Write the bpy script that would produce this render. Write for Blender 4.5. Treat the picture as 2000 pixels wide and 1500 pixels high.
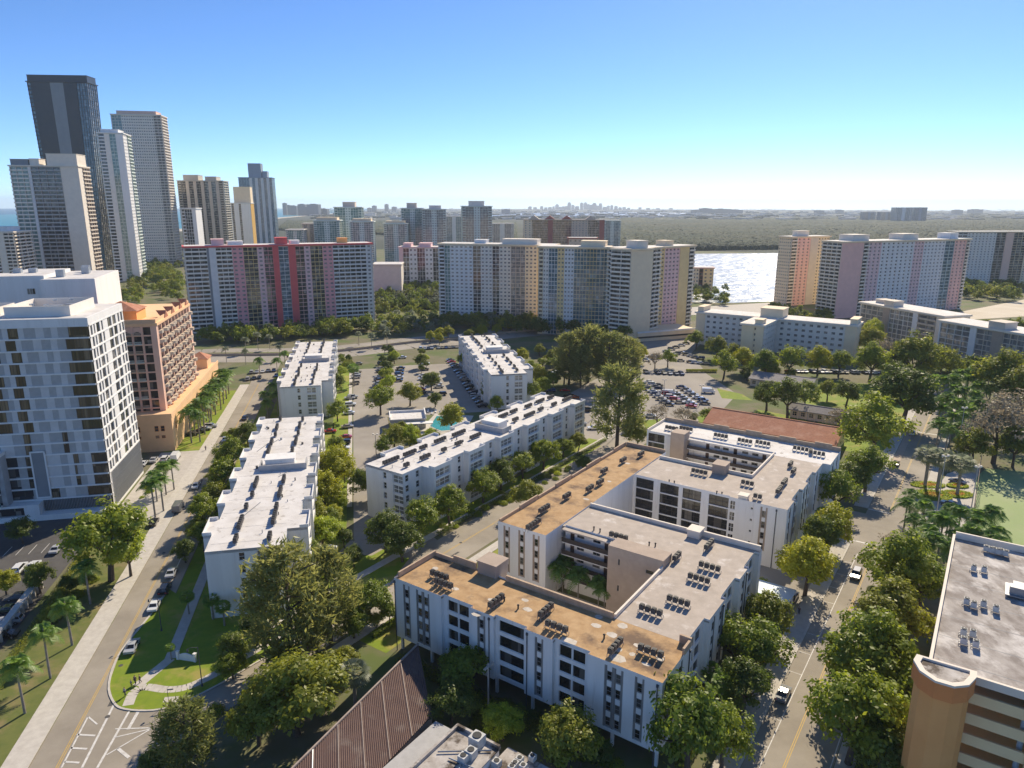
import bpy, math, random
import numpy as np
from mathutils import Vector, Matrix

random.seed(11)
R = math.radians
scene = bpy.context.scene
col = scene.collection
for o in list(bpy.data.objects):
    bpy.data.objects.remove(o)

# ------------------------------------------------------------------ camera
FPX, HZ, CAMZ, ROLL = 1390.0, 402.0, 80.0, R(0.13)
PITCH = math.atan((750 - HZ) / FPX)
cd = bpy.data.cameras.new('camera')
cam = bpy.data.objects.new('camera', cd)
col.objects.link(cam)
cd.sensor_width = 36.0
cd.lens = 36.0 * FPX / 2000.0
cd.clip_start = 0.5
cd.clip_end = 60000
cam.matrix_world = (Matrix.Translation((0, 0, CAMZ)) @ Matrix.Rotation(R(90) - PITCH, 4, 'X')
                    @ Matrix.Rotation(ROLL, 4, 'Z'))
scene.camera = cam

# ------------------------------------------------------------------ light
SUN_AZ, SUN_EL = 25.0, 37.0          # azimuth clockwise from +Y (the viewing direction)
w = bpy.data.worlds.new('World')
scene.world = w
w.use_nodes = True
wt = w.node_tree
sky = wt.nodes.new('ShaderNodeTexSky')
sky.sky_type = 'NISHITA'
sky.sun_disc = False
sky.sun_elevation = R(SUN_EL)
sky.sun_rotation = R(SUN_AZ)
sky.altitude = 0
sky.air_density = 0.5
sky.dust_density = 0.1
sky.ozone_density = 5.5
wbg = wt.nodes['Background']
whs = wt.nodes.new('ShaderNodeHueSaturation')
whs.inputs['Saturation'].default_value = 1.08
wt.links.new(sky.outputs[0], whs.inputs['Color'])
wt.links.new(whs.outputs[0], wbg.inputs[0])
wbg.inputs[1].default_value = 0.08
sd = bpy.data.lights.new('sun', 'SUN')
sd.energy = 2.6
sd.angle = R(0.53)
sd.color = (1.0, 0.87, 0.66)
sun = bpy.data.objects.new('sun', sd)
col.objects.link(sun)
sdir = Vector((math.sin(R(SUN_AZ)) * math.cos(R(SUN_EL)), math.cos(R(SUN_AZ)) * math.cos(R(SUN_EL)), math.sin(R(SUN_EL))))
sun.rotation_euler = sdir.to_track_quat('Z', 'Y').to_euler()
sun.location = sdir * 400
scene.view_settings.view_transform = 'Standard'
scene.view_settings.look = 'None'
scene.view_settings.gamma = 1.0
scene.view_settings.exposure = 1.22
scene.render.engine = 'CYCLES'
scene.cycles.max_bounces = 8
scene.cycles.diffuse_bounces = 4
scene.cycles.glossy_bounces = 2
scene.cycles.transmission_bounces = 3
scene.cycles.transparent_max_bounces = 4
scene.cycles.volume_bounces = 2

# ------------------------------------------------------------------ pixel and frame helpers
_c, _s = math.cos(PITCH), math.sin(PITCH)

def U(x, y, z=0.0):
    """photo pixel (2000 x 1500) -> world x, y on the level z"""
    X, Y = x - 1000.0, y - 750.0
    a = (X * math.cos(ROLL) + Y * math.sin(ROLL)) / FPX
    b = -(-X * math.sin(ROLL) + Y * math.cos(ROLL)) / FPX
    t = (z - CAMZ) / (-_s + b * _c)
    return (a * t, (_c + b * _s) * t)

class Frame:
    def __init__(s, o, deg):
        s.o = o; s.T = R(deg); s.rz = R(deg - 90)
    def w(s, u, v):
        return (s.o[0] + u * math.cos(s.rz) + v * math.cos(s.T), s.o[1] + u * math.sin(s.rz) + v * math.sin(s.T))
    def l(s, X, Y):
        X -= s.o[0]; Y -= s.o[1]
        return (X * math.cos(s.rz) + Y * math.sin(s.rz), X * math.cos(s.T) + Y * math.sin(s.T))
    def p(s, x, y, z=0.0):
        return s.l(*U(x, y, z))
MF = Frame((21.3, 87.0), 55.5)       # the grid of the courtyard complex and the right-hand road
BF = Frame((-60.0, 126.0), 102.3)    # the grid of the left-hand road

# ------------------------------------------------------------------ materials
MATS = {}
def _nodes(name):
    m = bpy.data.materials.new(name); m.use_nodes = True
    MATS[name] = m
    return m, m.node_tree, m.node_tree.nodes['Principled BSDF']

def pm(name, c1, c2=None, scale=1.0, rough=0.8, lo=0.35, hi=0.65, c3=None, scale3=0.1, lo3=.5, hi3=.7, bump=0.0, spec=0.3, metal=0.0, stretch=None, detail=5):
    m, t, b = _nodes(name)
    b.inputs['Roughness'].default_value = rough
    b.inputs['Specular IOR Level'].default_value = spec
    b.inputs['Metallic'].default_value = metal
    if c2 is None:
        c2 = tuple(v * .86 for v in c1)
    geo = t.nodes.new('ShaderNodeNewGeometry')
    src = geo.outputs['Position']
    if stretch:
        mp = t.nodes.new('ShaderNodeMapping'); mp.inputs['Scale'].default_value = stretch
        t.links.new(src, mp.inputs[0]); src = mp.outputs[0]
    def layer(prev, colr, sc, a, bb):
        n = t.nodes.new('ShaderNodeTexNoise'); n.inputs['Scale'].default_value = sc; n.inputs['Detail'].default_value = detail
        n.inputs['Roughness'].default_value = .62
        t.links.new(src, n.inputs['Vector'])
        r = t.nodes.new('ShaderNodeMapRange'); r.inputs['From Min'].default_value = a; r.inputs['From Max'].default_value = bb
        t.links.new(n.outputs['Fac'], r.inputs['Value'])
        mx = t.nodes.new('ShaderNodeMix'); mx.data_type = 'RGBA'
        t.links.new(r.outputs[0], mx.inputs['Factor'])
        if isinstance(prev, tuple): mx.inputs['A'].default_value = prev + (1,)
        else: t.links.new(prev, mx.inputs['A'])
        mx.inputs['B'].default_value = colr + (1,)
        return mx.outputs['Result'], n
    o, n = layer(c1, c2, scale, lo, hi)
    if c3 is not None:
        o, _n = layer(o, c3, scale3, lo3, hi3)
    t.links.new(o, b.inputs['Base Color'])
    if bump:
        bp = t.nodes.new('ShaderNodeBump'); bp.inputs['Strength'].default_value = bump; bp.inputs['Distance'].default_value = .1
        t.links.new(n.outputs['Fac'], bp.inputs['Height']); t.links.new(bp.outputs[0], b.inputs['Normal'])
    return m

def glassmat(name, dark, light, cell=(1.5, 1.5, 2.8), amount=.25, rough=.06, spec=.6):
    """dark window glass; single rooms differ by blinds and curtains"""
    m, t, b = _nodes(name)
    geo = t.nodes.new('ShaderNodeNewGeometry')
    sn = t.nodes.new('ShaderNodeVectorMath'); sn.operation = 'SNAP'; sn.inputs[1].default_value = cell
    t.links.new(geo.outputs['Position'], sn.inputs[0])
    wn = t.nodes.new('ShaderNodeTexWhiteNoise'); t.links.new(sn.outputs[0], wn.inputs['Vector'])
    r = t.nodes.new('ShaderNodeMapRange'); r.inputs['From Min'].default_value = 1 - amount; r.inputs['From Max'].default_value = 1.0
    t.links.new(wn.outputs['Value'], r.inputs['Value'])
    mx = t.nodes.new('ShaderNodeMix'); mx.data_type = 'RGBA'
    mx.inputs['A'].default_value = dark + (1,); mx.inputs['B'].default_value = light + (1,)
    t.links.new(r.outputs[0], mx.inputs['Factor']); t.links.new(mx.outputs['Result'], b.inputs['Base Color'])
    b.inputs['Roughness'].default_value = rough; b.inputs['Specular IOR Level'].default_value = spec
    return m

def leafmat(name, c1, c2, trans=.35):
    m = bpy.data.materials.new(name); m.use_nodes = True; MATS[name] = m
    t = m.node_tree; t.nodes.clear()
    out = t.nodes.new('ShaderNodeOutputMaterial')
    geo = t.nodes.new('ShaderNodeNewGeometry'); oi = t.nodes.new('ShaderNodeObjectInfo')
    ad = t.nodes.new('ShaderNodeMath'); ad.operation = 'MULTIPLY_ADD'; ad.inputs[1].default_value = .6
    t.links.new(geo.outputs['Random Per Island'], ad.inputs[0])
    m2 = t.nodes.new('ShaderNodeMath'); m2.operation = 'MULTIPLY'; m2.inputs[1].default_value = .4
    t.links.new(oi.outputs['Random'], m2.inputs[0]); t.links.new(m2.outputs[0], ad.inputs[2])
    mx = t.nodes.new('ShaderNodeMix'); mx.data_type = 'RGBA'
    mx.inputs['A'].default_value = c1 + (1,); mx.inputs['B'].default_value = c2 + (1,)
    t.links.new(ad.outputs[0], mx.inputs['Factor'])
    d = t.nodes.new('ShaderNodeBsdfDiffuse'); tr = t.nodes.new('ShaderNodeBsdfTranslucent')
    gl = t.nodes.new('ShaderNodeBsdfGlossy'); gl.inputs['Roughness'].default_value = .45
    hs = t.nodes.new('ShaderNodeHueSaturation'); hs.inputs['Hue'].default_value = .485; hs.inputs['Value'].default_value = 1.5
    t.links.new(mx.outputs['Result'], hs.inputs['Color'])
    t.links.new(mx.outputs['Result'], d.inputs[0]); t.links.new(hs.outputs[0], tr.inputs[0])
    a = t.nodes.new('ShaderNodeMixShader'); a.inputs[0].default_value = trans
    t.links.new(d.outputs[0], a.inputs[1]); t.links.new(tr.outputs[0], a.inputs[2])
    a2 = t.nodes.new('ShaderNodeMixShader'); a2.inputs[0].default_value = .03
    t.links.new(a.outputs[0], a2.inputs[1]); t.links.new(gl.outputs[0], a2.inputs[2])
    t.links.new(a2.outputs[0], out.inputs[0])
    return m

def objcolmat(name, rough=.25, spec=.5, coat=.0):
    m, t, b = _nodes(name)
    oi = t.nodes.new('ShaderNodeObjectInfo'); t.links.new(oi.outputs['Color'], b.inputs['Base Color'])
    b.inputs['Roughness'].default_value = rough; b.inputs['Specular IOR Level'].default_value = spec
    b.inputs['Coat Weight'].default_value = coat
    return m

def water(name, c, rough, scale, strength, spec=.5, dist=1.0):
    m, t, b = _nodes(name)
    b.inputs['Base Color'].default_value = c + (1,)
    b.inputs['Roughness'].default_value = rough; b.inputs['Specular IOR Level'].default_value = spec
    geo = t.nodes.new('ShaderNodeNewGeometry')
    n = t.nodes.new('ShaderNodeTexNoise'); n.inputs['Scale'].default_value = scale; n.inputs['Detail'].default_value = 6
    t.links.new(geo.outputs['Position'], n.inputs['Vector'])
    bp = t.nodes.new('ShaderNodeBump'); bp.inputs['Strength'].default_value = strength; bp.inputs['Distance'].default_value = dist
    t.links.new(n.outputs['Fac'], bp.inputs['Height']); t.links.new(bp.outputs[0], b.inputs['Normal'])
    return m

pm('white', (.84, .82, .79), (.76, .74, .71), .5, .75, .4, .7, (.60, .57, .53), 1.1, .60, .80, stretch=(1, 1, .10))
pm('white_roof', (.74, .71, .68), (.60, .565, .53), .20, .8, .40, .68, (.34, .30, .26), .55, .58, .74)
pm('beige_roof', (.52, .445, .375), (.43, .365, .305), .5, .85, .35, .65, (.66, .60, .545), .32, .57, .70)
pm('brown_roof', (.54, .36, .19), (.42, .26, .125), .55, .9, .35, .65, (.19, .125, .08), .13, .51, .63, bump=.2)
pm('patch', (.66, .60, .52), (.52, .46, .38), 1.2, .85)
pm('tan', (.47, .37, .29), (.41, .32, .25), .5, .8)
pm('tan_parapet', (.56, .42, .29), (.46, .33, .22), 1.0, .85)
pm('grey_panel', (.30, .285, .27), (.25, .24, .23), 1.0, .7)
pm('pale_grey', (.68, .66, .64), (.61, .59, .57), .6, .7)
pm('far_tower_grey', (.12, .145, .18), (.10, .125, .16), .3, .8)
pm('mid_grey', (.47, .46, .45), (.41, .40, .39), 1.0, .7)
pm('dark_rail', (.055, .045, .042), (.075, .06, .055), 2.0, .6)
pm('dark', (.03, .03, .032), (.04, .04, .04), 2.0, .6)
pm('condenser', (.11, .10, .095), (.08, .075, .07), 3.0, .6)
pm('condenser_white', (.62, .62, .6), (.5, .5, .48), 3.0, .6)
pm('steel', (.35, .36, .37), (.3, .3, .31), 2.0, .45, metal=.4)
pm('pipe', (.10, .10, .11), (.08, .08, .09), 2.0, .5)
pm('door_brown', (.10, .06, .05), (.08, .05, .04), 2.0, .6)
pm('asphalt', (.34, .30, .245), (.28, .245, .20), .25, .9, .3, .7, (.40, .355, .295), .06, .45, .7)
pm('lot_asphalt', (.36, .325, .28), (.29, .26, .225), .2, .9, .3, .7, (.42, .38, .33), .05, .5, .7)
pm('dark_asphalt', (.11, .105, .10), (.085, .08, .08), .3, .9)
pm('concrete', (.54, .50, .45), (.46, .42, .37), .6, .85)
pm('pale_concrete', (.60, .56, .50), (.50, .46, .41), .8, .85)
pm('line_white', (.75, .73, .70), (.55, .53, .5), 1.5, .7)
pm('line_yellow', (.62, .40, .08), (.50, .33, .10), 1.5, .7)
pm('lawn', (.225, .29, .022), (.16, .235, .02), .5, .9, .3, .7, (.34, .29, .08), .16, .50, .68, bump=.3)
pm('dry_lawn', (.17, .18, .05), (.11, .14, .035), .4, .9, .3, .7, (.26, .20, .10), .15, .5, .7, bump=.3)
pm('court_green', (.31, .39, .16), (.27, .345, .14), .2, .85, .3, .7, (.37, .41, .21), .05, .5, .7)
pm('soil', (.16, .15, .08), (.20, .175, .115), .12, .95, .35, .65, (.115, .15, .045), .05, .45, .6, bump=.2)
pm('sand', (.66, .58, .46), (.58, .50, .38), .05, .9)
pm('bark', (.12, .095, .075), (.08, .062, .05), 2.0, .9)
pm('palm_bark', (.34, .31, .27), (.24, .21, .18), 1.5, .9)
pm('terracotta', (.50, .215, .125), (.40, .165, .095), 1.5, .85, .35, .65, (.56, .29, .19), .3, .5, .7)
pm('shingle_grey', (.30, .28, .27), (.24, .22, .21), .8, .9)
pm('rust_metal', (.16, .095, .075), (.12, .068, .055), .5, .55, .35, .65, (.22, .16, .13), .25, .55, .7, spec=.5)
pm('rust_seam', (.38, .30, .25), (.30, .22, .18), 1.0, .6)
pm('galvanised', (.42, .45, .48), (.36, .38, .40), 1.0, .4, metal=.5)
pm('orange_wall', (.95, .46, .16), (.90, .42, .145), .3, .8)
pm('orange_dark', (.85, .31, .10), (.78, .28, .09), .5, .8)
pm('cream_deck', (.95, .74, .42), (.90, .68, .38), .4, .8)
pm('salmon', (.91, .60, .46), (.84, .55, .42), .4, .8)
pm('peach', (.93, .60, .34), (.86, .55, .31), .4, .8)
pm('balustrade', (.66, .54, .42), (.56, .46, .36), .8, .8)
pm('deck_roof', (.42, .38, .345), (.25, .215, .19), .30, .85, .38, .62, (.62, .58, .54), .17, .5, .64, stretch=(1.6, 1.0, 1))
pm('dirty_roof', (.56, .52, .48), (.36, .32, .28), .5, .85, .35, .65, (.11, .085, .065), .34, .50, .60)
pm('pink', (.86, .42, .42), (.79, .38, .38), .3, .8)
pm('pale_pink', (.86, .57, .54), (.79, .52, .50), .3, .8)
pm('red', (.80, .15, .14), (.73, .135, .13), .3, .8)
pm('blue_white', (.82, .79, .75), (.74, .71, .68), .3, .8)
pm('cool_white', (.86, .79, .70), (.78, .72, .64), .3, .8)
pm('cream', (.90, .73, .50), (.83, .67, .46), .3, .8)
pm('warm_white', (.88, .78, .65), (.80, .71, .59), .3, .8)
pm('yellow_cream', (.90, .66, .33), (.83, .60, .30), .3, .8)
pm('rosy', (.90, .55, .47), (.83, .50, .43), .3, .8)
pm('lilac', (.86, .60, .57), (.79, .55, .53), .3, .8)
pm('stone', (.74, .63, .51), (.67, .57, .46), .3, .8)
pm('beige_tower', (.92, .84, .74), (.85, .77, .68), .3, .8)
pm('olive_beige', (.58, .54, .46), (.52, .48, .40), .3, .8)
pm('teal_white', (.72, .78, .72), (.65, .71, .66), .3, .8)
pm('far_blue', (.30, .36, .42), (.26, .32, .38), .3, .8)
pm('charcoal', (.022, .024, .027), (.030, .032, .035), .2, .35, spec=.5)
pm('slate', (.28, .29, .30), (.25, .26, .27), .2, .5)
pm('gold', (.62, .36, .06), (.55, .32, .06), .3, .7)
pm('pool_tile', (.10, .50, .48), (.08, .42, .42), .4, .3)
pm('flower_orange', (.70, .25, .03), (.65, .42, .04), 2.0, .8)
pm('brick_red', (.42, .14, .11), (.36, .12, .10), .6, .8)
pm('tyre', (.015, .015, .015), (.02, .02, .02), 5, .8)
pm('canopy_blue', (.50, .60, .68), (.44, .54, .62), .8, .5)
pm('skin', (.45, .28, .20), (.4, .25, .18), 5, .6)
pm('hair', (.03, .022, .018), (.04, .03, .02), 5, .6)
pm('shirt_dark', (.04, .045, .06), (.05, .05, .06), 5, .9)
pm('shirt_pale', (.45, .45, .48), (.4, .4, .42), 5, .9)
pm('trousers', (.035, .04, .07), (.04, .045, .07), 5, .9)
pm('mangrove', (.040, .058, .022), (.026, .042, .015), .02, .95, .35, .65, (.075, .075, .03), .004, .45, .65)
pm('far_land', (.055, .065, .04), (.04, .052, .03), .004, .95, .35, .65, (.13, .125, .11), .0022, .52, .68)
pm('far_house', (.62, .60, .58), (.4, .38, .36), .02, .9)
glassmat('glass', (.035, .038, .042), (.30, .28, .25), amount=.35)
glassmat('glass_flat', (.016, .017, .019), (.15, .14, .125), amount=.3, rough=.10, spec=.6)
glassmat('glass_blue', (.06, .12, .15), (.26, .34, .38), amount=.4)
glassmat('glass_teal', (.12, .22, .205), (.36, .45, .41), amount=.45)
glassmat('glass_brown', (.075, .055, .035), (.26, .19, .12), cell=(1.2, 1.2, 3.2), amount=.5, rough=.05, spec=.8)
glassmat('glass_grey', (.17, .17, .17), (.42, .40, .37), amount=.5)
objcolmat('car_paint', .22, .5, .6)
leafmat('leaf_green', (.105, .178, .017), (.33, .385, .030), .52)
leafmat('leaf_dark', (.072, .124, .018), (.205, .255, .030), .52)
leafmat('leaf_yellow', (.245, .285, .018), (.47, .475, .024), .52)
leafmat('leaf_bright', (0.237, 0.338, 0.025), (0.5, 0.55, 0.037), .52)
leafmat('leaf_olive', (.150, .195, .022), (.340, .355, .036), .52)
leafmat('leaf_brown', (.22, .185, .12), (.36, .31, .21), .3)
leafmat('needle', (0.136, 0.177, 0.048), (0.299, 0.299, 0.084), .52)
leafmat('frond', (0.081, 0.19, 0.036), (0.226, 0.344, 0.061), .52)
leafmat('frond_grey', (0.173, 0.209, 0.136), (0.307, 0.335, 0.226), .52)
water('ocean', (.012, .22, .27), .35, .02, .25, .3, 3.0)
water('deep_ocean', (.012, .10, .20), .4, .02, .25, .3, 3.0)
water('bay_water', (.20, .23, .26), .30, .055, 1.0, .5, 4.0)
water('pool_water', (.05, .33, .32), .1, 1.2, .2, .5)

# ------------------------------------------------------------------ mesh helpers
class MB:
    def __init__(s):
        s.v = []; s.f = []; s.m = []
    def face(s, pts, m=0):
        n = len(s.v); s.v += [tuple(p) for p in pts]; s.f.append(tuple(range(n, n + len(pts)))); s.m.append(m)
    def box(s, x0, x1, y0, y1, z0, z1, m=0, bottom=True):
        if x0 > x1: x0, x1 = x1, x0
        if y0 > y1: y0, y1 = y1, y0
        n = len(s.v)
        s.v += [(x0, y0, z0), (x1, y0, z0), (x1, y1, z0), (x0, y1, z0), (x0, y0, z1), (x1, y0, z1), (x1, y1, z1), (x0, y1, z1)]
        fs = [(4, 5, 6, 7), (0, 1, 5, 4), (1, 2, 6, 5), (2, 3, 7, 6), (3, 0, 4, 7)]
        if bottom: fs.append((3, 2, 1, 0))
        s.f += [tuple(i + n for i in q) for q in fs]; s.m += [m] * len(fs)
    def prism(s, poly, z0, z1, m=0, mtop=None):
        n = len(s.v); k = len(poly)
        a = sum(poly[i][0] * poly[(i + 1) % k][1] - poly[(i + 1) % k][0] * poly[i][1] for i in range(k))
        if a < 0: poly = poly[::-1]
        s.v += [(p[0], p[1], z0) for p in poly] + [(p[0], p[1], z1) for p in poly]
        for i in range(k):
            j = (i + 1) % k
            s.f.append((n + i, n + j, n + k + j, n + k + i)); s.m.append(m)
        s.f.append(tuple(n + k + i for i in range(k))); s.m.append(m if mtop is None else mtop)
        s.f.append(tuple(n + k - 1 - i for i in range(k))); s.m.append(m)
    def cyl(s, x, y, r0, z0, z1, n=10, r1=None, m=0, x1=None, y1=None):
        r1 = r0 if r1 is None else r1
        x1 = x if x1 is None else x1; y1 = y if y1 is None else y1
        k = len(s.v)
        for i in range(n):
            a = 2 * math.pi * i / n
            s.v.append((x + r0 * math.cos(a), y + r0 * math.sin(a), z0)); s.v.append((x1 + r1 * math.cos(a), y1 + r1 * math.sin(a), z1))
        for i in range(n):
            j = (i + 1) % n
            s.f.append((k + 2 * i, k + 2 * j, k + 2 * j + 1, k + 2 * i + 1)); s.m.append(m)
        s.f.append(tuple(k + 2 * i + 1 for i in range(n))); s.m.append(m)
        s.f.append(tuple(k + 2 * (n - 1 - i) for i in range(n))); s.m.append(m)
    def tube(s, p0, p1, r0, r1, n=6, m=0):
        p0, p1 = Vector(p0), Vector(p1); d = (p1 - p0).normalized()
        a = d.orthogonal().normalized(); b = d.cross(a); k = len(s.v)
        for i in range(n):
            t = 2 * math.pi * i / n; o = a * math.cos(t) + b * math.sin(t)
            s.v.append(tuple(p0 + o * r0)); s.v.append(tuple(p1 + o * r1))
        for i in range(n):
            j = (i + 1) % n
            s.f.append((k + 2 * i, k + 2 * j, k + 2 * j + 1, k + 2 * i + 1)); s.m.append(m)
        s.f.append(tuple(k + 2 * i + 1 for i in range(n))); s.m.append(m)
    def mesh(s, name, mats):
        me = bpy.data.meshes.new(name)
        me.from_pydata(s.v, [], s.f)
        if isinstance(mats, str): mats = [mats]
        for q in mats: me.materials.append(MATS[q])
        if len(mats) > 1: me.polygons.foreach_set('material_index', s.m)
        return me
    def build(s, name, mats, parent=None, loc=(0, 0, 0), rz=0.0, kind=None):
        return put(s.mesh(name, mats), name, parent, loc, rz, kind)

def put(me, name, parent=None, loc=(0, 0, 0), rz=0.0, kind=None, scale=None):
    o = bpy.data.objects.new(name, me); col.objects.link(o)
    o.location = loc if len(loc) == 3 else (loc[0], loc[1], 0)
    if rz: o.rotation_euler = (0, 0, rz)
    if scale: o.scale = scale
    if parent: o.parent = parent
    if kind: o['kind'] = kind
    return o

def tag(o, label, cat, group=None):
    o['label'] = label; o['category'] = cat
    if group: o['group'] = group
    return o

def thing(name, label, cat, loc, rz=0.0, group=None):
    o = put(None, name, None, loc, rz)
    return tag(o, label, cat, group)

def copy_tree(o, loc, rz=0.0, scale=None, parent=None):
    c = o.copy(); col.objects.link(c)
    if parent is not None: c.parent = parent
    else:
        c.location = loc; c.rotation_euler = (0, 0, rz)
        if scale: c.scale = scale
    for ch in KIDS.get(o.name, ()):
        copy_tree(ch, None, parent=c)
    return c
KIDS = {}

ORD = 'first second third fourth fifth sixth seventh eighth ninth tenth eleventh twelfth thirteenth fourteenth fifteenth sixteenth seventeenth eighteenth nineteenth twentieth'.split()
def nth(i):
    if i < 20: return ORD[i]
    t, u = divmod(i + 1, 10)
    tens = {2: 'twent', 3: 'thirt', 4: 'fort', 5: 'fift', 6: 'sixt', 7: 'sevent', 8: 'eight', 9: 'ninet'}[t]
    return tens + 'ieth' if u == 0 else tens + 'y-' + ORD[u - 1]

def facade(mb, p0, p1, z0, z1, ops, depth=.25, m=0, mr=None):
    """a wall from p0 to p1 (outside on the right of that direction) with real openings (s0, s1, za, zb)"""
    mr = m if mr is None else mr
    d = Vector((p1[0] - p0[0], p1[1] - p0[1])); L = d.length; d /= L
    nx, ny = -d.y, d.x       # inward
    def P(s_, z, dep=0): return (p0[0] + d.x * s_ + nx * dep, p0[1] + d.y * s_ + ny * dep, z)
    xs = sorted({0.0, L} | {round(o[0], 3) for o in ops} | {round(o[1], 3) for o in ops})
    zs = sorted({z0, z1} | {round(o[2], 3) for o in ops} | {round(o[3], 3) for o in ops})
    rr = [tuple(round(q, 3) for q in o[:4]) for o in ops]
    for j in range(len(zs) - 1):
        zc = (zs[j] + zs[j + 1]) / 2
        row = [o for o in rr if o[2] < zc < o[3]]
        run = None
        for i in range(len(xs) - 1):
            xc = (xs[i] + xs[i + 1]) / 2
            hole = any(o[0] < xc < o[1] for o in row)
            if hole:
                if run is not None:
                    mb.face([P(run, zs[j]), P(xs[i], zs[j]), P(xs[i], zs[j + 1]), P(run, zs[j + 1])], m); run = None
            elif run is None: run = xs[i]
        if run is not None:
            mb.face([P(run, zs[j]), P(L, zs[j]), P(L, zs[j + 1]), P(run, zs[j + 1])], m)
    for (a, b, za, zb) in rr:
        mb.face([P(a, za), P(b, za), P(b, za, depth), P(a, za, depth)], mr)
        mb.face([P(a, zb, depth), P(b, zb, depth), P(b, zb), P(a, zb)], mr)
        mb.face([P(a, za, depth), P(a, zb, depth), P(a, zb), P(a, za)], mr)
        mb.face([P(b, za), P(b, zb), P(b, zb, depth), P(b, za, depth)], mr)

WCACHE = {}
def window_mesh(wd, h, cols=1, rows=1, frame='white', glass='glass', bar=.07):
    key = (round(wd, 2), round(h, 2), cols, rows, frame, glass, bar)
    if key not in WCACHE:
        mb = MB()
        mb.box(0.0, wd, .0, .03, 0, h, 1)
        for i in range(cols + 1):
            x = min(max(wd * i / cols - bar / 2, 0), wd - bar); mb.box(x, x + bar, -.06, .0, 0, h, 0)
        for j in range(rows + 1):
            z = min(max(h * j / rows - bar / 2, 0), h - bar); mb.box(0.0, wd, -.055, -.001, z, z + bar, 0)
        WCACHE[key] = mb.mesh('window', [frame, glass])
    return WCACHE[key]

def wall_point(p0, p1, s_, dep):
    d = Vector((p1[0] - p0[0], p1[1] - p0[1])); d.normalize()
    return (p0[0] + d.x * s_ - d.y * dep, p0[1] + d.y * s_ + d.x * dep), math.atan2(d.y, d.x)

def add_windows(parent, p0, p1, ops, dep=.2, name='window', **kw):
    for o in ops:
        (x, y), a = wall_point(p0, p1, o[0], dep)
        put(window_mesh(o[1] - o[0], o[3] - o[2], **kw), name, parent, (x, y, o[2]), a)
# ================================================================== ground, water, roads
def sheet(name, polys, mat, z, fr=None, kind='structure', label=None):
    mb = MB()
    for p in polys: mb.face([(q[0], q[1], 0) for q in p])
    o = put(mb.mesh(name, mat), name, None, (fr.o[0], fr.o[1], z) if fr else (0, 0, z), fr.rz if fr else 0.0, kind)
    if label: o['label'] = label
    # faces up
    for p in o.data.polygons:
        if p.normal.z < 0: p.flip()
    return o
def rc(u0, u1, v0, v1): return [(u0, v0), (u1, v0), (u1, v1), (u0, v1)]
def slab(name, polys, mat, z0, z1, fr=None, kind='structure', label=None):
    mb = MB()
    for p in polys: mb.prism(p, z0, z1)
    o = mb.build(name, mat, None, (fr.o[0], fr.o[1], 0) if fr else (0, 0, 0), fr.rz if fr else 0.0, kind)
    if label: o['label'] = label
    return o

FAR = 19000
mb = MB()
ring = [(FAR * math.cos(2 * math.pi * i / 96), FAR * math.sin(2 * math.pi * i / 96), 0) for i in range(96)]
mid = [(900 * math.cos(2 * math.pi * i / 96), 500 + 900 * math.sin(2 * math.pi * i / 96), 0) for i in range(96)]
mb.face(mid, 0)
for i in range(96):
    mb.face([mid[i], ring[i], ring[(i + 1) % 96], mid[(i + 1) % 96]], 1)
g = mb.build('ground', ['soil', 'far_land'], kind='structure')
g['label'] = 'flat green and grey land running out to the horizon'

coast = [(-420, 300), (-520, 640), (-600, 820), (-730, 1100), (-1010, 2100), (-1230, 3400), (-1480, 4700), (-1650, 6200), (-1900, 9000), (-2600, 14000), (-3400, 18000)]
def shift(pl, d): return [(x - d, y) for x, y in pl]
def band(a, b): return [[a[i], a[i + 1], b[i + 1], b[i]] for i in range(len(a) - 1)]
sheet('beach', band(coast, shift(coast, 75)), 'sand', .06, label='pale sand beach along the ocean')
sea0 = shift(coast, 70)
sea1 = shift(coast, 2600)
sea2 = [(-FAR * math.cos(R(a)), FAR * math.sin(R(a))) for a in (2, 4, 6, 9, 14, 25, 40, 55, 68, 75, 78)]
sheet('shallow_sea', band(sea0, sea1), 'ocean', .12, label='turquoise shallow sea beside the beach')
sheet('ocean', band(shift(coast, 2597), sea2), 'deep_ocean', .18, label='deep blue ocean reaching the horizon')
UU = lambda pts, z=0: [U(x, y, z) for x, y in pts]
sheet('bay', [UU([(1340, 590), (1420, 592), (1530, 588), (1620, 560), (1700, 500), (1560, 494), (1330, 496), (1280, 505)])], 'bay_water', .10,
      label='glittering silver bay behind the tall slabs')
sheet('far_bay', [UU([(900, 429), (1100, 427), (1335, 421), (1340, 416), (1200, 414), (960, 417)])], 'bay_water', .10, label='pale far lagoon below the skyline')
sheet('lagoon', [UU([(790, 470), (915, 470), (925, 432), (780, 430)])], 'ocean', .10, label='blue strip of lagoon between the teal towers')

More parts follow.
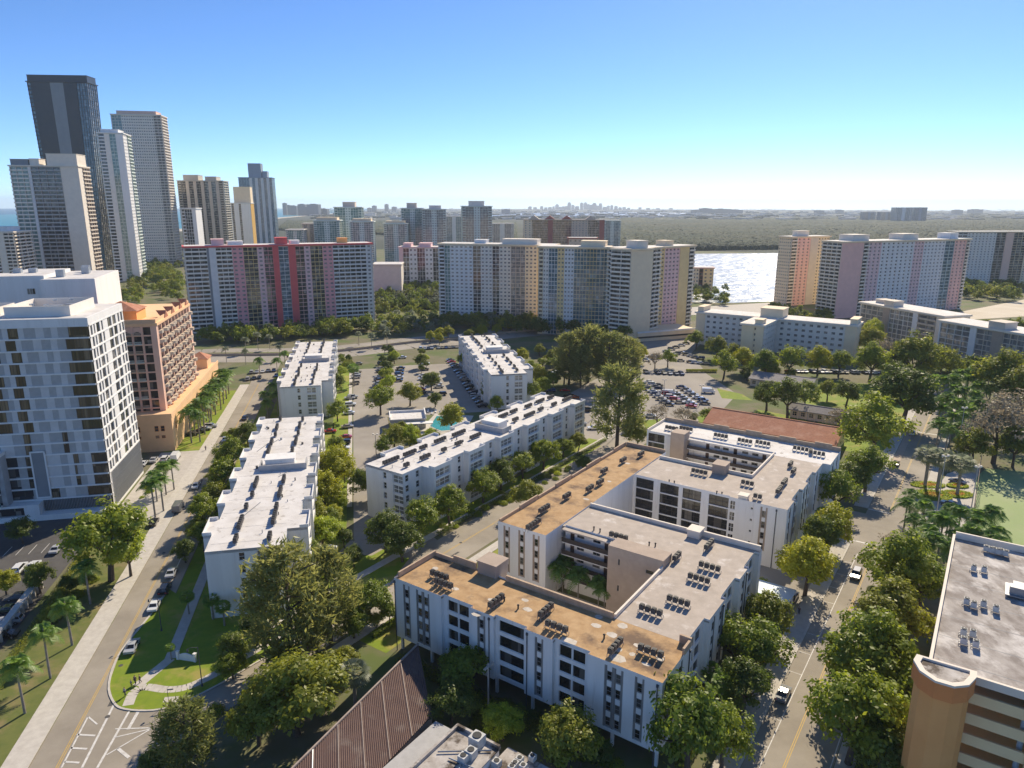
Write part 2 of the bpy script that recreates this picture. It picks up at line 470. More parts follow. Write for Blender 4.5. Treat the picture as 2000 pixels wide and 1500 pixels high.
# soil-free zones near the camera: lots, roads, lawns in the two street grids
# --- right-hand road (grid of the courtyard complex)
sheet('road', [rc(9.8, 21.0, -45, 300)], 'asphalt', .030, MF, label='two lane street running past the courtyard flats on the right')
slab('pavement', [rc(6.2, 9.3, -45, 96), rc(6.2, 9.3, 120, 300)], 'concrete', 0, .14, MF, label='pale pavement beside the right-hand street')
slab('kerb', [rc(9.31, 9.75, -45, 96), rc(9.31, 9.75, 120, 300)], 'pale_concrete', 0, .12, MF)
slab('pavement', [rc(21.1, 23.6, -45, 84), rc(21.1, 23.6, 140, 300)], 'concrete', 0, .14, MF, label='pavement under the trees beyond the right-hand street')
sheet('road', [rc(1.2, 9.9, 98, 116)], 'asphalt', .026, MF, label='short driveway mouth beside the courtyard flats')
sheet('centre_line', [rc(14.85, 14.97, -45, 97), rc(15.13, 15.25, -45, 97), rc(14.85, 14.97, 121, 300), rc(15.13, 15.25, 121, 300)], 'line_yellow', .036, MF)
sheet('parking_line', [rc(12.0, 12.14, -45, 90)] + [rc(9.9, 12.0, v, v + .12) for v in range(-42, 90, 7)], 'line_white', .036, MF)
sheet('stop_line', [rc(9.9, 20.8, 96.6, 97.2), rc(9.9, 20.8, 205, 205.6), rc(9.9, 15, 119.5, 120)], 'line_white', .036, MF)
sheet('edge_line', [rc(20.6, 20.75, -45, 96)], 'line_white', .036, MF)
sheet('brick_bay', [rc(9.95, 12.1, 150, 200)], 'tan', .036, MF, label='brown paved parking bay by the street')
rq = random.Random(31)
for i in range(14):   # repair patches and sealed cracks in the asphalt
    u_, v_ = rq.choice((rq.uniform(12.5, 19.5), rq.uniform(-73, -65))), rq.uniform(-35, 135); a_, b_ = rq.uniform(.6, 1.5), rq.uniform(1.0, 4.0)
    sheet('road_patch', [[(u_, v_), (u_ + a_, v_ + .1), (u_ + a_ * .95, v_ + b_), (u_ + .05, v_ + b_ * .97)]], 'lot_asphalt' if i % 3 else 'dark_asphalt', .034, MF)
for i in range(10):
    u_, v_ = rq.uniform(-18, -11.6), rq.uniform(-60, 180); a_, b_ = rq.uniform(.6, 1.4), rq.uniform(1.0, 4.0)
    sheet('road_patch', [[(u_, v_), (u_ + a_, v_ + .1), (u_ + a_ * .95, v_ + b_), (u_ + .05, v_ + b_ * .97)]], 'lot_asphalt' if i % 3 else 'dark_asphalt', .0215, BF)
for (x, y) in [(236, 1300), (210, 1400), (1600, 1290), (1690, 1080), (320, 1080), (900, 1060)]:
    X_, Y_ = U(x, y); mb = MB(); mb.cyl(X_, Y_, .38, .0, .052, 14); o = mb.build('manhole_cover', 'dark_asphalt', kind='structure')
# --- street between the courtyard flats and the white flats
sheet('road', [rc(-74.5, -63.0, -62, 150)], 'asphalt', .022, MF, label='street between the courtyard flats and the centre white flats')
slab('pavement', [rc(-78.2, -76.2, -10, 140)], 'pale_concrete', 0, .14, MF, label='narrow pavement beside the centre white flats')
slab('pavement', [rc(-62.0, -59.6, -20, 140)], 'pale_concrete', 0, .14, MF, label='narrow pavement along the courtyard flats')
sheet('centre_line', [rc(-68.9, -68.78, -14, 150), rc(-68.6, -68.48, -14, 150)], 'line_yellow', .028, MF)
sheet('lawn', [rc(-82, -78.2, 0, 130), rc(-59.6, -52.5, -2, 122)], 'lawn', .012, MF, label='grass verge along the middle street')
# --- left-hand road
sheet('road', [rc(-18.6, -9.0, -75, 250)], 'asphalt', .018, BF, label='street on the left with a yellow centre line')
slab('pavement', [rc(-22.6, -18.7, -75, 200)], 'pale_concrete', 0, .14, BF, label='wide pale pavement along the left street')
slab('pavement', [rc(-5.6, -3.6, -12, 130)], 'concrete', 0, .13, BF, label='straight footpath beside the left white flats')
sheet('centre_line', [rc(-14.8, -14.68, -75, 200), rc(-14.5, -14.38, -75, 200)], 'line_yellow', .024, BF)
sheet('edge_line', [rc(-11.5, -11.3, -2, 40)], 'line_white', .024, BF)
sheet('dry_verge', [rc(-34, -22.6, -75, 52)], 'dry_lawn', .012, BF, label='sunlit dry grass verge with palms on the left')
sheet('verge', [rc(-34, -22.6, 95, 190)], 'lawn', .012, BF)
# hotel forecourt and lot
sheet('forecourt', [rc(-34.5, -22.6, 52, 108)], 'concrete', .014, BF, label='paved forecourt beside the white hotel tower')
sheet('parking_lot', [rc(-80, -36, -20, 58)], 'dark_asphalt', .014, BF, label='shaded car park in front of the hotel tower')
sheet('bay_line', [rc(-66 + i * 2.7, -65.88 + i * 2.7, 38, 43) for i in range(10)], 'line_white', .020, BF)
# lawn corner with curved path
cor = [(213, 1335), (222, 1372), (245, 1386), (300, 1388), (350, 1376), (400, 1352), (450, 1325), (500, 1295), (560, 1262), (640, 1215), (760, 1140), (800, 1090), (640, 1080), (500, 1140), (405, 1200), (330, 1150), (295, 1200), (235, 1275)]
sheet('lawn', [UU(cor)], 'lawn', .034, label='bright corner lawn with a curved footpath')
kerb = cor[14 - 14:11]
pk = [U(*p) for p in [(330, 1150), (295, 1200), (235, 1275)] + kerb]
def strip_poly(pts, wd):
    out = []
    for i in range(len(pts) - 1):
        a, b = Vector(pts[i]), Vector(pts[i + 1]); d = (b - a).normalized(); n = Vector((-d.y, d.x)) * wd / 2
        out.append([tuple(a - n), tuple(b - n), tuple(b + n), tuple(a + n)])
    return out
def smooth(pts, n=4):
    out = []
    for i in range(len(pts) - 1):
        p0, p1, p2, p3 = [Vector(pts[max(0, min(len(pts) - 1, k))]) for k in (i - 1, i, i + 1, i + 2)]
        for k in range(n):
            t = k / n
            out.append(tuple(.5 * ((2 * p1) + (p2 - p0) * t + (2 * p0 - 5 * p1 + 4 * p2 - p3) * t * t + (3 * p1 - p0 - 3 * p2 + p3) * t ** 3)))
    return out + [tuple(pts[-1])]
slab('kerb', strip_poly(smooth(pk), .35), 'pale_concrete', 0, .15, label='pale kerb round the corner lawn')
path = smooth([U(*p) for p in [(250, 1378), (262, 1352), (285, 1342), (325, 1347), (365, 1342), (410, 1322), (450, 1300), (500, 1270), (560, 1235), (650, 1180)]])
sheet('footpath', strip_poly(path, 1.7), 'pale_concrete', .042, label='curved pale footpath across the corner lawn')
sheet('footpath', strip_poly([BF.w(-4.6, -12), U(268, 1340)], 1.9), 'pale_concrete', .046)
sheet('stop_line', strip_poly([U(160, 1500), U(222, 1378)], .35) + strip_poly([U(190, 1500), U(252, 1390)], .35) + strip_poly([U(250, 1425), U(270, 1390)], .5), 'line_white', .040,
      label='white lines at the near junction')
sheet('hatching', strip_poly([U(120, 1500), U(172, 1400)], .25) + strip_poly([U(150, 1435), U(186, 1437)], .35) + strip_poly([U(138, 1461), U(170, 1463)], .35) + strip_poly([U(126, 1488), U(155, 1490)], .35) + strip_poly([U(172, 1400), U(190, 1415)], .25),
      'line_white', .044, label='white ladder hatching on the left street')
sheet('traffic_island_line', strip_poly([U(222, 1441), U(295, 1424)], .22) + strip_poly([U(225, 1424), U(295, 1422)], .22) + strip_poly([U(208, 1475), U(295, 1424)], .22) + strip_poly([U(230, 1462), U(252, 1480)], .5), 'line_white', .048,
      label='white triangular island marking at the junction')
sheet('utility_cover', [UU([(322, 1362), (350, 1360), (346, 1372), (318, 1372)])], 'pale_concrete', .045)
# junction fill
sheet('road', [UU([(215, 1345), (250, 1392), (330, 1388), (420, 1345), (520, 1290), (480, 1350), (380, 1420), (300, 1500), (60, 1500), (130, 1400)])], 'asphalt', .0155, label='near junction of the left street and the middle street')
# --- driveways and lots inside the white flats
sheet('driveway', [rc(28, 41, 30, 222)], 'lot_asphalt', .016, BF, label='driveway between the white blocks of flats')
sheet('parking_lot', [rc(41, 84, 134, 226)], 'lot_asphalt', .020, BF, label='car park between the two far white blocks')
sheet('driveway', [UU([(690, 1050), (800, 1010), (860, 1060), (760, 1140), (690, 1120), (650, 1090)])], 'lot_asphalt', .010, label='shaded driveway at the near end of the centre flats')
slab('footpath', [rc(26.2, 27.6, 50, 215)], 'pale_concrete', 0, .12, BF)
sheet('lawn', [rc(20.5, 26.2, 0, 225), rc(-8.8, -5.6, -12, 222), rc(-3.6, 4, -12, 222), rc(4, 21, 93, 130)], 'lawn', .008, BF, label='grass round the white flats')
sheet('lawn', [UU([(1080, 905), (1170, 870), (1230, 880), (1130, 930)]), UU([(1400, 758), (1450, 770), (1470, 782), (1410, 778)])], 'lawn', .010)
# big car park by the casuarinas
sheet('parking_lot', [UU([(1060, 860), (1200, 880), (1270, 850), (1400, 812), (1440, 770), (1380, 730), (1350, 690), (1380, 660), (1260, 665), (1200, 720), (1110, 770), (1120, 800), (1130, 830)])], 'lot_asphalt', .006,
      label='large sunny car park beyond the casuarinas')
sheet('lawn', [UU([(1252, 822), (1290, 818), (1300, 830), (1262, 838)]), UU([(1360, 815), (1400, 800), (1420, 830), (1380, 845)])], 'lawn', .011)
# school yard lawns
sheet('school_lawn', [UU([(1640, 880), (1570, 790), (1600, 745), (1700, 750), (1770, 760), (1800, 800), (1750, 890)])], 'lawn', .012, label='bright lawn between the school buildings and the road')
sheet('school_lawn', [UU([(1480, 800), (1560, 815), (1640, 850), (1600, 858), (1450, 822)])], 'lawn', .014)
sheet('playing_field', [UU([(1905, 935), (1925, 915), (2050, 925), (2120, 1160), (1985, 1110), (1908, 1035)])], 'court_green', .018, label='flat green playing field behind a tall fence on the right')
# plaza on the right
sheet('plaza', [UU([(1790, 1005), (1850, 925), (1915, 905), (1895, 1060), (1850, 1070), (1780, 1060)])], 'concrete', .008, label='paved plaza with flower beds beside the right road')
sheet('parking_lot', [UU([(1870, 650), (2000, 632), (2100, 650), (2100, 700), (1990, 660)])], 'lot_asphalt', .007)
# boulevard
bl = [U(*p) for p in [(330, 706), (390, 702), (560, 700), (690, 690), (800, 676), (900, 668), (1000, 655), (1130, 648), (1345, 652)]]
sheet('boulevard', strip_poly(smooth(bl, 3), 16), 'lot_asphalt', .0045, label='wide boulevard in front of the pink slab')
bl2 = [(x - 1.0, y + 24) for x, y in bl]
sheet('boulevard', strip_poly(smooth(bl2, 3), 11), 'lot_asphalt', .0065, label='far carriageway of the boulevard')
blm = [(x - .5, y + 13.5) for x, y in bl]
sheet('median', strip_poly(smooth(blm, 3), 7), 'dry_lawn', .0085)
blw = [(x - .5, y + 9.2) for x, y in bl]
mb = MB()
for q in strip_poly(smooth(blw, 3), .35): mb.prism(q, 0, 1.3)
tag(mb.build('boundary_wall', 'tan'), 'low tan wall along the boulevard in front of the pink slab', 'wall')
sheet('parking_lot', [UU([(730, 560), (850, 545), (850, 530), (735, 530)])], 'lot_asphalt', .0047)
sheet('lawn', [UU([(735, 588), (855, 582), (858, 620), (745, 625)])], 'dry_lawn', .0049)
sheet('parking_lot', [UU([(1350, 600), (1520, 590), (1570, 610), (1350, 615)])], 'concrete', .0051, label='pale yard between the cream slab and the pink slab')
sheet('parking_lot', [UU([(1860, 612), (2000, 585), (2100, 590), (2100, 612), (1880, 625)])], 'sand', .0053, label='pale sandy yard behind the right-hand flats')
# far woods: one mass of mangrove beyond the bay
rng = np.random.default_rng(3)
def wood(name, poly_px, nx, ny, h, mat, label, seed=0):
    """a lumpy canopy surface over a four-cornered patch of far woodland"""
    r2 = np.random.default_rng(seed)
    a, b, c2, d2 = [np.array(U(*p)) for p in poly_px]
    s_, t_ = np.meshgrid(np.linspace(0, 1, nx), np.linspace(0, 1, ny) ** 1.5)
    P = (a * (1 - s_)[..., None] + b * s_[..., None]) * (1 - t_)[..., None] + (d2 * (1 - s_)[..., None] + c2 * s_[..., None]) * t_[..., None]
    P = P + r2.normal(0, 2.0, P.shape)
    z = h * (.45 + .55 * r2.random(s_.shape)); z[0, :] = 0; z[-1, :] = 0; z[:, 0] = 0; z[:, -1] = 0
    V = np.concatenate([P.reshape(-1, 2), z.reshape(-1, 1)], 1)
    F = [(j * nx + i, j * nx + i + 1, (j + 1) * nx + i + 1, (j + 1) * nx + i) for j in range(ny - 1) for i in range(nx - 1)]
    me = bpy.data.meshes.new(name); me.from_pydata(V.tolist(), [], F); me.materials.append(MATS[mat])
    o = put(me, name, kind='stuff'); o['label'] = label
wood('mangrove_wood', [(1200, 492), (2060, 480), (2200, 420), (1210, 427)], 330, 190, 9, 'mangrove', 'flat dark green mangrove wood beyond the bay', 1)
wood('mangrove_wood', [(540, 450), (1010, 470), (1010, 436), (560, 432)], 160, 60, 8, 'mangrove', 'dark woodland behind the teal towers', 2)
wood('mangrove_wood', [(735, 606), (862, 604), (862, 570), (735, 572)], 70, 26, 7, 'mangrove', 'dense green thicket between the pink slab and the cream slab', 3)
mb = MB()
for i in range(1500):
    yy = 80 / ((random.uniform(407, 428) - 402) / 1390); xx = random.uniform(-.36, .78) * yy
    if xx < -.27 * yy: continue
    w_, d_, h_ = random.uniform(12, 50), random.uniform(12, 40), random.uniform(5, 14)
    mb.box(xx - w_, xx + w_, yy - d_, yy + d_, 0, h_, 0 if random.random() < .5 else 1, False)
o = mb.build('far_town', ['far_house', 'far_land'], kind='stuff'); o['label'] = 'pale low roofs of the far town along the horizon'
# haze
mb = MB()
mb.box(-19500, 19500, -19500, 19500, -1.5, 235)
hz = mb.build('haze', [], kind='stuff')
m = bpy.data.materials.new('haze_air'); m.use_nodes = True; t = m.node_tree; t.nodes.clear()
ho = t.nodes.new('ShaderNodeOutputMaterial'); hv = t.nodes.new('ShaderNodeVolumePrincipled')
hv.inputs['Color'].default_value = (.80, .89, 1.0, 1); hv.inputs['Density'].default_value = 0.00006; hv.inputs['Anisotropy'].default_value = .2
t.links.new(hv.outputs[0], ho.inputs['Volume'])
hz.data.materials.append(m)
# ================================================================== courtyard complex
ZR = 14.5
FL = [3.35 + 2.78 * k for k in range(4)]
comp = thing('apartment_complex', 'white courtyard flats with brown and pale flat roofs at the centre right', 'apartments', (MF.o[0], MF.o[1], 0), MF.rz)

STRIPC = {}
def strip_mesh(wd, tone='grey_panel'):
    k = (round(wd, 2), tone)
    if k not in STRIPC:
        mb = MB(); mb.box(0, wd, 0, .05, 0, 10.6); mb.box(0, .22, -.12, 0, 0, 10.6); mb.box(wd - .22, wd, -.12, 0, 0, 10.6)
        if wd > 2.4: mb.box(wd / 2 - .16, wd / 2 + .16, -.12, 0, 0, 10.6)
        STRIPC[k] = mb.mesh('window_strip', [tone])
    return STRIPC[k]
_sp = MB(); _sp.box(0, .78, -.06, .0, 0, .95); SPAN = _sp.mesh('spandrel', ['white'])
def window_strip(p0, p1, s0, s1, z0=3.6, tone='grey_panel', parent=None):
    parent = parent or comp
    (x, y), a = wall_point(p0, p1, s0, .16)
    o = put(strip_mesh(s1 - s0, tone), 'window_strip', parent, (x, y, z0), a)
    cols = [(s1 - s0 - .78) / 2] if s1 - s0 < 2.4 else [.24 + ((s1 - s0) / 2 - .4 - .78) / 2, (s1 - s0) / 2 + .16 + ((s1 - s0) / 2 - .4 - .78) / 2]
    for cx in cols:
        for k in range(4):
            put(window_mesh(.78, 1.45, 1, 2, 'grey_panel', 'glass_flat', .05), 'window', o, (cx, -.02, .35 + 2.62 * k))
            put(SPAN, 'spandrel', o, (cx, -.01, 1.84 + 2.62 * k))

def big_front(path, strips, wins, z0=3.0, z1=14.85, mat='white', name='wall', tone='grey_panel', cols=1, glass='glass_flat'):
    """path: wall polyline; strips and wins: (segment, s0, s1)"""
    mb = MB()
    for i in range(len(path) - 1):
        ops = [(a, b, 3.6, 14.2) for (k, a, b) in strips if k == i]
        ww = [(a, b, z + .35, z + 2.42) for (k, a, b) in wins if k == i for z in FL]
        facade(mb, path[i], path[i + 1], z0, z1, ops + ww, .2)
        add_windows(comp, path[i], path[i + 1], ww, .2, cols=cols, rows=1, glass=glass)
        for (k, a, b) in strips:
            if k == i: window_strip(path[i], path[i + 1], a, b, 3.6, tone)
    return mb.build(name, mat, comp)

W_ = -51.6
fp = [(W_, 0), (-40.6, 0), (-40.6, .7), (-34.2, .7), (-34.2, 0), (-29.4, 0), (-29.4, .7), (-23.3, .7), (-23.3, 0), (-18.1, 0), (-18.1, .7), (-11.9, .7), (-11.9, 0), (0, 0)]
big_front(fp, [(0, 2.1, 3.7), (0, 5.2, 8.3), (4, 1.4, 3.1), (8, 1.9, 3.5), (12, 2.8, 5.9), (12, 7.7, 9.2)],
          [(2, .9, 3.1), (2, 3.3, 5.5), (6, .6, 5.5), (10, .8, 3.0), (10, 3.2, 5.4)])
rp = [(0, 0), (0, 11.5), (-.9, 11.5), (-.9, 19.2), (0, 19.2), (0, 27.5), (-.9, 27.5), (-.9, 35.0), (0, 35.0), (0, 40.5), (-.9, 40.5), (-.9, 47.2), (0, 47.2), (0, 49)]
big_front(rp, [(0, 1.6, 3.2), (0, 6.2, 7.8), (4, 1.4, 3.0), (4, 5.2, 6.8), (8, 1.8, 3.4)],
          [(2, 1.2, 3.6), (2, 3.9, 6.3), (6, 1.2, 3.6), (6, 3.9, 6.3), (10, .8, 3.2), (10, 3.5, 5.9)])
# plain walls of the near ring
mb = MB()
facade(mb, (W_, 11.3), (W_, 0), 3.0, 14.85, [])                               # left end of the front wing
facade(mb, (-13, 11.3), (W_, 11.3), 3.0, 14.85, [])                           # inner side of the front wing
facade(mb, (-13, 31), (-13, 11.3), .0, 14.85, [])                             # inner side of the right wing
facade(mb, (0, 49), (-38, 49), .0, 14.85, [])
mb.build('wall', 'white', comp)
mb = MB(); o1 = [(2.2 + 1.2 * 0, 2.6, z + .9, z + 2.2) for z in FL[1::2]] + [(8.0, 9.6, z + 1.0, z + 1.8) for z in FL]
facade(mb, (-24.4, 31), (-13, 31), 0, 16.2, o1, .15); facade(mb, (-24.4, 35), (-24.4, 31), 0, 16.2, [])
facade(mb, (-13.02, 31), (-13.02, 35), 14.5, 16.2, []); facade(mb, (-13, 35), (-24.4, 35), 14.5, 16.2, [])
mb.face([(-24.4, 31, 16.2), (-13, 31, 16.2), (-13, 35, 16.2), (-24.4, 35, 16.2)])
mb.build('stair_tower', 'tan', comp)
add_windows(comp, (-24.4, 31), (-13, 31), o1, .12, frame='grey_panel', glass='glass_flat')

def gallery(p0, p1, doors, wins, n=4, z0=3.35, ztop=14.85, dep=1.6, extra=0):
    """open access galleries: slabs and dark railings in front of a white wall with doors"""
    d = Vector((p1[0] - p0[0], p1[1] - p0[1])); L = d.length; d.normalize()
    nx, ny = -d.y, d.x; a = math.atan2(d.y, d.x)
    b0, b1 = (p0[0] + nx * dep, p0[1] + ny * dep), (p1[0] + nx * dep, p1[1] + ny * dep)
    mb = MB()
    dops = [(s_, s_ + 1.0, FL[k] + .02, FL[k] + 2.12) for k in range(n) for s_ in doors]
    wops = [(s_, s_ + 1.7, FL[k] + 1.05, FL[k] + 1.85) for k in range(n) for s_ in wins]
    facade(mb, b0, b1, 0, ztop, dops + wops, .12)
    mb.build('gallery_wall', 'white', comp)
    for (s0, s1, za, zb) in dops:
        k = ('door', s1 - s0, zb - za)
        if k not in WCACHE:
            q = MB(); q.box(0, s1 - s0, 0, .05, 0, zb - za); q.box(.12, s1 - s0 - .12, -.02, 0, .15, .95); q.box(.12, s1 - s0 - .12, -.02, 0, 1.1, zb - za - .15)
            WCACHE[k] = q.mesh('door', ['door_brown'])
        (x, y), a2 = wall_point(b0, b1, s0, .1); put(WCACHE[k], 'door', comp, (x, y, za), a2)
    add_windows(comp, b0, b1, wops, .1, cols=2, frame='grey_panel')
    sl = MB(); sl.box(0, L, 0.02, dep - .01, -.2, 0.0); sm = sl.mesh('gallery_slab', ['white'])
    rl = MB(); rl.box(0, L, 0, .08, .0, .98); rm = rl.mesh('railing', ['dark_rail'])
    for k in range(n):
        put(sm, 'gallery_slab', comp, (p0[0], p0[1], FL[k]), a); put(rm, 'railing', comp, (p0[0] + nx * .02, p0[1] + ny * .02, FL[k]), a)
gallery((-37.2, 35), (-24.5, 35), [1.2, 9.2], [2.8, 6.6])
# left strip wing
sp_ = [(-50, 30), (-38, 30)]
big_front(sp_, [(0, 1.4, 3.1), (0, 5.2, 6.9), (0, 8.8, 10.5)], [], z0=.0, tone='tan')
mb = MB()
facade(mb, (-38, 30), (-38, 49.2), 0, 14.85, []); facade(mb, (-38, 49.2), (-38, 92), 0, 14.85, [])
facade(mb, (-38, 92), (-50, 92), 0, 14.85, []); facade(mb, (-50, 92), (-50, 30), 0, 14.85, [(6 + 7 * i, 8.2 + 7 * i, z + .5, z + 2.2) for i in range(8) for z in FL], .2)
mb.build('wall', 'white', comp)
add_windows(comp, (-50, 92), (-50, 30), [(6 + 7 * i, 8.2 + 7 * i, z + .5, z + 2.2) for i in range(8) for z in FL], .2, glass='glass_flat')
# second ring: dark screened balconies towards the drive court
f2 = [(-38, 71.7), (-13.6, 71.7), (-13.6, 71.2), (-.7, 71.2)]
bal = [(0.7, 5.4), (7.1, 11.9), (12.9, 17.5), (19.4, 24.1)]
mb = MB()
bo = [(a, b, FL[k] - .02 + (.0 if k else -.0), FL[k] + 2.5) for a, b in bal for k in range(4)]
facade(mb, f2[0], f2[1], 0, 14.85, bo, .35)
sq = [(2.6 + .0, 3.3, z + 1.2, z + 1.8) for z in FL]; sm2 = [(.2, 1.4, z + .2, z + 2.3) for z in FL]
facade(mb, f2[1], f2[2], 0, 14.85, [])
facade(mb, f2[2], f2[3], 0, 14.85, [(7.1, 8.7, 3.6, 14.2)] + [(4.9, 5.5, z + 1.2, z + 1.8) for z in FL] + sm2, .2)
mb.build('wall', 'white', comp)
add_windows(comp, f2[0], f2[1], bo, .33, name='screened_balcony', cols=3, rows=2, frame='dark_rail', glass='glass_flat', bar=.08)
add_windows(comp, f2[2], f2[3], [(4.9, 5.5, z + 1.2, z + 1.8) for z in FL], .15, glass='glass_flat')
add_windows(comp, f2[2], f2[3], sm2, .15, cols=2, rows=2, glass='glass_flat')
window_strip(f2[2], f2[3], 7.1, 8.7, 3.6, 'tan')
r2p = [(-.7, 71.2), (-.7, 78.5), (-1.5, 78.5), (-1.5, 85.3), (-.7, 85.3), (-.7, 92), (-1.5, 92), (-1.5, 98.8), (-.7, 98.8), (-.7, 107)]
big_front(r2p, [(0, 2.0, 3.6), (4, 1.2, 2.8), (4, 4.2, 5.8), (8, 1.6, 3.2)], [(2, .6, 3.1), (2, 3.5, 6.0), (6, .6, 3.1), (6, 3.5, 6.0)], z0=0.0)
big_front([(-.7, 107), (1.2, 107), (1.2, 120.6)], [(1, 3, 4.6), (1, 8.5, 10.1)], [], z0=0.0)
mb = MB()
facade(mb, (1.2, 120.6), (-50.2, 120.6), 0, 14.85, []); facade(mb, (-50.2, 120.6), (-50.2, 107), 0, 14.85, [])
facade(mb, (-13, 107), (-13, 87.3), 0, 14.85, []); facade(mb, (-13, 87.3), (-37.5, 87.3), 0, 14.85, [])
mb.build('wall', 'white', comp)
gallery((-37.5, 107), (-13, 107), [5.0, 13.0, 21.0], [7.4, 9.9, 15.4, 18.2])
b3 = [(.5, 5.6, FL[k], FL[k] + 2.5) for k in range(4)]
mb = MB(); facade(mb, (-50.2, 107), (-43.6, 107), 0, 14.85, b3, .3); mb.build('wall', 'white', comp)
add_windows(comp, (-50.2, 107), (-43.6, 107), b3, .28, name='screened_balcony', cols=3, rows=2, frame='dark_rail', glass='glass_flat', bar=.08)
mb = MB(); mb.box(-41.6, -37.5, 104.2, 108.4, 0, 16.6); mb.build('stair_tower', 'tan', comp)
mb = MB(); facade(mb, (-43.6, 107.02), (-41.5, 107.02), 0, 14.85, []); mb.build('wall', 'white', comp)
# roofs
def roof(poly, mat, name='roof', z=ZR, th=.3):
    mb = MB(); mb.prism(poly, z - th, z); return mb.build(name, mat, comp)
i_ = .02
roof([(p[0] + (i_ if p[0] < -51 else 0), p[1] + i_) for p in fp[:-1]] + [(-i_, i_), (-i_, 11.28), (W_ + i_, 11.28)], 'brown_roof')
roof([(-12.98, 11.3), (-.02, 11.3), (-.02, 11.5), (-.92, 11.5), (-.92, 19.2), (-.02, 19.2), (-.02, 27.5), (-.92, 27.5), (-.92, 35), (-.02, 35), (-.02, 40.5), (-.92, 40.5), (-.92, 47.2), (-.02, 47.2), (-.02, 48.98), (-37.98, 48.98), (-37.98, 36.6), (-37.2, 36.6), (-37.2, 35.0), (-12.98, 35.0)], 'beige_roof', z=ZR + .004)
roof([(-49.98, 30.02), (-38.02, 30.02), (-38.02, 91.98), (-49.98, 91.98)], 'brown_roof', z=ZR + .002)
roof([(-37.98, 71.72), (-13.58, 71.72), (-13.58, 71.22), (-.72, 71.22), (-.72, 78.5), (-1.52, 78.5), (-1.52, 85.3), (-.72, 85.3), (-.72, 92), (-1.52, 92), (-1.52, 98.8), (-.72, 98.8), (-.72, 106.98), (-12.98, 106.98), (-12.98, 87.28), (-37.48, 87.28), (-37.98, 87.28)], 'beige_roof', z=ZR + .006)
roof([(-50.18, 107.02), (1.18, 107.02), (1.18, 120.58), (-50.18, 120.58)], 'white_roof', z=ZR + .008)
# soffit of the raised storeys and the dark parking floor below
mb = MB(); mb.box(W_ + .05, -.05, .75, 11.25, 3.0, 3.2); mb.box(-12.95, -.95, 11.26, 48.9, 3.0, 3.2)
mb.build('soffit', 'mid_grey', comp)
for i in range(8):
    mb = MB(); mb.box(-.22, .22, -.22, .22, 0, 3.0); mb.build('column', 'white', comp, (W_ + .6 + i * 7.2, .95, 0))
for i in range(6):
    mb = MB(); mb.box(-.22, .22, -.22, .22, 0, 3.0); mb.build('column', 'white', comp, (-1.3, 7.5 + i * 8.0, 0))
mb = MB(); mb.box(-50, -14, 8.2, 8.4, 0, 3.0); mb.box(-8.4, -8.2, 12, 48, 0, 3.0); mb.build('parking_wall', 'mid_grey', comp)
# parapets
def parapet(x0, x1, y0, y1, z1, mat='tan_parapet', z0=ZR):
    mb = MB(); mb.box(x0, x1, y0, y1, z0, z1); return mb.build('parapet', mat, comp)
parapet(-34.6, -13.3, 10.9, 11.31, 15.6); parapet(W_, W_ + .35, 1.0, 11.31, 15.5); parapet(-51.2, -46.9, 10.95, 11.31, 15.3); parapet(-46.8, -41.4, 11.02, 11.35, 15.9)
parapet(-1.9, .01, 10.95, 11.33, 15.9); parapet(-.35, .02, 8.2, 10.9, 15.7)
parapet(-13.32, -12.95, 11.4, 30.9, 15.2, 'warm_white'); parapet(-37.9, -14.2, 48.6, 49.02, 15.3, 'warm_white'); parapet(-13.6, -.2, 48.55, 49.03, 15.6, 'warm_white')
for k in range(8):
    parapet(-50.02, -49.66, 30.4 + k * 7.7, 30.4 + k * 7.7 + 7.2, 15.2 + .35 * (k % 2))
parapet(-49.6, -38.1, 91.6, 92.02, 15.5)
parapet(-37.6, -22.6, 86.9, 87.32, 15.3, 'warm_white'); parapet(-19, -13, 86.92, 87.33, 15.3, 'warm_white'); parapet(-13.33, -12.97, 87.5, 106.9, 15.3, 'warm_white')
parapet(-50, 1.2, 120.2, 120.63, 15.7, 'tan_parapet'); parapet(-50.22, -49.9, 107.1, 120.1, 15.3, 'warm_white')
for k in range(5): parapet(-44 + k * 9.6, -39.5 + k * 9.6, 120.25, 120.66, 16.2, 'tan_parapet')
# roof boxes
def roofbox(x0, x1, y0, y1, h, mat, name='stair_head'):
    mb = MB(); mb.box(x0, x1, y0, y1, ZR + .01, ZR + h); mb.box(x0 - .15, x1 + .15, y0 - .15, y1 + .15, ZR + h, ZR + h + .18); return mb.build(name, mat, comp)
roofbox(-40.6, -36.4, 10.4, 14.2, 2.4, 'tan'); roofbox(-22.4, -19.2, 84.3, 88.2, 2.4, 'tan'); roofbox(-14.4, -11.9, 46.6, 49.4, 1.5, 'warm_white', 'roof_hatch')
roofbox(-11.8, -9.8, 71.6, 73.6, 1.0, 'warm_white', 'roof_hatch')
mb = MB(); mb.box(-40.4, -36.5, 11.4, 14.0, 0, ZR); mb.build('stair_shaft', 'tan', comp)
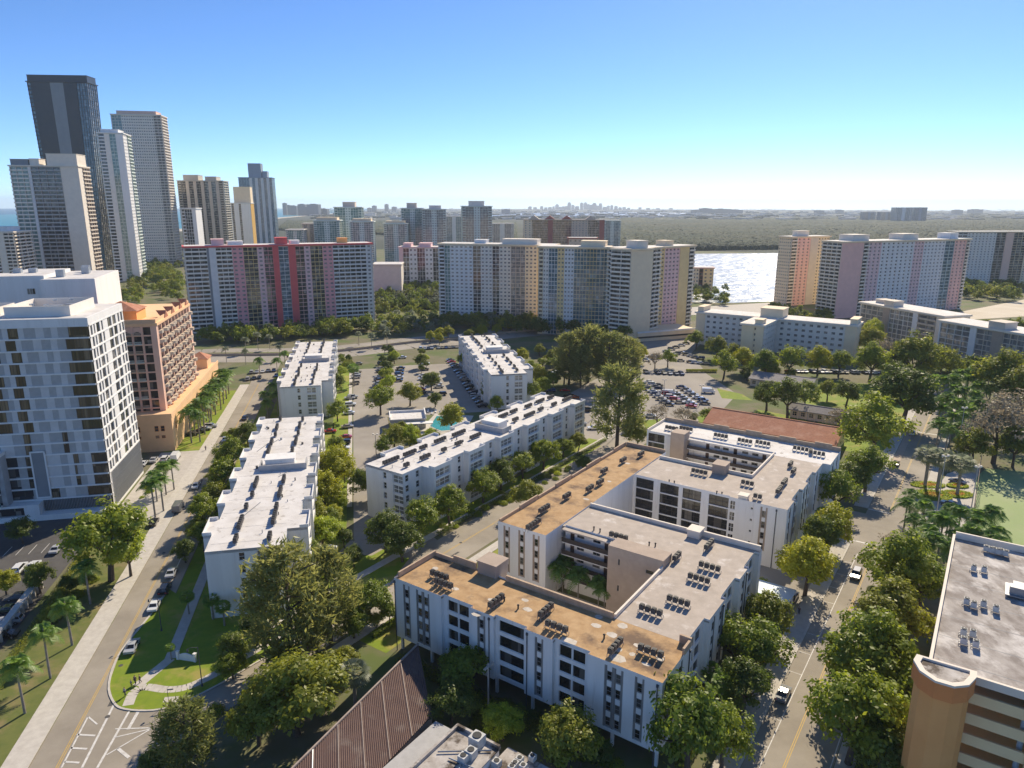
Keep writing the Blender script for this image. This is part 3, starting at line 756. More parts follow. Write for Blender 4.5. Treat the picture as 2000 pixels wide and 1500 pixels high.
# pale repair patches lying on the brown roof
rp_ = random.Random(5)
for (x, y, w_, h_) in [(930, 1200, 1.4, 1.1), (960, 1172, 1.2, .9), (1072, 1215, 1.3, 1.2), (1095, 1222, 1.1, 1), (1030, 1190, 1.6, 1.1), (1110, 1253, 2.6, 1.7), (1195, 1240, 1.7, 1.2), (1205, 1268, 1.6, 1.1), (1215, 1222, 1.5, 1.3), (1250, 1262, 2.0, .9), (1165, 1222, 1.6, 1.0), (1205, 1285, 2.4, 1.6), (1290, 1288, 1.0, .9), (1262, 1297, 1.2, .7), (1235, 1278, .9, .9), (850, 1110, 1.2, 1.0), (890, 1150, 1.2, .9), (1025, 1172, 1.2, .8), (1170, 1205, 1.2, 1.1), (1225, 905, 1.5, .9), (1145, 975, 1.4, .9), (1190, 940, 1.0, .8)]:
    u_, v_ = MF.p(x, y, ZR)
    mb = MB(); k = 7; mb.face([(u_ + w_ * .62 * math.cos(2 * math.pi * i / k) * rp_.uniform(.8, 1.1), v_ + h_ * .62 * math.sin(2 * math.pi * i / k) * rp_.uniform(.8, 1.1), ZR + .009) for i in range(k)])
    mb.build('roof_patch', 'patch', comp)
# downpipes
for (u_, v_) in [(-51.45, -.1), (-30.3, -.1), (-22.8, -.1), (-.7, -.1), (.1, 10.4), (.1, 26.0), (.1, 39), (-.62, 77.4), (-3.0, 71.1)]:
    mb = MB(); mb.cyl(u_, v_, .09, .0, 14.1, 8); mb.box(u_ - .16, u_ + .16, v_ - .12, v_ + .12, 13.9, 14.35); mb.build('downpipe', 'pipe', comp)
# vents
for (x, y) in [(1160, 1032), (1172, 1036), (1268, 1062), (1280, 1064), (1307, 940), (1317, 942), (1400, 962), (1410, 964), (985, 1170), (1012, 1185), (1180, 1243), (1100, 1228)]:
    u_, v_ = MF.p(x, y, ZR + .4); mb = MB(); mb.cyl(u_, v_, .14, ZR, ZR + .7, 8); mb.cyl(u_, v_, .24, ZR + .7, ZR + .85, 8, .12); mb.build('roof_vent', 'dark', comp)
# entrance canopy in the drive court
mb = MB(); mb.box(-6, 5.5, 51.0, 57.5, 3.4, 3.75); mb.build('entrance_canopy', 'canopy_blue', comp)
for q in ((-5.5, 51.5), (5, 51.5), (5, 57)):
    mb = MB(); mb.cyl(q[0], q[1], .16, 0, 3.4, 8); mb.build('canopy_post', 'white', comp)
mb = MB(); mb.box(-31, -16, 69.2, 71.15, 3.3, 3.55); mb.build('entrance_canopy', 'canopy_blue', comp)
sheet('drive_court', [rc(-37.9, 6.2, 49.1, 71.1)], 'lot_asphalt', .0095, MF, label='paved drive court between the two rings of the courtyard flats')
sheet('courtyard', [rc(-49, -13.1, 11.5, 34.9)], 'concrete', .0125, MF, label='planted inner courtyard of the flats')
sheet('courtyard', [rc(-37, -13.1, 87.5, 106.8)], 'concrete', .0125, MF, label='far inner courtyard of the flats')

# ------------------------------------------------------------------ rooftop condensers
def condenser_mesh(mat, name='condenser'):
    mb = MB(); mb.box(-.38, .38, -.38, .38, 0, .85, 0); mb.cyl(0, 0, .34, .85, .93, 10, m=1); mb.cyl(0, 0, .10, .93, .97, 6, m=0)
    mb.box(-.40, .40, -.40, .40, .78, .82, 1)
    return mb.mesh(name, [mat, 'dark'])
CONDM = condenser_mesh('condenser'); CONDW = condenser_mesh('condenser_white')
_RF = {}
def rack(world, rz, n, z, label, group, sp=1.05, me=None, stand=.55):
    t = thing('condenser_rack', label, 'air conditioner', (world[0], world[1], z), rz, group)
    k = (n, stand)
    if k not in _RF:
        mb = MB(); L = n * sp
        mb.box(-L / 2, L / 2, -.36, -.28, stand - .1, stand); mb.box(-L / 2, L / 2, .28, .36, stand - .1, stand)
        for i in range(n + 1):
            x = -L / 2 + i * sp
            for y in (-.32, .32): mb.box(x - .04, x + .04, y - .04, y + .04, .012, stand - .1)
        _RF[k] = mb.mesh('stand', ['steel'])
    put(_RF[k], 'stand', t)
    for i in range(n): put(me or CONDM, 'condenser', t, (-n * sp / 2 + sp * (i + .5), 0, stand + .002))
    return t
main_racks = [  # pixel, along u (0) or v (1), count, where
    (858, 1122, 0, 4, 'front brown roof, far left end'), (866, 1138, 0, 4, 'front brown roof, left end, near one of two'),
    (969, 1172, 1, 4, 'front brown roof, beside the tan stair box'), (1066, 1190, 1, 4, 'middle of the front brown roof, pointing away'),
    (1087, 1222, 0, 4, 'middle of the front brown roof, beside a large pale patch'), (1202, 1260, 1, 4, 'front brown roof near the right end, pointing away'),
    (1271, 1270, 0, 4, 'right end of the front brown roof'), (1271, 1190, 0, 4, 'pale right wing roof, nearest the brown roof'),
    (1325, 1172, 0, 4, 'pale right wing roof, second from the brown roof'), (1365, 1128, 0, 4, 'pale right wing roof, third from the brown roof'),
    (1386, 1105, 0, 4, 'pale right wing roof, fourth from the brown roof'), (1322, 1085, 1, 3, 'pale roof behind the tan stair tower'),
    (1385, 1062, 1, 4, 'pale roof beside the roof hatch'), (1208, 1046, 0, 4, 'pale roof over the gallery courtyard'),
    (1042, 1022, 1, 5, 'brown side roof, nearest the camera'), (1063, 992, 1, 4, 'brown side roof, second from the near end'), (1107, 967, 1, 3, 'brown side roof, third from the near end'),
    (1152, 952, 1, 3, 'brown side roof, fourth from the near end'), (1172, 940, 1, 3, 'brown side roof, fifth from the near end'), (1180, 918, 1, 3, 'brown side roof, sixth from the near end'),
    (1217, 897, 1, 3, 'brown side roof, second from the far end'), (1252, 885, 1, 3, 'brown side roof, at the far end'),
    (1366, 920, 0, 4, 'far ring roof beside the courtyard'), (1460, 942, 0, 3, 'far ring roof next to the stair box'), (1522, 955, 1, 4, 'far ring roof, near pair, left one'), (1532, 940, 1, 4, 'far ring roof, near pair, right one'),
    (1544, 905, 1, 3, 'far ring roof, far pair, left one'), (1550, 918, 1, 3, 'far ring roof, far pair, right one'), (1480, 968, 0, 2, 'far ring roof at the front edge'),
    (1312, 835, 0, 4, 'white far wing, leftmost'), (1340, 836, 0, 4, 'white far wing, behind the tan stair tower'), (1408, 850, 0, 4, 'white far wing, third from left'), (1455, 860, 0, 4, 'white far wing, fourth from left'),
    (1490, 864, 0, 4, 'white far wing, fifth from left'), (1568, 876, 0, 5, 'white far wing, second from the right end'), (1596, 884, 0, 4, 'white far wing, at the right end')]
for (x, y, ax, n, where) in main_racks:
    rack(U(x, y, ZR + 1.0), MF.rz + (math.pi / 2 if ax else 0), n, ZR + .01, 'condenser row on the %s' % where, 'condenser racks on the courtyard flats')

# ================================================================== white blocks of flats
def white_block(fr, u0, v0, L, label, where, wd=16.5, skew=0.0, nb=12, units=24):
    o = fr.w(u0, v0); rz = fr.rz + R(skew)
    t = thing('apartment_block', label, 'apartments', (o[0], o[1], 0), rz)
    zr = 14.2; bl_ = L / nb
    # right side outline going away, left side coming back; alternate bays stand out
    right = [(wd, 0.0)]; left = [(0.0, 0.0)]
    for i in range(nb):
        d = 2.0 if i % 2 else 0.0
        mid_d = .9 if nb // 2 - 1 <= i <= nb // 2 else 0
        x = wd + d - 2.2 * (i == 0) ; xl = -d * .9 + (i * .12)
        right += [(x, i * bl_), (x, (i + 1) * bl_)]
        left += [(xl, i * bl_), (xl, (i + 1) * bl_)]
    right = right[1:]; left = left[1:]
    poly = left[::-1] + right
    zs = [.5 + 2.75 * k for k in range(5)]
    mb = MB(); wins = []
    pts = right
    for side, pl in ((0, right), (1, left[::-1])):
        for i in range(len(pl) - 1):
            p0, p1 = pl[i], pl[i + 1]
            ln = math.dist(p0, p1)
            if ln < .05: continue
            if ln < 4.5:
                facade(mb, p0, p1, 0, zr + .35, []); continue
            bay = (i // 2) if side == 0 else nb - 1 - i // 2
            if bay % 2:
                ops = [(.7, ln - .7, z + .15, z + 2.35) for z in zs[0:]]
                facade(mb, p0, p1, 0, zr + .35, ops, .5)
                wins.append((p0, p1, ops, .48, dict(cols=3, rows=2, glass='glass_grey', bar=.14)))
            else:
                ops = [(a, a + 1.3, z + .5, z + 2.3) for z in zs for a in (1.0, ln - 2.3)]
                facade(mb, p0, p1, 0, zr + .35, ops, .25)
                wins.append((p0, p1, ops, .22, dict(cols=1, rows=2)))
    # near end
    p0, p1 = left[0], (wd - 2.2, 0.0)
    oo = [(6.2, 7.3, z + .5, z + 2.2) for z in zs]
    ebal = [(9.6, 13.0, z + .1, z + 2.3) for z in zs]
    facade(mb, p0, p1, 0, zr + .35, oo + ebal, .3)
    wins.append((p0, p1, oo, .22, dict(cols=1, rows=2))); wins.append((p0, p1, ebal, .28, dict(cols=2, rows=2, glass='glass_grey', bar=.16)))
    facade(mb, right[-1], left[-1], 0, zr + .35, [])
    mb.build('wall', 'white', t)
    for (a, b, ops, dep, kw) in wins: add_windows(t, a, b, ops, dep, **kw)
    mb = MB(); mb.prism([(x + (.03 if x < wd / 2 else -.03), y) for x, y in poly], zr - .3, zr + .30); mb.build('roof', 'white_roof', t)
    # parapet fins on the standing-out bays
    for i in range(nb):
        for sgn, x in ((0, 0), (1, 0)):
            if i % 2 == 0: continue
            xx = right[2 * i][0] if sgn else left[2 * i][0]
            mb = MB()
            a, b = (xx - 1.7, xx + .12) if sgn else (xx - .12, xx + 1.7)
            mb.box(a, b, i * bl_ - .12, i * bl_ + .1, zr + .302, zr + 1.0); mb.box(a, b, (i + 1) * bl_ - .1, (i + 1) * bl_ + .12, zr + .302, zr + 1.0)
            mb.box((b - .2) if sgn else a, b if sgn else (a + .2), i * bl_ + .1, (i + 1) * bl_ - .1, zr + .302, zr + .9)
            mb.build('parapet', 'white', t)
    ym = L * .5
    mb = MB(); mb.box(wd * .30, wd * .98, ym - 2.6, ym - 2.35, zr + .302, zr + 1.9); mb.box(wd * .30, wd * .32, ym - 2.35, ym + 2.0, zr + .302, zr + 1.9); mb.box(wd * .96, wd * .98, ym - 2.35, ym + 2, zr + .302, zr + 1.9)
    mb.build('roof_screen', 'mid_grey', t)
    mb = MB(); mb.box(wd * .38, wd * .8, ym - .8, ym + 3.6, zr + .302, zr + 2.6); mb.box(wd * .37, wd * .81, ym - .95, ym + 3.75, zr + 2.6, zr + 2.8); mb.build('lift_house', 'white', t)
    rr = random.Random(L + u0)
    for k in range(26):
        mb = MB(); a_, b_ = rr.uniform(2.0, wd - 2.5), rr.uniform(2, L - 2); mb.cyl(a_, b_, rr.choice((.1, .16, .3)), zr + .3, zr + rr.uniform(.6, 1.1), 7); mb.build('roof_vent', rr.choice(('condenser', 'galvanised')), t)
    for k in range(5):
        mb = MB(); a_, b_ = rr.uniform(2.5, wd - 5), rr.uniform(4, L - 12); mb.tube((a_, b_, zr + .42), (a_ + rr.uniform(-1, 3), b_ + rr.uniform(3, 8), zr + .42), .07, .07, 5); mb.build('roof_conduit', 'steel', t)
    for k in range(int(L / 7.5)):
        mb = MB(); y_ = 3 + k * 7.5 + rr.uniform(-.3, .3); mb.box(.6, wd - 2.6, y_, y_ + .09, zr + .301, zr + .318); mb.build('membrane_seam', 'mid_grey', t)
    k = 0
    for rw, xx in ((0, wd * .30), (1, wd * .68)):
        for i in range(units // 2):
            yy = (i + .5 + rr.uniform(-.12, .12)) * L / (units // 2)
            if abs(yy - ym - .5) < 5.0: continue
            x, y = xx + (i * .1) + rr.uniform(-.3, .3), yy
            wx, wy = o[0] + x * math.cos(rz) - y * math.sin(rz), o[1] + x * math.sin(rz) + y * math.cos(rz)
            rack((wx, wy), rz + math.pi / 2, rr.choice((2, 3, 4, 5, 6)), zr + .302, 'condenser row on the %s, %s row, %s from the near end' % (where, ('left', 'right')[rw], nth(k)), 'condenser rows on the white flats', 1.0, None, .4)
            k += 1
        k = 0
    return t
white_block(BF, 0.3, 0.2, 91, 'long white block of flats with sawtooth roof edges beside the left street', 'near left white flats', 17.0, 0)
white_block(BF, 2.0, 132.5, 91, 'white block of flats beyond the left one, in front of the pink slab', 'far left white flats', 17.0, 0)
white_block(BF, 82.5, 136, 89, 'white block of flats at the far side of the car park', 'far centre white flats', 17.0, 0)
white_block(MF, -99.0, 39, 87, 'long white block of flats standing across the centre of the view', 'centre white flats', 15.2, 0)

# ================================================================== pool and pool house
pl = U(860, 835)
t = thing('pool_house', 'low white and grey pool house beside the turquoise pool', 'pool house', U(800, 838), BF.rz + R(-2))
mb = MB(); mb.box(-7, 6, 0, 9, 0, 3.6); mb.build('wall', 'mid_grey', t)
mb = MB(); mb.box(-7.3, 6.3, -.3, 9.3, 3.6, 4.0); mb.build('roof', 'white_roof', t)
mb = MB(); mb.box(-7.2, -6.8, 0, 9, 4.0, 4.8); mb.box(5.8, 6.2, 0, 9, 4.0, 5.4); mb.box(-6.8, 5.8, 8.6, 9, 4.0, 4.8); mb.build('parapet', 'white', t)
mb = MB(); mb.box(-2, 8.5, -3.4, -.5, 2.7, 2.95); mb.build('porch_roof', 'white', t)
for x in (-1.6, 3.2, 8.0):
    mb = MB(); mb.cyl(x, -3.1, .12, 0, 2.7, 8); mb.build('porch_post', 'white', t)
for x in (-5, -2, 1, 4): put(window_mesh(1.6, 1.6, 2), 'window', t, (x, -.04, 1.2))
sheet('pool_deck', [UU([(815, 845), (850, 808), (925, 812), (905, 850), (860, 866)])], 'pale_concrete', .028, label='pale deck round the pool')
mb = MB(); mb.prism(UU([(838, 834), (852, 811), (905, 815), (885, 842), (862, 844)]), .03, .12)
o = mb.build('pool_coping', 'pale_concrete', kind='structure')
mb = MB(); mb.prism(UU([(840, 833), (853, 813), (902, 816), (884, 840), (862, 842)]), .02, .15); o = mb.build('swimming_pool', 'pool_water', kind='structure'); o['label'] = 'turquoise swimming pool between the white flats'
for i in range(9):
    x, y = U(836 + i * 7.5, 805 + (i % 2) * 3)
    mb = MB(); mb.box(-.32, .32, -.95, .45, .28, .36); mb.face([(-.32, .45, .36), (.32, .45, .36), (.32, .95, .85), (-.32, .95, .85)]); mb.box(-.3, -.24, -.9, -.84, 0, .28); mb.box(.24, .3, -.9, -.84, 0, .28); mb.box(-.3, -.24, .36, .42, 0, .28); mb.box(.24, .3, .36, .42, 0, .28)
    tag(mb.build('sun_lounger', 'white', None, (x, y, .03)), 'white sun lounger on the pool deck, %s from the left' % nth(i), 'lounger', 'loungers by the pool')
# ================================================================== hotel tower on the left
hot = thing('hotel_tower', 'white and grey panelled hotel tower with brown mirrored glass at the left edge', 'tower', BF.w(-35.2, 61.2) + (0,), BF.rz)
HF = 3.05; NF = 15; HZ0 = 4.6; HT = HZ0 + HF * NF
PC = {}
def panel(kind, wd, h):
    k = (kind, round(wd, 2), round(h, 2))
    if k not in PC:
        mb = MB()
        if kind == 'glass':
            mb.box(0, wd, .0, .05, 0, h, 1); n = max(1, round(wd / .75))
            for i in range(n + 1): mb.box(wd * i / n - .025, wd * i / n + .025, -.05, 0, 0, h, 0)
            PC[k] = mb.mesh('window', ['gold' if False else 'dark', 'glass_brown'])
        else:
            mb.box(0, wd, -.04 if kind == 'white' else 0.02, .05, 0, h, 0)
            PC[k] = mb.mesh('wall_panel', ['pale_grey' if kind == 'white' else 'mid_grey'])
    return PC[k]
rr = random.Random(4)
# core and floor bands (x runs left from the lit corner: the front wall is y = 0, x from -46 to 0)
mb = MB(); mb.box(-46, -.1, .15, 28.0, 0, HT); mb.build('core', 'glass', hot)
for k in range(NF + 1):
    mb = MB(); z = HZ0 + k * HF; mb.box(-46, 0.0, -.22, .3, z - .19, z + .19); mb.box(-.3, .22, .31, 28.2, z - .16, z + .16); mb.build('floor_band', 'white', hot)
mb = MB(); mb.box(-46.1, .14, -.14, 28.3, HT + .17, HT + 2.0); mb.build('parapet', 'white', hot)
mb = MB(); mb.box(-45.5, -.5, .4, 27.8, HT + 2.0, HT + 2.05); mb.build('roof', 'white_roof', hot)
for k in range(NF):
    z = HZ0 + k * HF + .17; h = HF - .34; x = -.05
    row = [('glass', 4.6 + .9 * (k % 2)), ('grey', 1.8), ('white', 1.5), ('grey', 2.3), ('white', 1.9), ('grey', 2.6), ('white', 1.3), ('glass', 2.2), ('white', 1.3), ('grey', 1.4), ('glass', 5.0), ('grey', 1.6), ('white', 1.6), ('glass', 4.0), ('white', 1.5), ('grey', 2.5), ('glass', 4)]
    if k in (4, 5): row = [('grey', 1.8), ('white', 1.4), ('grey', 1.7), ('white', 2.0), ('grey', 1.6), ('glass', 1.2), ('grey', 3), ('white', 1.4), ('grey', 3.1), ('glass', 1.5), ('grey', 2.6), ('white', 3), ('grey', 3.6), ('white', 3), ('grey', 6)]
    if k < 4: row = [('glass', 3.6), ('white', 1.3), ('grey', 1.6), ('glass', 1.4), ('white', 1.4), ('grey', 1.7), ('white', 3.4), ('grey', 1.3), ('glass', 3.4), ('grey', 2.0)] if k else [('glass', 5.6), ('grey', 3.0), ('white', 2.3), ('grey', 1.5), ('glass', 1.9), ('white', 2.3), ('grey', 2)]
    j = (k * 7 % 5) * .22
    for i, (kd, wd) in enumerate(row):
        wd = round(wd + (j if i == 1 else -j if i == 3 else 0), 2)
        if x - wd < -46: break
        put(panel(kd, wd, h), 'window' if kd == 'glass' else 'wall_panel', hot, (x - wd, .08, z)); x -= wd
# tall framed recess
mb = MB(); mb.box(-17.6, -14.6, -.25, -.12, 5.4, 17.6, 1); mb.box(-17.9, -17.55, -.4, -.1, 5.0, 18.0); mb.box(-14.65, -14.3, -.4, -.1, 5.0, 18.0); mb.box(-17.9, -14.3, -.4, -.1, 17.6, 18.0); mb.box(-17.9, -14.3, -.4, -.1, 5.0, 5.4)
mb.build('framed_recess', ['white', 'slate'], hot)
# lower left balcony wing
mb = MB(); mb.box(-46, -23.5, -3.2, -.16, HZ0, HZ0 + 4.3 * HF); mb.build('balcony_wing', 'mid_grey', hot)
for k in range(4):
    for i in range(3):
        mb = MB(); z = HZ0 + k * HF + .4; x = -24.6 - i * 7.2
        mb.box(x - 6.4, x, -3.26, -3.22, z, z + 2.6, 0); mb.box(x - 6.4, x, -4.5, -3.27, z - .2, z - .02, 1); mb.box(x - 6.4, x, -4.5, -4.44, z, z + 1.0, 2); mb.box(x - 3.3, x - 3.1, -4.4, -3.27, z, z + 2.6, 1)
        mb.build('balcony', ['glass', 'white', 'glass_teal'], hot)
mb = MB(); mb.box(-46, -23.5, -3.25, -.16, HZ0 + 4.3 * HF + .01, HZ0 + 4.3 * HF + .9); mb.box(-46, -30, -3.2, -.2, HZ0 + 4.3 * HF + .9, HZ0 + 4.3 * HF + 4); mb.build('terrace_wall', 'white', hot)
# podium openings
for z in (.0 + 1.6, 4.0 - .6):
    pass
mb = MB(); mb.box(-46, .1, -3.4, -.2, 0, 1.5); mb.box(-46, -16.5, -3.4, -.2, 3.9, 4.5); mb.box(-20, -16.5, -3.4, -.2, 1.5, 3.9); mb.box(-40, -38.5, -3.4, -.2, 1.5, 3.9); mb.build('podium_wall', 'white', hot)
mb = MB(); mb.box(-38.4, -20.1, -2.6, -2.5, 1.6, 3.8); mb.build('podium_window', 'glass', hot)
for i in range(44):
    mb = MB(); mb.box(-16.3 + i * .37, -16.15 + i * .37, -.6, -.3, 1.5, 4.4); mb.build('louvre', 'slate', hot)
# lit right side: pairs of windows in white wall
mb = MB(); rops = []
for k in range(NF):
    z = HZ0 + k * HF + .3
    for (a, b) in [(1.0, 2.4), (3.3, 4.4), (5.4, 8.0), (9.2, 10.4), (14.2, 17.4), (18.4, 21.2), (23.0, 24.4), (25.6, 27.2)]:
        if k < 2: continue
        o_ = .5 * (k % 2)
        rops.append((a + o_, min(b + o_, 27.8), z, z + HF - .5))
facade(mb, (.1, .2), (.1, 28.2), 0, HT + .2, rops, .3); mb.build('side_wall', 'white', hot)
add_windows(hot, (.1, .2), (.1, 28.2), rops, .28, cols=2, rows=1, frame='dark', glass='glass')
for i in range(40):
    mb = MB(); mb.box(.2, .35, 1.2 + i * .67, 1.4 + i * .67, 1.0, HZ0 + 2 * HF - .2); mb.build('louvre', 'slate', hot)
# plant on the roof
for (a, b, c_, d_, h_) in [(-20, -5, 4, 22, 2.6), (-40, -24, 3, 20, 1.8)]:
    mb = MB(); z = HT + 2.05; mb.box(a, b, c_, c_ + .2, z, z + h_); mb.box(a, b, d_ - .2, d_, z, z + h_); mb.box(a, a + .2, c_ + .2, d_ - .2, z, z + h_); mb.box(b - .2, b, c_ + .2, d_ - .2, z, z + h_); mb.build('plant_screen', 'cool_white', hot)
for i in range(9):
    mb = MB(); x, y = rr.uniform(-42, -7), rr.uniform(5, 20); z = HT + 2.05; w_ = rr.uniform(.8, 2); mb.box(x - w_, x + w_, y - 1, y + 1, z, z + rr.uniform(1, 2.4)); mb.cyl(x, y, .6, z + 2.4, z + 2.8, 10); mb.build('roof_unit', 'galvanised', hot)

# ================================================================== orange and salmon tower on its podium
org = thing('salmon_tower', 'salmon and orange tower with arched loggias on a peach podium beside the left street', 'tower', BF.w(-30.5, 109.5) + (0,), BF.rz)
mb = MB(); mb.box(-34, 0, 0, 86, 0, 12.0); mb.build('podium', 'peach', org)
mb = MB(); mb.box(-34.2, .2, -.2, 0.15, 11.6, 12.9); mb.box(-.15, .2, .15, 86.2, 11.6, 12.9); mb.build('podium_parapet', 'peach', org)
for i in range(2):
    for j in range(2):
        for q in (0, 1.9): put(window_mesh(1.2, 1.9 if j else 1.0, 1, 2, 'orange_dark'), 'window', org, (-13 + i * 7.5 + q, -.02, 4.6 + j * 2.4))
for i in range(14): put(window_mesh(1.6, 2.2, 2, 2, 'orange_dark'), 'window', org, (.02, 4 + i * 5.6, 6.5), R(90))
TX0, TX1, TY0, TY1, TZ = -26.0, -3.4, 8.0, 58.0, 41.5
mb = MB(); mb.box(TX0 + .6, TX1 - .6, TY0 + .6, TY1, 12, TZ - .3); mb.build('core', 'glass', org)
nf = 9; fh = (TZ - 13.5) / nf
for k in range(nf + 1):
    mb = MB(); z = 12 + 1.0 + k * fh; mb.box(TX0, TX1, TY0, TY1 + .02, z - .22, z + .22); mb.build('floor_band', 'salmon', org)
def pier(x0, x1, y0, y1, mat='salmon', z1=TZ):
    mb = MB(); mb.box(x0, x1, y0, y1, 12, z1); mb.build('pier', mat, org)
for x in (TX0, -20.8, -17.8, -11.2, -8.2): pier(x, x + 1.5 if x in (TX0,) else x + .55, TY0 - .15, TY0 + .62)
pier(-5.2, TX1 + .1, TY0 - .2, TY0 + 1.2); pier(TX0 - .1, TX0 + 3, TY0 - .2, TY0 + 1)
for i in range(11): pier(TX1 - .62, TX1 + .15, TY0 + 1.3 + i * 4.8, TY0 + 1.9 + i * 4.8)
pier(TX1 - .7, TX1 + .3, TY1 - 2, TY1 + .1)
for k in range(nf):
    z = 13.2 + k * fh
    for (a, b) in ((-20.2, -17.8), (-17.2, -11.2), (-10.6, -8.2)):   # loggia balustrades on the front
        mb = MB(); w_ = b - a
        mb.box(a, b, TY0 - .8, TY0 + .5, z, z + .16); mb.box(a, b, TY0 - .8, TY0 - .7, z + .9, z + 1.02)
        for i in range(int(w_ / .35) + 1): mb.box(a + i * .35, a + i * .35 + .12, TY0 - .78, TY0 - .7, z + .16, z + .9)
        mb.build('balcony', ['teal_white' if k % 2 else 'balustrade'], org)
    for i in range(10):
        y0 = TY0 + 2.2 + i * 4.8; bow = .9 + .5 * ((i + k) % 2)
        mb = MB(); pts = [(TX1, y0), (TX1 + bow, y0 + .9), (TX1 + bow * 1.25, y0 + 2.0), (TX1 + bow, y0 + 3.1), (TX1, y0 + 4.0)]
        mb.prism(pts, z, z + .2); mb.prism([(p[0] - .02, p[1]) for p in pts], z + .2, z + 1.0); mb.build('balcony', 'balustrade', org)
for (a, b) in ((-20.2, -17.8), (-17.2, -11.2), (-10.6, -8.2)):   # arches at the head
    mb = MB(); w_ = b - a; cx = (a + b) / 2; z0 = TZ - 3.4; r_ = min(w_ / 2, 1.4); k = 10
    pts = [(a, z0 + 2.6), (a, z0)] + [(cx - w_ / 2 * math.cos(math.pi * i / k), z0 + r_ * math.sin(math.pi * i / k)) for i in range(k + 1)] + [(b, z0 + 2.6)]
    mb.face([(p[0], TY0 - .05, p[1]) for p in pts[::-1]]); mb.build('arch', 'salmon', org)
mb = MB(); mb.box(TX0 - .5, TX1 + .5, TY0 - .5, TY1 + .4, TZ - .29, TZ + .6); mb.box(TX0, TX1, TY0 + .1, TY0 + .4, TZ + .6, TZ + 1.8); mb.box(TX1 - .3, TX1, TY0 + .4, TY1, TZ + .6, TZ + 1.8); mb.box(TX0, TX0 + .3, TY0 + .4, TY1, TZ + .6, TZ + 1.8); mb.build('cornice', 'peach', org)
mb = MB(); mb.box(-22, -10, TY0 + 4, TY0 + 15, TZ + .6, TZ + 4.2); mb.build('roof_pavilion', 'orange_wall', org)
mb = MB(); a = [(-22.6, TY0 + 3.4), (-9.4, TY0 + 3.4), (-9.4, TY0 + 15.6), (-22.6, TY0 + 15.6)]; ap = (-16, TY0 + 9.5, TZ + 7.0)
for i in range(4): mb.face([a[i] + (TZ + 4.2,), a[(i + 1) % 4] + (TZ + 4.2,), ap])
mb.build('pavilion_roof', 'terracotta', org)
for i, y in enumerate((14, 24, 36, 46)):
    mb = MB(); y += TY0 - 4
    mb.face([(TX1 + .3, y, TZ - .5), (TX1 + .3, y + 7, TZ - .5), (TX1 + .3, y + 3.5, TZ + 3)]); mb.face([(TX1 + .3, y, TZ - .5), (TX1 + .3, y + 3.5, TZ + 3), (TX1 - 3, y + 3.5, TZ + 3)]); mb.face([(TX1 + .3, y + 7, TZ - .5), (TX1 - 3, y + 3.5, TZ + 3), (TX1 + .3, y + 3.5, TZ + 3)])
    mb.build('gable', 'terracotta', org)
mb = MB(); mb.box(-9, -2, 74, 82, 12, 16); mb.build('corner_pavilion', 'peach', org)
mb = MB(); a = [(-9.6, 73.4), (-1.4, 73.4), (-1.4, 82.6), (-9.6, 82.6)]
for i in range(4): mb.face([a[i] + (16,), a[(i + 1) % 4] + (16,), (-5.5, 78, 18.6)])
mb.build('corner_pavilion_roof', 'terracotta', org)

# ================================================================== white block behind the hotel
wb = thing('white_block', 'plain white block with deep notches behind the panelled hotel tower', 'building', BF.w(-62, 128) + (0,), BF.rz + R(4))
mb = MB()
def wbx(x0, x1, y0, y1, h):
    mb = MB(); mb.box(x0, x1, y0, y1, 0, h); mb.build('wall', 'white', wb)
    mb = MB(); mb.box(x0 + .3, x1 - .3, y0 + .3, y1 - .3, h, h + .05); mb.build('roof', 'white_roof', wb)
wbx(-8, 8, 0, 34, 56); wbx(-22, -8.02, 4, 34, 57); wbx(-34, -22.02, 10, 36, 55.5); wbx(-50, -34.02, 2, 36, 52)
for k in range(12):
    put(window_mesh(2.4, 2.0, 3, 1), 'window', wb, (-13.5, 3.95, 8 + k * 3.9)); put(window_mesh(1.6, 2.0, 2, 1), 'window', wb, (-30, 9.95, 8 + k * 3.9)); put(window_mesh(9, 2.2, 5, 1, 'white', 'glass_teal'), 'window', wb, (-47, 1.95, 7 + k * 3.7))
for i in range(8):
    mb = MB(); x, y = rr.uniform(-45, 5), rr.uniform(8, 30); mb.box(x - 1.2, x + 1.2, y - 1, y + 1, 52, 58.5); mb.build('roof_unit', 'galvanised', wb)

# ================================================================== car park building at bottom right
gar = thing('parking_garage', 'cream multi-storey car park with stained roof and orange corner tower at bottom right', 'parking garage', MF.w(30.5, 13.6) + (0,), MF.rz)
GH = 22.0
mb = MB(); mb.box(.4, 24, .6, 45.2, GH - .5, GH); mb.build('roof_deck', 'deck_roof', gar)
mb = MB(); mb.box(0, .4, 0.9, 45.6, GH - .6, GH + .55); mb.box(.4, 24, 45.2, 45.6, GH - .6, GH + 1.2); mb.box(4.5, 24, .2, .6, GH - .6, GH + .5); mb.build('parapet', 'warm_white', gar)
for k in range(7):
    z = GH - 3.0 * (k + 1)
    mb = MB(); mb.box(.5, 24, .8, 45, z - .3, z); mb.build('deck', 'cream_deck', gar)
    mb = MB(); mb.box(4.6, 11.6, .15, .5, z - .35, z + 1.15); mb.box(13.2, 24, .15, .5, z - .35, z + 1.15); mb.box(.05, .45, 1, 45.4, z - .35, z + 1.15); mb.build('deck_parapet', 'cream_deck', gar)
    mb = MB(); mb.cyl(11.0, 1.6, .35, z + 0.0, z + 2.5, 10); mb.build('column', 'canopy_blue', gar)
mb = MB(); mb.box(11.62, 13.18, -.1, .6, 0, GH + .3); mb.build('pier', 'cream_deck', gar)
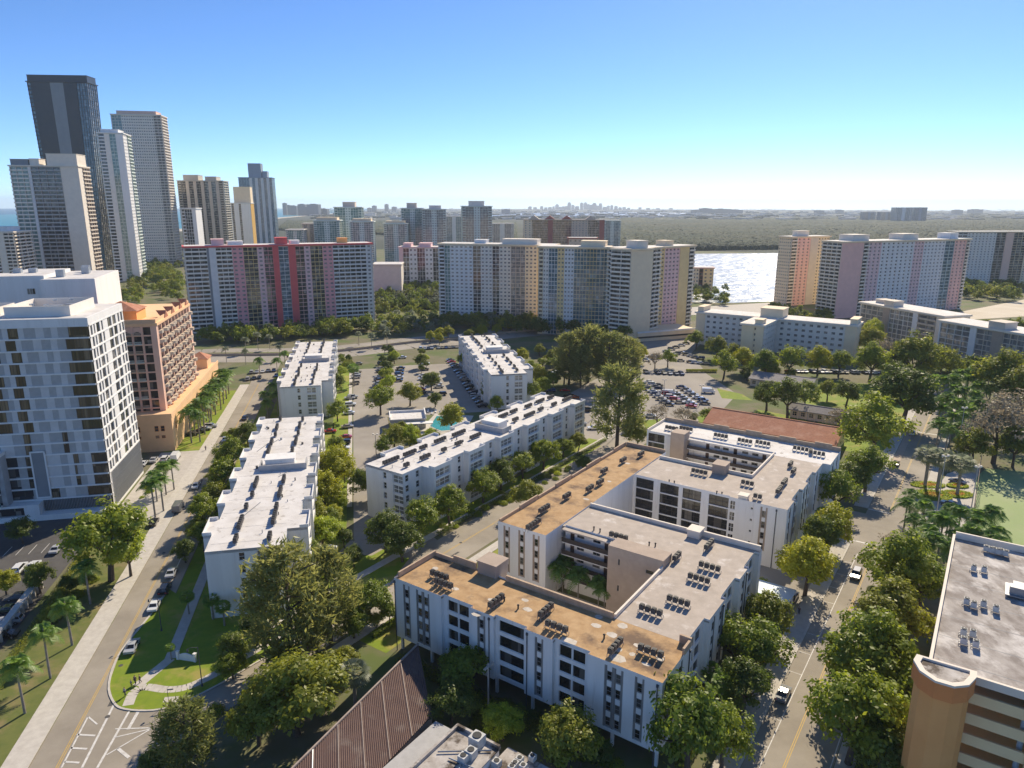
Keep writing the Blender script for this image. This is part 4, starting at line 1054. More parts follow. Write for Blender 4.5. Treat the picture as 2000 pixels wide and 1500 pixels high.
mb = MB(); mb.box(4.7, 24, 9.0, 9.3, 0, GH - .6); mb.build('inner_wall', 'cream_deck', gar)
for i in range(5):
    mb = MB(); mb.box(3.0, 3.6, 5 + i * 9, 5.6 + i * 9, 0, GH - .6); mb.build('column', 'mid_grey', gar)
# D-shaped corner tower
dpts = [(-1.0, -.2), (-1.2, -1.6), (-.4, -3.4), (1.2, -4.5), (3.0, -4.4), (4.3, -3.2), (4.9, -1.2), (4.9, .0)]
def dsh(f, off=0): return [(1.9 + (x - 1.9) * f, -1.6 + (y + 1.6) * f) for x, y in dpts]
mb = MB(); mb.prism(dsh(1), 0, GH - 1.2); mb.build('tower_shaft', 'orange_wall', gar)
mb = MB(); mb.prism(dsh(1.13), GH - 1.2, GH + 1.0); mb.build('tower_crown', 'orange_dark', gar)
a, b = dsh(1.13), dsh(.88)
mb = MB()
for i in range(len(a)):
    j = (i + 1) % len(a); mb.face([a[i] + (GH + 1.3,), a[j] + (GH + 1.3,), b[j] + (GH + 1.3,), b[i] + (GH + 1.3,)]); mb.face([a[i] + (GH + 1.0,), a[j] + (GH + 1.0,), a[j] + (GH + 1.3,), a[i] + (GH + 1.3,)]); mb.face([b[j] + (GH + 1.0,), b[i] + (GH + 1.0,), b[i] + (GH + 1.3,), b[j] + (GH + 1.3,)])
mb.build('tower_coping', 'warm_white', gar)
mb = MB(); mb.prism(dsh(.87), GH + 1.001, GH + 1.02); mb.build('tower_roof', 'dirty_roof', gar)
for i, (x, y) in enumerate([(1888, 1175), (1902, 1182), (1882, 1235), (1900, 1238), (1921, 1180), (1945, 1190), (1902, 1110), (1922, 1113), (1882, 1252), (1906, 1258), (1940, 1075), (1950, 1078)]):
    q = U(x, y, GH + .6); rack(q, MF.rz, 1 if i < 10 else 3, GH + .01, 'lone pale condenser on the car park roof, %s of the scattered ones' % nth(i), 'condensers on the car park roof', 1.05, CONDW, .35)
mb = MB(); x, y = MF.p(1985, 1160, GH); x -= 30.5; y -= 13.6
mb.box(x - 1.5, x + 2.5, y - 2.2, y + 2.2, GH + .4, GH + .55); mb.box(x - 1.0, x + 1.8, y - 1.6, y - .2, GH + .55, GH + 1.7); mb.box(x - .6, x + 1.8, y + .3, y + 1.6, GH + .55, GH + 1.4); mb.box(x - 1.4, x - 1.2, y - 2.1, y - 1.9, GH, GH + .4); mb.box(x + 2.2, x + 2.4, y + 1.9, y + 2.1, GH, GH + .4); mb.build('roof_plant', 'steel', gar)
for i in range(7):
    mb = MB(); mb.box(.6, 23.8, 3 + i * 6.1, 3.08 + i * 6.1, GH + .001, GH + .02); mb.build('deck_joint', 'slate', gar)

# ================================================================== corrugated brown roof at the bottom
br = thing('corrugated_shed', 'long shed with a sloping rust-brown corrugated metal roof at the bottom', 'shed', (MF.o[0], MF.o[1], 0), MF.rz)
Ra, Rb = Vector((-42.2, -4.4, 7.2)), Vector((-34.5, -52, 7.2)); Ea, Eb = Vector((-31.4, -13.4, 4.0)), Vector((-26.5, -60, 4.0))
NP = 9; NR = 12
for i in range(NP):
    mb = MB()
    for k in range(NR):
        t0, t1 = (i + k / NR * .985) / NP, (i + (k + 1) / NR * .985) / NP; tm = t0 * .55 + t1 * .45
        up = Vector((0, 0, .11))
        r0, r1, rm = Ra.lerp(Rb, t0), Ra.lerp(Rb, t1), Ra.lerp(Rb, tm); e0, e1, em = Ea.lerp(Eb, t0), Ea.lerp(Eb, t1), Ea.lerp(Eb, tm)
        mb.face([r0, e0, em + up, rm + up]); mb.face([rm + up, em + up, e1, r1])
    mb.build('roof_panel', 'rust_metal', br)
    mb = MB(); a0, b0 = Ra.lerp(Rb, (i + .988) / NP), Ea.lerp(Eb, (i + .988) / NP); mb.tube(a0 + Vector((0, 0, .1)), b0 + Vector((0, 0, .1)), .10, .10, 5); mb.build('roof_seam', 'galvanised' if i in (4, 7) else 'rust_seam', br)
mb = MB(); mb.tube(Ra + Vector((0, 0, .12)), Rb + Vector((0, 0, .12)), .2, .2, 6); mb.build('ridge_cap', 'rust_seam', br)
mb = MB(); q = [Ra, Ea, Eb, Rb]
for i in range(4):
    a, b = q[i], q[(i + 1) % 4]; mb.face([(a.x, a.y, 0), (b.x, b.y, 0), (b.x, b.y, b.z - .1), (a.x, a.y, a.z - .1)])
mb.build('wall', 'tan', br)
# small stained building beside it
db = thing('service_building', 'low service building with a stained pale roof at the bottom centre', 'building', MF.w(-29.6, -14.6) + (0,), MF.rz)
mb = MB(); mb.box(0, 5.2, -20, .0, 0, 4.2); mb.build('wall', 'mid_grey', db); mb = MB(); mb.box(-.2, 5.3, -20.2, .2, 4.2, 4.4); mb.build('roof', 'mid_grey', db)
mb = MB(); mb.box(4.6, 12, -22, -.4, 0, 5.8); mb.build('wall', 'white', db); mb = MB(); mb.box(4.4, 12.1, -22.2, -.2, 5.8, 6.0); mb.build('roof', 'dirty_roof', db)
mb = MB(); mb.box(4.4, 4.8, -22.2, -.2, 6.0, 6.5); mb.box(4.8, 12.1, -.6, -.2, 6.0, 6.5); mb.build('parapet', 'dirty_roof', db)
mb = MB(); mb.box(12.1, 22, -22, 1.5, 0, 4.6); mb.build('wall', 'white', db); mb = MB(); mb.box(12.1, 22.2, -22.2, 1.7, 4.6, 4.8); mb.build('roof', 'dirty_roof', db)
for i, (x, y, s_) in enumerate([(932, 1455, 2), (920, 1478, 1.5), (1000, 1490, 1), (1006, 1483, 1), (1015, 1474, 1), (1022, 1488, 1), (1040, 1470, 1), (970, 1482, 1.2), (905, 1487, 1.3)]):
    q = MF.p(x, y, 6); mb = MB(); u_, v_ = q[0] + 29.6, q[1] + 14.6; z = 6.0 if u_ < 12 else 4.8
    mb.box(u_ - .45 * s_, u_ + .45 * s_, v_ - .45 * s_, v_ + .45 * s_, z + .001, z + .8 * s_, 0); mb.cyl(u_, v_, .33 * s_, z + .8 * s_, z + .86 * s_, 10, m=1); mb.build('roof_unit', ['condenser_white', 'dark'], db)
for i in range(3):
    mb = MB(); mb.tube((5.5 + i * 2, -6, 6.25), (11.5, -1.5 - i * 4, 6.25), .1, .1, 6); mb.build('roof_pipe', 'galvanised', db)

# ================================================================== school buildings
def gable_house(name, label, fr, u0, u1, v0, v1, eave, ridge, rmat, wmat, nwin, ov=.8):
    o = fr.w(u0, v0); t = thing(name, label, 'school building', (o[0], o[1], 0), fr.rz)
    L, D = u1 - u0, v1 - v0
    mb = MB(); mb.box(0, L, 0, D, 0, eave); mb.face([(0, 0, eave), (0, D, eave), (0, D / 2, ridge)]); mb.face([(L, 0, eave), (L, D / 2, ridge), (L, D, eave)]); mb.build('wall', wmat, t)
    n = max(4, int(L / 3.5))
    for side in (0, 1):
        mb = MB(); yv = -ov if side == 0 else D + ov; dz = ov * (ridge - eave) / (D / 2)
        for k in range(3):   # overlapping courses
            f0, f1 = k / 3, (k + 1) / 3
            ya, yb = yv + (D / 2 - yv) * f0, yv + (D / 2 - yv) * f1; za, zb = eave - dz + (ridge - eave + dz) * f0, eave - dz + (ridge - eave + dz) * f1
            o_ = .16 + .05 * (2 - k)
            p = [(-ov, ya, za + o_ + .06), (L + ov, ya, za + o_ + .06), (L + ov, yb, zb + o_), (-ov, yb, zb + o_)]
            mb.face(p if side == 0 else p[::-1]); mb.face([(-ov, ya, za), (L + ov, ya, za), (L + ov, ya, za + o_ + .06), (-ov, ya, za + o_ + .06)])
        mb.build('roof_slope', rmat, t)
    mb = MB(); mb.box(-ov, L + ov, D / 2 - .2, D / 2 + .2, ridge + .1, ridge + .3); mb.build('ridge', rmat, t)
    for i in range(nwin):
        x = (i + .3) * L / nwin; put(window_mesh(L / nwin * .5, 1.7, 2, 2, 'cream'), 'window', t, (x, -.03, 1.0))
    for i in range(nwin + 1):
        mb = MB(); mb.box(-.12, .12, -.12, .12, 0, eave - .3); mb.build('porch_post', 'cream', t, (min(max(i * L / nwin, .3), L - .3), -ov + .2, 0))
    return t
gable_house('terracotta_hall', 'long low school hall with a terracotta shingle roof behind the courtyard flats', MF, -50, -6.5, 158.5, 177, 4.3, 7.6, 'terracotta', 'yellow_cream', 16)
gable_house('grey_roofed_hall', 'low grey-roofed school wing with a white porch behind the terracotta hall', MF, -30, -5.5, 198, 206, 3.4, 4.9, 'shingle_grey', 'stone', 8)
gable_house('grey_roofed_hall', 'wide low grey-roofed school wing beside the big car park', MF, -58, -32, 240, 256, 3.4, 5.2, 'shingle_grey', 'stone', 8)

# ================================================================== bay-built slabs and towers
def bays_wall(t, p0, p1, z0, h, nf, bays, thick=.55, roofband=1.2, part='wall_bay'):
    """a facade of bays over glass: w = wall with windows, b = balconies, s = solid, g = glass strip"""
    d = Vector((p1[0] - p0[0], p1[1] - p0[1])); L = d.length; rz = math.atan2(d.y, d.x)
    fh = (h - z0 - roofband) / nf; s_ = 0.0; tot = sum(b[0] for b in bays)
    for bay in bays:
        fr_, kind, mat = bay[:3]; n = bay[3] if len(bay) > 3 else 2
        gm = bay[4] if len(bay) > 4 else ('glass_grey' if kind == 'w' else 'glass')
        wd = L * fr_ / tot; mb = MB()
        if kind == 's':
            mb.box(0, wd, -.25, thick, z0, h - roofband)
        elif kind == 'w':
            cw = wd / n; ww = min(cw * .56, 1.8); pw = cw - ww
            for i in range(n + 1):
                a = max(0, i * cw - pw / 2); b = min(wd, i * cw + pw / 2); mb.box(a, b, 0, thick, z0, h - roofband)
            for k in range(nf + 1):
                z = z0 + k * fh; mb.box(0, wd, .03, thick, max(z0, z - fh * .24), min(z + fh * .34, h - roofband))
        elif kind == 'b':
            cw = wd / n
            for i in range(n + 1): mb.box(max(0, i * cw - .16), min(wd, i * cw + .16), -.35, thick, z0, h - roofband)
            for k in range(nf + 1):
                z = min(z0 + k * fh, h - roofband - .3); mb.box(0, wd, -.9, thick, z - .13, z + .13)
                if k < nf: mb.box(.05, wd - .05, -.88, -.80, z + .13, z + .95)
        elif kind == 'g':
            cw = wd / n
            for i in range(n + 1): mb.box(max(0, i * cw - .12), min(wd, i * cw + .12), .1, thick, z0, h - roofband)
            for k in range(nf + 1):
                z = min(z0 + k * fh, h - roofband - .2); mb.box(0, wd, .2, thick, z - .18, z + .18)
        pp, a = wall_point(p0, p1, s_, 0)
        mb.build(part, mat, t, (pp[0], pp[1], 0), a)
        q = MB(); q.face([(0, thick - .04, z0), (wd, thick - .04, z0), (wd, thick - .04, h - roofband), (0, thick - .04, h - roofband)]); q.build('window_glazing', gm, t, (pp[0], pp[1], 0), a)
        s_ += wd
def slab_tower(name, label, P0, P1, depth, h, nf, front, side, roofmat='white_roof', band='warm_white', cat='tower', group=None, pent=(), z0=0.0, left=None, root=None):
    d = Vector((P1[0] - P0[0], P1[1] - P0[1])); L = d.length; rz = math.atan2(d.y, d.x)
    if root is None: t = thing(name, label, cat, (P0[0], P0[1], 0), rz, group)
    else:
        q = root.rotation_euler.z; dx, dy = P0[0] - root.location.x, P0[1] - root.location.y
        mb = MB(); mb.box(.7, L - .7, .7, depth - .1, 0, h - .35)
        t = mb.build(name, band, root, (dx * math.cos(q) + dy * math.sin(q), -dx * math.sin(q) + dy * math.cos(q), 0), rz - q)
    bays_wall(t, (0, 0), (L, 0), z0, h, nf, front)
    bays_wall(t, (L, 0), (L, depth), z0, h, nf, side)
    bays_wall(t, (0, depth), (0, 0), z0, h, nf, left or side)
    mb = MB(); mb.box(.6, L - .6, .6, depth, 0, h - .3); mb.build('core', band, t)
    mb = MB(); mb.box(-1.0, L + 1.0, -1.2, depth + .6, h - 1.0, h); mb.build('roof_band', band, t)
    mb = MB(); mb.box(.2, L - .2, .2, depth - .2, h, h + .05); mb.build('roof', roofmat, t)
    for (a, b, y0, y1, hh, m) in pent:
        mb = MB(); mb.box(a * L, b * L, y0 * depth, y1 * depth, h + .05, h + hh); mb.box(a * L - .3, b * L + .3, y0 * depth - .3, y1 * depth + .3, h + hh, h + hh + .4); mb.build('roof_house', m, t)
    return t
def top_px(x, ytop, Y):
    """level and x of a point seen at pixel (x, ytop) and known to stand at distance Y"""
    Xp, Yp = x - 1000.0, ytop - 750.0
    a = (Xp * math.cos(ROLL) + Yp * math.sin(ROLL)) / FPX; b = -(-Xp * math.sin(ROLL) + Yp * math.cos(ROLL)) / FPX
    t = Y / (_c + b * _s); return a * t, CAMZ + (-_s + b * _c) * t
def px_tower(name, label, xl, xr, yt, Y, depth, th, nf, front, side, **kw):
    X, z = top_px(xl, yt, Y); dz = z - CAMZ; k = (xr - 1000.0) / FPX; d0 = Y * _c - dz * _s
    W = (k * d0 - X) / (math.cos(R(th)) - k * math.sin(R(th)) * _c)
    return slab_tower(name, label, (X, Y), (X + W * math.cos(R(th)), Y + W * math.sin(R(th))), depth, z, nf, front, side, **kw)

# pink slab
slab_tower('pink_slab', 'long pink and blue-grey apartment slab with red vertical stripes', (-205.5, 452), (-97.5, 501), 17, 55.0, 20,
    [(.115, 'b', 'cool_white', 3, 'glass'), (.012, 's', 'slate'), (.035, 's', 'blue_white'), (.085, 'b', 'cool_white', 3), (.06, 'w', 'pink', 2), (.075, 'g', 'yellow_cream', 3), (.035, 'w', 'pale_pink', 1), (.05, 'g', 'pink', 2), (.032, 's', 'red'), (.055, 'g', 'blue_white', 2, 'glass_blue'), (.04, 's', 'red'), (.05, 'g', 'rosy', 2), (.035, 'w', 'pale_pink', 1), (.07, 'g', 'yellow_cream', 3), (.06, 'w', 'pink', 2), (.20, 'b', 'blue_white', 6), (.035, 'w', 'blue_white', 1)],
    [(1, 'b', 'cool_white', 3)], 'white_roof', 'red', 'apartments', None, [(.14, .20, .2, .8, 3.5, 'pale_pink'), (.47, .53, .1, .6, 4.0, 'red'), (.22, .30, .3, .8, 2, 'white'), (.55, .60, .3, .7, 2, 'white'), (.82, .87, .3, .7, 3, 'orange_wall')])
# cream slabs in the centre
slab_tower('cream_slab', 'long cream apartment slab with pale window columns, left of the two in the centre', (-51.5, 506), (28, 486), 18, 54.6, 21,
    [(.05, 'b', 'white', 1), (.05, 'g', 'white', 2, 'glass_teal'), (.2, 'w', 'white', 5), (.07, 'g', 'cool_white', 2), (.1, 'w', 'cool_white', 3), (.06, 'g', 'cool_white', 2), (.1, 'w', 'warm_white', 3), (.12, 'g', 'stone', 3, 'glass_grey'), (.1, 'w', 'cream', 3), (.14, 'w', 'yellow_cream', 4)],
    [(1, 'b', 'warm_white', 3)], 'white_roof', 'cream', 'apartments', None, [(.55, .85, .2, .8, 3, 'warm_white'), (.3, .4, .3, .7, 2.2, 'white')])
cz = 55.6
cA, cB, cC, cD = U(1050, 651), U(1182, 657), U(1226, 669), U(1282, 655)
cs2 = slab_tower('cream_slab', 'stepped cream apartment tower with blue glazed balconies and a yellow wing at the centre', cA, cB, 16, cz, 21,
    [(.07, 'b', 'cream', 1), (.08, 'w', 'cool_white', 2), (.13, 'g', 'blue_white', 3, 'glass_blue'), (.1, 'w', 'yellow_cream', 2), (.14, 'w', 'blue_white', 3), (.18, 'g', 'cream', 4, 'glass_blue'), (.14, 'g', 'yellow_cream', 3, 'glass_blue'), (.16, 'g', 'cream', 3, 'glass_blue')],
    [(1, 'w', 'cream', 3)], 'white_roof', 'cream', 'apartments', None, [(.6, .95, .2, .9, 3.0, 'cream')])
slab_tower('wing', '', cB, cC, 16, cz + .2, 21, [(.5, 'b', 'warm_white', 3), (.5, 'b', 'cream', 3)], [(1, 's', 'cream')], 'white_roof', 'cream', pent=[(.5, .95, .3, .8, 4, 'warm_white')], root=cs2)
slab_tower('wing', '', cC, cD, 14, cz, 21, [(.32, 'w', 'cream', 2), (.1, 's', 'cream'), (.14, 's', 'cool_white'), (.05, 'g', 'slate', 1), (.1, 's', 'cool_white'), (.29, 'b', 'warm_white', 2)], [(1, 'b', 'warm_white', 2)], 'white_roof', 'cream', root=cs2)
slab_tower('wing', '', U(1276, 650), U(1347, 639), 14, cz - .5, 21, [(.2, 'w', 'yellow_cream', 2), (.4, 'w', 'pale_pink', 4), (.25, 's', 'yellow_cream'), (.15, 'b', 'warm_white', 1)], [(1, 'b', 'warm_white', 3)], 'white_roof', 'cream', pent=[(.3, .5, .2, .8, 3, 'cream')], root=cs2)
mb = MB(); 
t = thing('deck_garage', 'low cream parking deck at the foot of the centre cream slab', 'parking garage', U(1245, 668) + (0,), R(22))
mb = MB(); mb.box(0, 44, 0, 24, 0, 5.2); mb.build('deck', 'cream', t); mb = MB(); mb.box(-.3, 44.3, -.3, 0.2, 5.2, 6.2); mb.box(-.2, 44.2, -.2, -.04, 2.0, 3.0, 1); mb.build('parapet', ['white', 'dark'], t)
# pink pair on the right
slab_tower('rose_slab', 'long pale rose and blue apartment slab on the right', (236.5, 519), (361, 572), 18, 55.8, 21,
    [(.16, 's', 'rosy', 2), (.04, 'b', 'warm_white', 1), (.1, 'w', 'lilac', 3), (.26, 'w', 'blue_white', 7, 'glass'), (.08, 'w', 'lilac', 3), (.18, 'w', 'blue_white', 6), (.08, 'g', 'teal_white', 2, 'glass_blue'), (.1, 'w', 'rosy', 3), (.03, 'b', 'warm_white', 1)],
    [(1, 'b', 'warm_white', 3)], 'white_roof', 'cream', 'apartments', None, [(.1, .22, .2, .9, 4.0, 'warm_white'), (.48, .6, .2, .9, 4, 'warm_white'), (.86, .93, .2, .8, 4, 'white')], 0.0, [(1, 'b', 'warm_white', 4)])
slab_tower('salmon_slab', 'salmon and stone slab standing behind the left end of the rose slab', (226.5, 588), (264, 604), 14, 56.4, 21,
    [(.15, 'b', 'warm_white', 1), (.35, 'w', 'rosy', 3), (.2, 's', 'stone'), (.3, 'w', 'cream', 4)], [(1, 'w', 'cream', 6)], 'white_roof', 'cream', 'apartments', None, [(.2, .5, .2, .6, 4, 'warm_white')])
px_tower('white_grey_slab', 'tall white and tan striped slab at the far right edge', 1872, 2060, 452, 742, 18, 6, 21,
    [(.1, 'b', 'cool_white', 2), (.3, 'w', 'cool_white', 8), (.1, 'g', 'stone', 2), (.08, 's', 'salmon'), (.14, 'g', 'cream', 3), (.08, 'w', 'cream', 2), (.2, 'w', 'cool_white', 5)], [(1, 'b', 'cool_white', 3)], band='cream', cat='apartments')
# seven-storey hotel with a cross plan
ho7 = (-116.0, 325.0)
def m_slab(name, label, u0, v0, u1, depth, h, nf, front, side, **kw):
    return slab_tower(name, label, MF.w(u0, v0), MF.w(u1, v0), depth, h, nf, front, side, **kw)
chm = m_slab('care_home', 'cream seven-storey building with a cross plan and white roofs', -116, 325, -29, 15, 19.5, 6, [(.06, 's', 'cream'), (.88, 'w', 'cool_white', 20), (.06, 's', 'cream')], [(1, 's', 'cream')], cat='building', band='warm_white', pent=[(.42, .56, .1, .9, 4.5, 'cream'), (.0, .04, .1, .9, 2.4, 'cream'), (.96, 1, .1, .9, 2.4, 'cream')])
m_slab('wing', '', -81, 298.5, -69.5, 26, 19.3, 6, [(.55, 's', 'cream'), (.12, 'w', 'cream', 1), (.33, 's', 'cream')], [(1, 'w', 'cool_white', 6)], cat='building', band='warm_white', pent=[(.55, .9, .05, .3, 2.0, 'cream')], root=chm)
# two grey framed slabs on the right
slab_tower('framed_flats', 'grey framed block of flats with a scaffolded pale bay, left of two on the right', (222, 452), (240, 392), 18, 21.4, 7,
    [(.3, 'g', 'stone', 4, 'glass_grey'), (.08, 's', 'tan'), (.28, 'g', 'cool_white', 5, 'glass_grey'), (.06, 's', 'white'), (.2, 'b', 'balustrade', 2, 'glass_grey'), (.08, 's', 'warm_white')], [(1, 's', 'warm_white')], cat='apartments', pent=[(.3, .42, .0, .4, 3, 'stone'), (.1, .2, .3, .7, 2, 'stone')])
slab_tower('framed_flats', 'grey framed block of flats with a white roof at the right edge', (233, 384), (258, 318), 18, 20.4, 7,
    [(.25, 'g', 'cool_white', 4, 'glass_grey'), (.05, 's', 'white'), (.12, 'g', 'stone', 2, 'glass_grey'), (.08, 's', 'tan'), (.4, 'g', 'stone', 8, 'glass_grey'), (.05, 's', 'white'), (.05, 'g', 'white', 1)], [(.3, 'w', 'white', 1), (.7, 's', 'white')], cat='apartments', pent=[(.38, .5, .0, .5, 3.2, 'stone')])
# ------------------------------------------------------------------ towers on the left
LT = px_tower
px_tower('hotel_high_rise', 'dark balconied hotel high-rise with a rounded cream wall, beside the ocean', 18, 150, 322, 610, 24, 10, 34,
    [(.3, 'b', 'cool_white', 3, 'glass_teal'), (.05, 's', 'blue_white'), (.5, 'b', 'mid_grey', 4), (.3, 's', 'warm_white')], [(.35, 's', 'warm_white'), (.65, 'b', 'stone', 3)], band='warm_white', pent=[(.55, 1.0, .02, .8, 9, 'warm_white'), (.28, .42, .1, .6, 5, 'warm_white'), (0, .26, .1, .8, 4.5, 'slate')])
bt = px_tower('dark_glass_tower', 'tallest tower, charcoal glass with a grey central stripe', 52, 168, 158, 800, 22, 4, 50,
    [(.06, 'b', 'charcoal', 1, 'glass_blue'), (.32, 's', 'charcoal'), (.22, 's', 'slate'), (.22, 's', 'charcoal'), (.18, 'g', 'charcoal', 4, 'glass_blue')], [(1, 'g', 'charcoal', 5, 'glass')], band='charcoal', roofmat='slate', pent=[(.0, 1.0, .05, .9, 6.0, 'charcoal')])
cx_ = max((o.location.x for o in col.objects if o.parent == bt), default=60) / 2
hb_ = top_px(52, 158, 800)[1]
for o in [o for o in col.objects if o.parent == bt]:       # the tower flares towards its head
    ca, sa = math.cos(o.rotation_euler.z), math.sin(o.rotation_euler.z); lx, ly = o.location.x, o.location.y
    for v in o.data.vertices:
        X_, Y_ = lx + v.co.x * ca - v.co.y * sa, ly + v.co.x * sa + v.co.y * ca; X_ = cx_ + (X_ - cx_) * (.80 + .20 * min(1.0, v.co.z / hb_)) - lx; Y_ -= ly
        v.co.x, v.co.y = X_ * ca + Y_ * sa, -X_ * sa + Y_ * ca
px_tower('white_fin_tower', 'slender white tower with glass fins, left of the beige grid tower', 190, 238, 258, 770, 30, 14, 44,
    [(.25, 'b', 'white', 1), (.2, 's', 'cool_white'), (.25, 'g', 'teal_white', 2, 'glass_teal'), (.3, 's', 'white')], [(.5, 'w', 'white', 4), (.5, 'b', 'teal_white', 3, 'glass_teal')], band='white', pent=[(.1, .8, .1, .8, 3, 'white')])
px_tower('beige_grid_tower', 'tall beige tower with a fine balcony grid', 216, 312, 222, 960, 28, 10, 54,
    [(.2, 'g', 'cool_white', 3, 'glass_teal'), (.65, 'w', 'beige_tower', 14, 'glass_grey'), (.15, 'b', 'cool_white', 2, 'glass_grey')], [(1, 'b', 'beige_tower', 5, 'glass_grey')], band='beige_tower', pent=[(.1, .9, .1, .9, 4, 'salmon')])
px_tower('olive_tower', 'broad grey-beige ribbed tower with roof wings', 346, 434, 352, 1020, 30, 8, 34, [(.08, 'b', 'olive_beige', 1)] + [(.1, 'g', 'olive_beige', 1), (.07, 's', 'stone')] * 5 + [(.1, 'b', 'olive_beige', 1)], [(1, 'b', 'olive_beige', 3)], band='olive_beige', pent=[(.12, .45, .1, .9, 7, 'olive_beige'), (.6, .85, .1, .9, 5, 'olive_beige')])
px_tower('small_white_tower', 'small white-framed dark glass tower before the ribbed one', 353, 380, 406, 760, 22, 8, 22, [(.25, 'b', 'white', 1), (.5, 'g', 'white', 3), (.25, 's', 'white')], [(1, 's', 'white')], band='white')
px_tower('gold_trim_tower', 'white ribbed tower with a gold side', 442, 488, 396, 1150, 30, 10, 30, [(.2, 's', 'white'), (.1, 'g', 'cool_white', 1), (.2, 's', 'white'), (.1, 'g', 'cool_white', 1), (.4, 's', 'white')], [(1, 's', 'gold')], band='white', pent=[(.3, 1.0, .2, .9, 24, 'cream')])
px_tower('blue_ribbed_tower', 'blue-grey ribbed glass tower with a square crown', 465, 530, 346, 1500, 40, 10, 46, [(.3, 'g', 'far_blue', 4, 'glass_blue')] + [(.08, 's', 'cool_white'), (.08, 'g', 'far_blue', 1, 'glass_blue')] * 4, [(1, 'g', 'far_blue', 4, 'glass_blue')], band='far_blue', pent=[(.3, .68, .1, .8, 27, 'far_blue'), (.7, .85, .2, .8, 12, 'far_blue')])
px_tower('balcony_tower', 'white tower with curved balconies cut by the left edge', -40, 24, 452, 560, 26, 8, 22, [(.5, 'b', 'cool_white', 3), (.2, 's', 'warm_white'), (.3, 'b', 'warm_white', 2)], [(1, 'b', 'warm_white', 3)], band='warm_white', pent=[(.2, .8, .1, .8, 3, 'white')])
# ------------------------------------------------------------------ mid-distance towers
MT = [('teal_tower', 'teal tower with a domed head, left of the mid-distance group', 652, 705, 404, 960, 30, 'teal_white', 'glass_teal', [(.3, .75, .2, .8, 6, 'stone')]),
      ('teal_tower', 'pale teal tower with a cream crown in front of the domed one', 612, 662, 430, 880, 26, 'teal_white', 'glass_teal', [(.1, .9, .1, .9, 3, 'cream')]),
      ('teal_tower', 'short pale teal tower right of the domed one', 683, 728, 432, 880, 26, 'teal_white', 'glass_teal', [(.1, .9, .1, .9, 2.5, 'cream')]),
      ('teal_tower', 'short teal tower with a cream crown beside the lagoon strip', 749, 795, 436, 930, 26, 'teal_white', 'glass_teal', [(.1, .9, .1, .9, 2.5, 'cream')]),
      ('teal_tower', 'wide teal tower with a dome, left part', 783, 826, 406, 960, 30, 'teal_white', 'glass_teal', [(.25, .7, .2, .8, 6, 'stone')]),
      ('teal_tower', 'wide grey teal tower behind the white apartment house', 824, 870, 408, 940, 30, 'teal_white', 'glass_grey', [(.3, .8, .1, .9, 4, 'cool_white')]),
      ('teal_tower', 'tall grey teal tower standing alone behind the cream slab', 902, 960, 402, 980, 32, 'teal_white', 'glass_grey', [(.25, .75, .1, .9, 6, 'cool_white')]),
      ('pale_tower', 'pale blue slab between the two grey teal towers', 868, 904, 422, 1250, 20, 'blue_white', 'glass_blue', []),
      ('pale_tower', 'low pale slab right of the tall grey teal tower', 958, 1003, 436, 1300, 20, 'cool_white', 'glass_grey', []),
      ('glass_block', 'low teal glass block left of the teal towers', 558, 592, 448, 860, 20, 'cool_white', 'glass_teal', []),
      ('stone_block', 'stone slab beside the low teal glass block', 590, 613, 436, 900, 20, 'stone', 'glass_grey', []),
      ('teal_tower', 'slim aqua block right of the red gabled flats', 1180, 1212, 430, 1180, 20, 'teal_white', 'glass_blue', []),
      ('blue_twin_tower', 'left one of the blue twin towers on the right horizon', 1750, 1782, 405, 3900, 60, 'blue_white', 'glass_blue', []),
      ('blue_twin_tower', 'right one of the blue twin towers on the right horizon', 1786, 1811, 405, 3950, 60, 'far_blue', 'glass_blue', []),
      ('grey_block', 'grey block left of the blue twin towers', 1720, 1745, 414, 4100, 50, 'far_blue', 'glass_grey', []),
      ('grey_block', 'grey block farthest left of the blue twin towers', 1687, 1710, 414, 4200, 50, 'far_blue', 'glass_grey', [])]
for (nm, lb, xl, xr, yt, Y, dp, mt, gm, pt) in MT:
    n = 24 if Y < 1500 else 20
    px_tower(nm, lb, xl, xr, yt, Y, dp, 6 if xl < 1000 else -6, n, [(.12, 'b', mt, 1, gm), (.28, 'g', mt, 3, gm), (.2, 's' if 'pale' in nm else 'w', mt, 2, gm), (.28, 'g', mt, 3, gm), (.12, 'b', mt, 1, gm)], [(1, 'g', mt, 4, gm)], band=mt, pent=pt)
rd = px_tower('red_gabled_flats', 'tan and red apartment slab with gabled roofs in the middle distance', 1023, 1180, 428, 990, 20, -4, 20, [(.1, 'w', 'cream', 2), (.2, 'g', 'balustrade', 4), (.06, 's', 'brick_red'), (.03, 'g', 'stone', 1), (.2, 'g', 'balustrade', 5), (.2, 'w', 'balustrade', 5), (.14, 'g', 'stone', 3), (.06, 's', 'brick_red')], [(1, 's', 'brick_red')], band='balustrade', cat='apartments')
Lr = 110
for x in (14, 35, 58, 90):
    mb = MB(); zr_ = max(v[2] for v in rd.children[0].bound_box) if False else top_px(1023, 428, 990)[1]
    mb.face([(x - 7, -.7, zr_), (x + 7, -.7, zr_), (x, -.7, zr_ + 5)]); mb.face([(x - 7, -.7, zr_), (x, -.7, zr_ + 5), (x, 18, zr_ + 5), (x - 7, 18, zr_)]); mb.face([(x + 7, -.7, zr_), (x + 7, 18, zr_), (x, 18, zr_ + 5), (x, -.7, zr_ + 5)])
    mb.build('gable', 'brick_red' if x in (35, 58) else 'balustrade', rd)
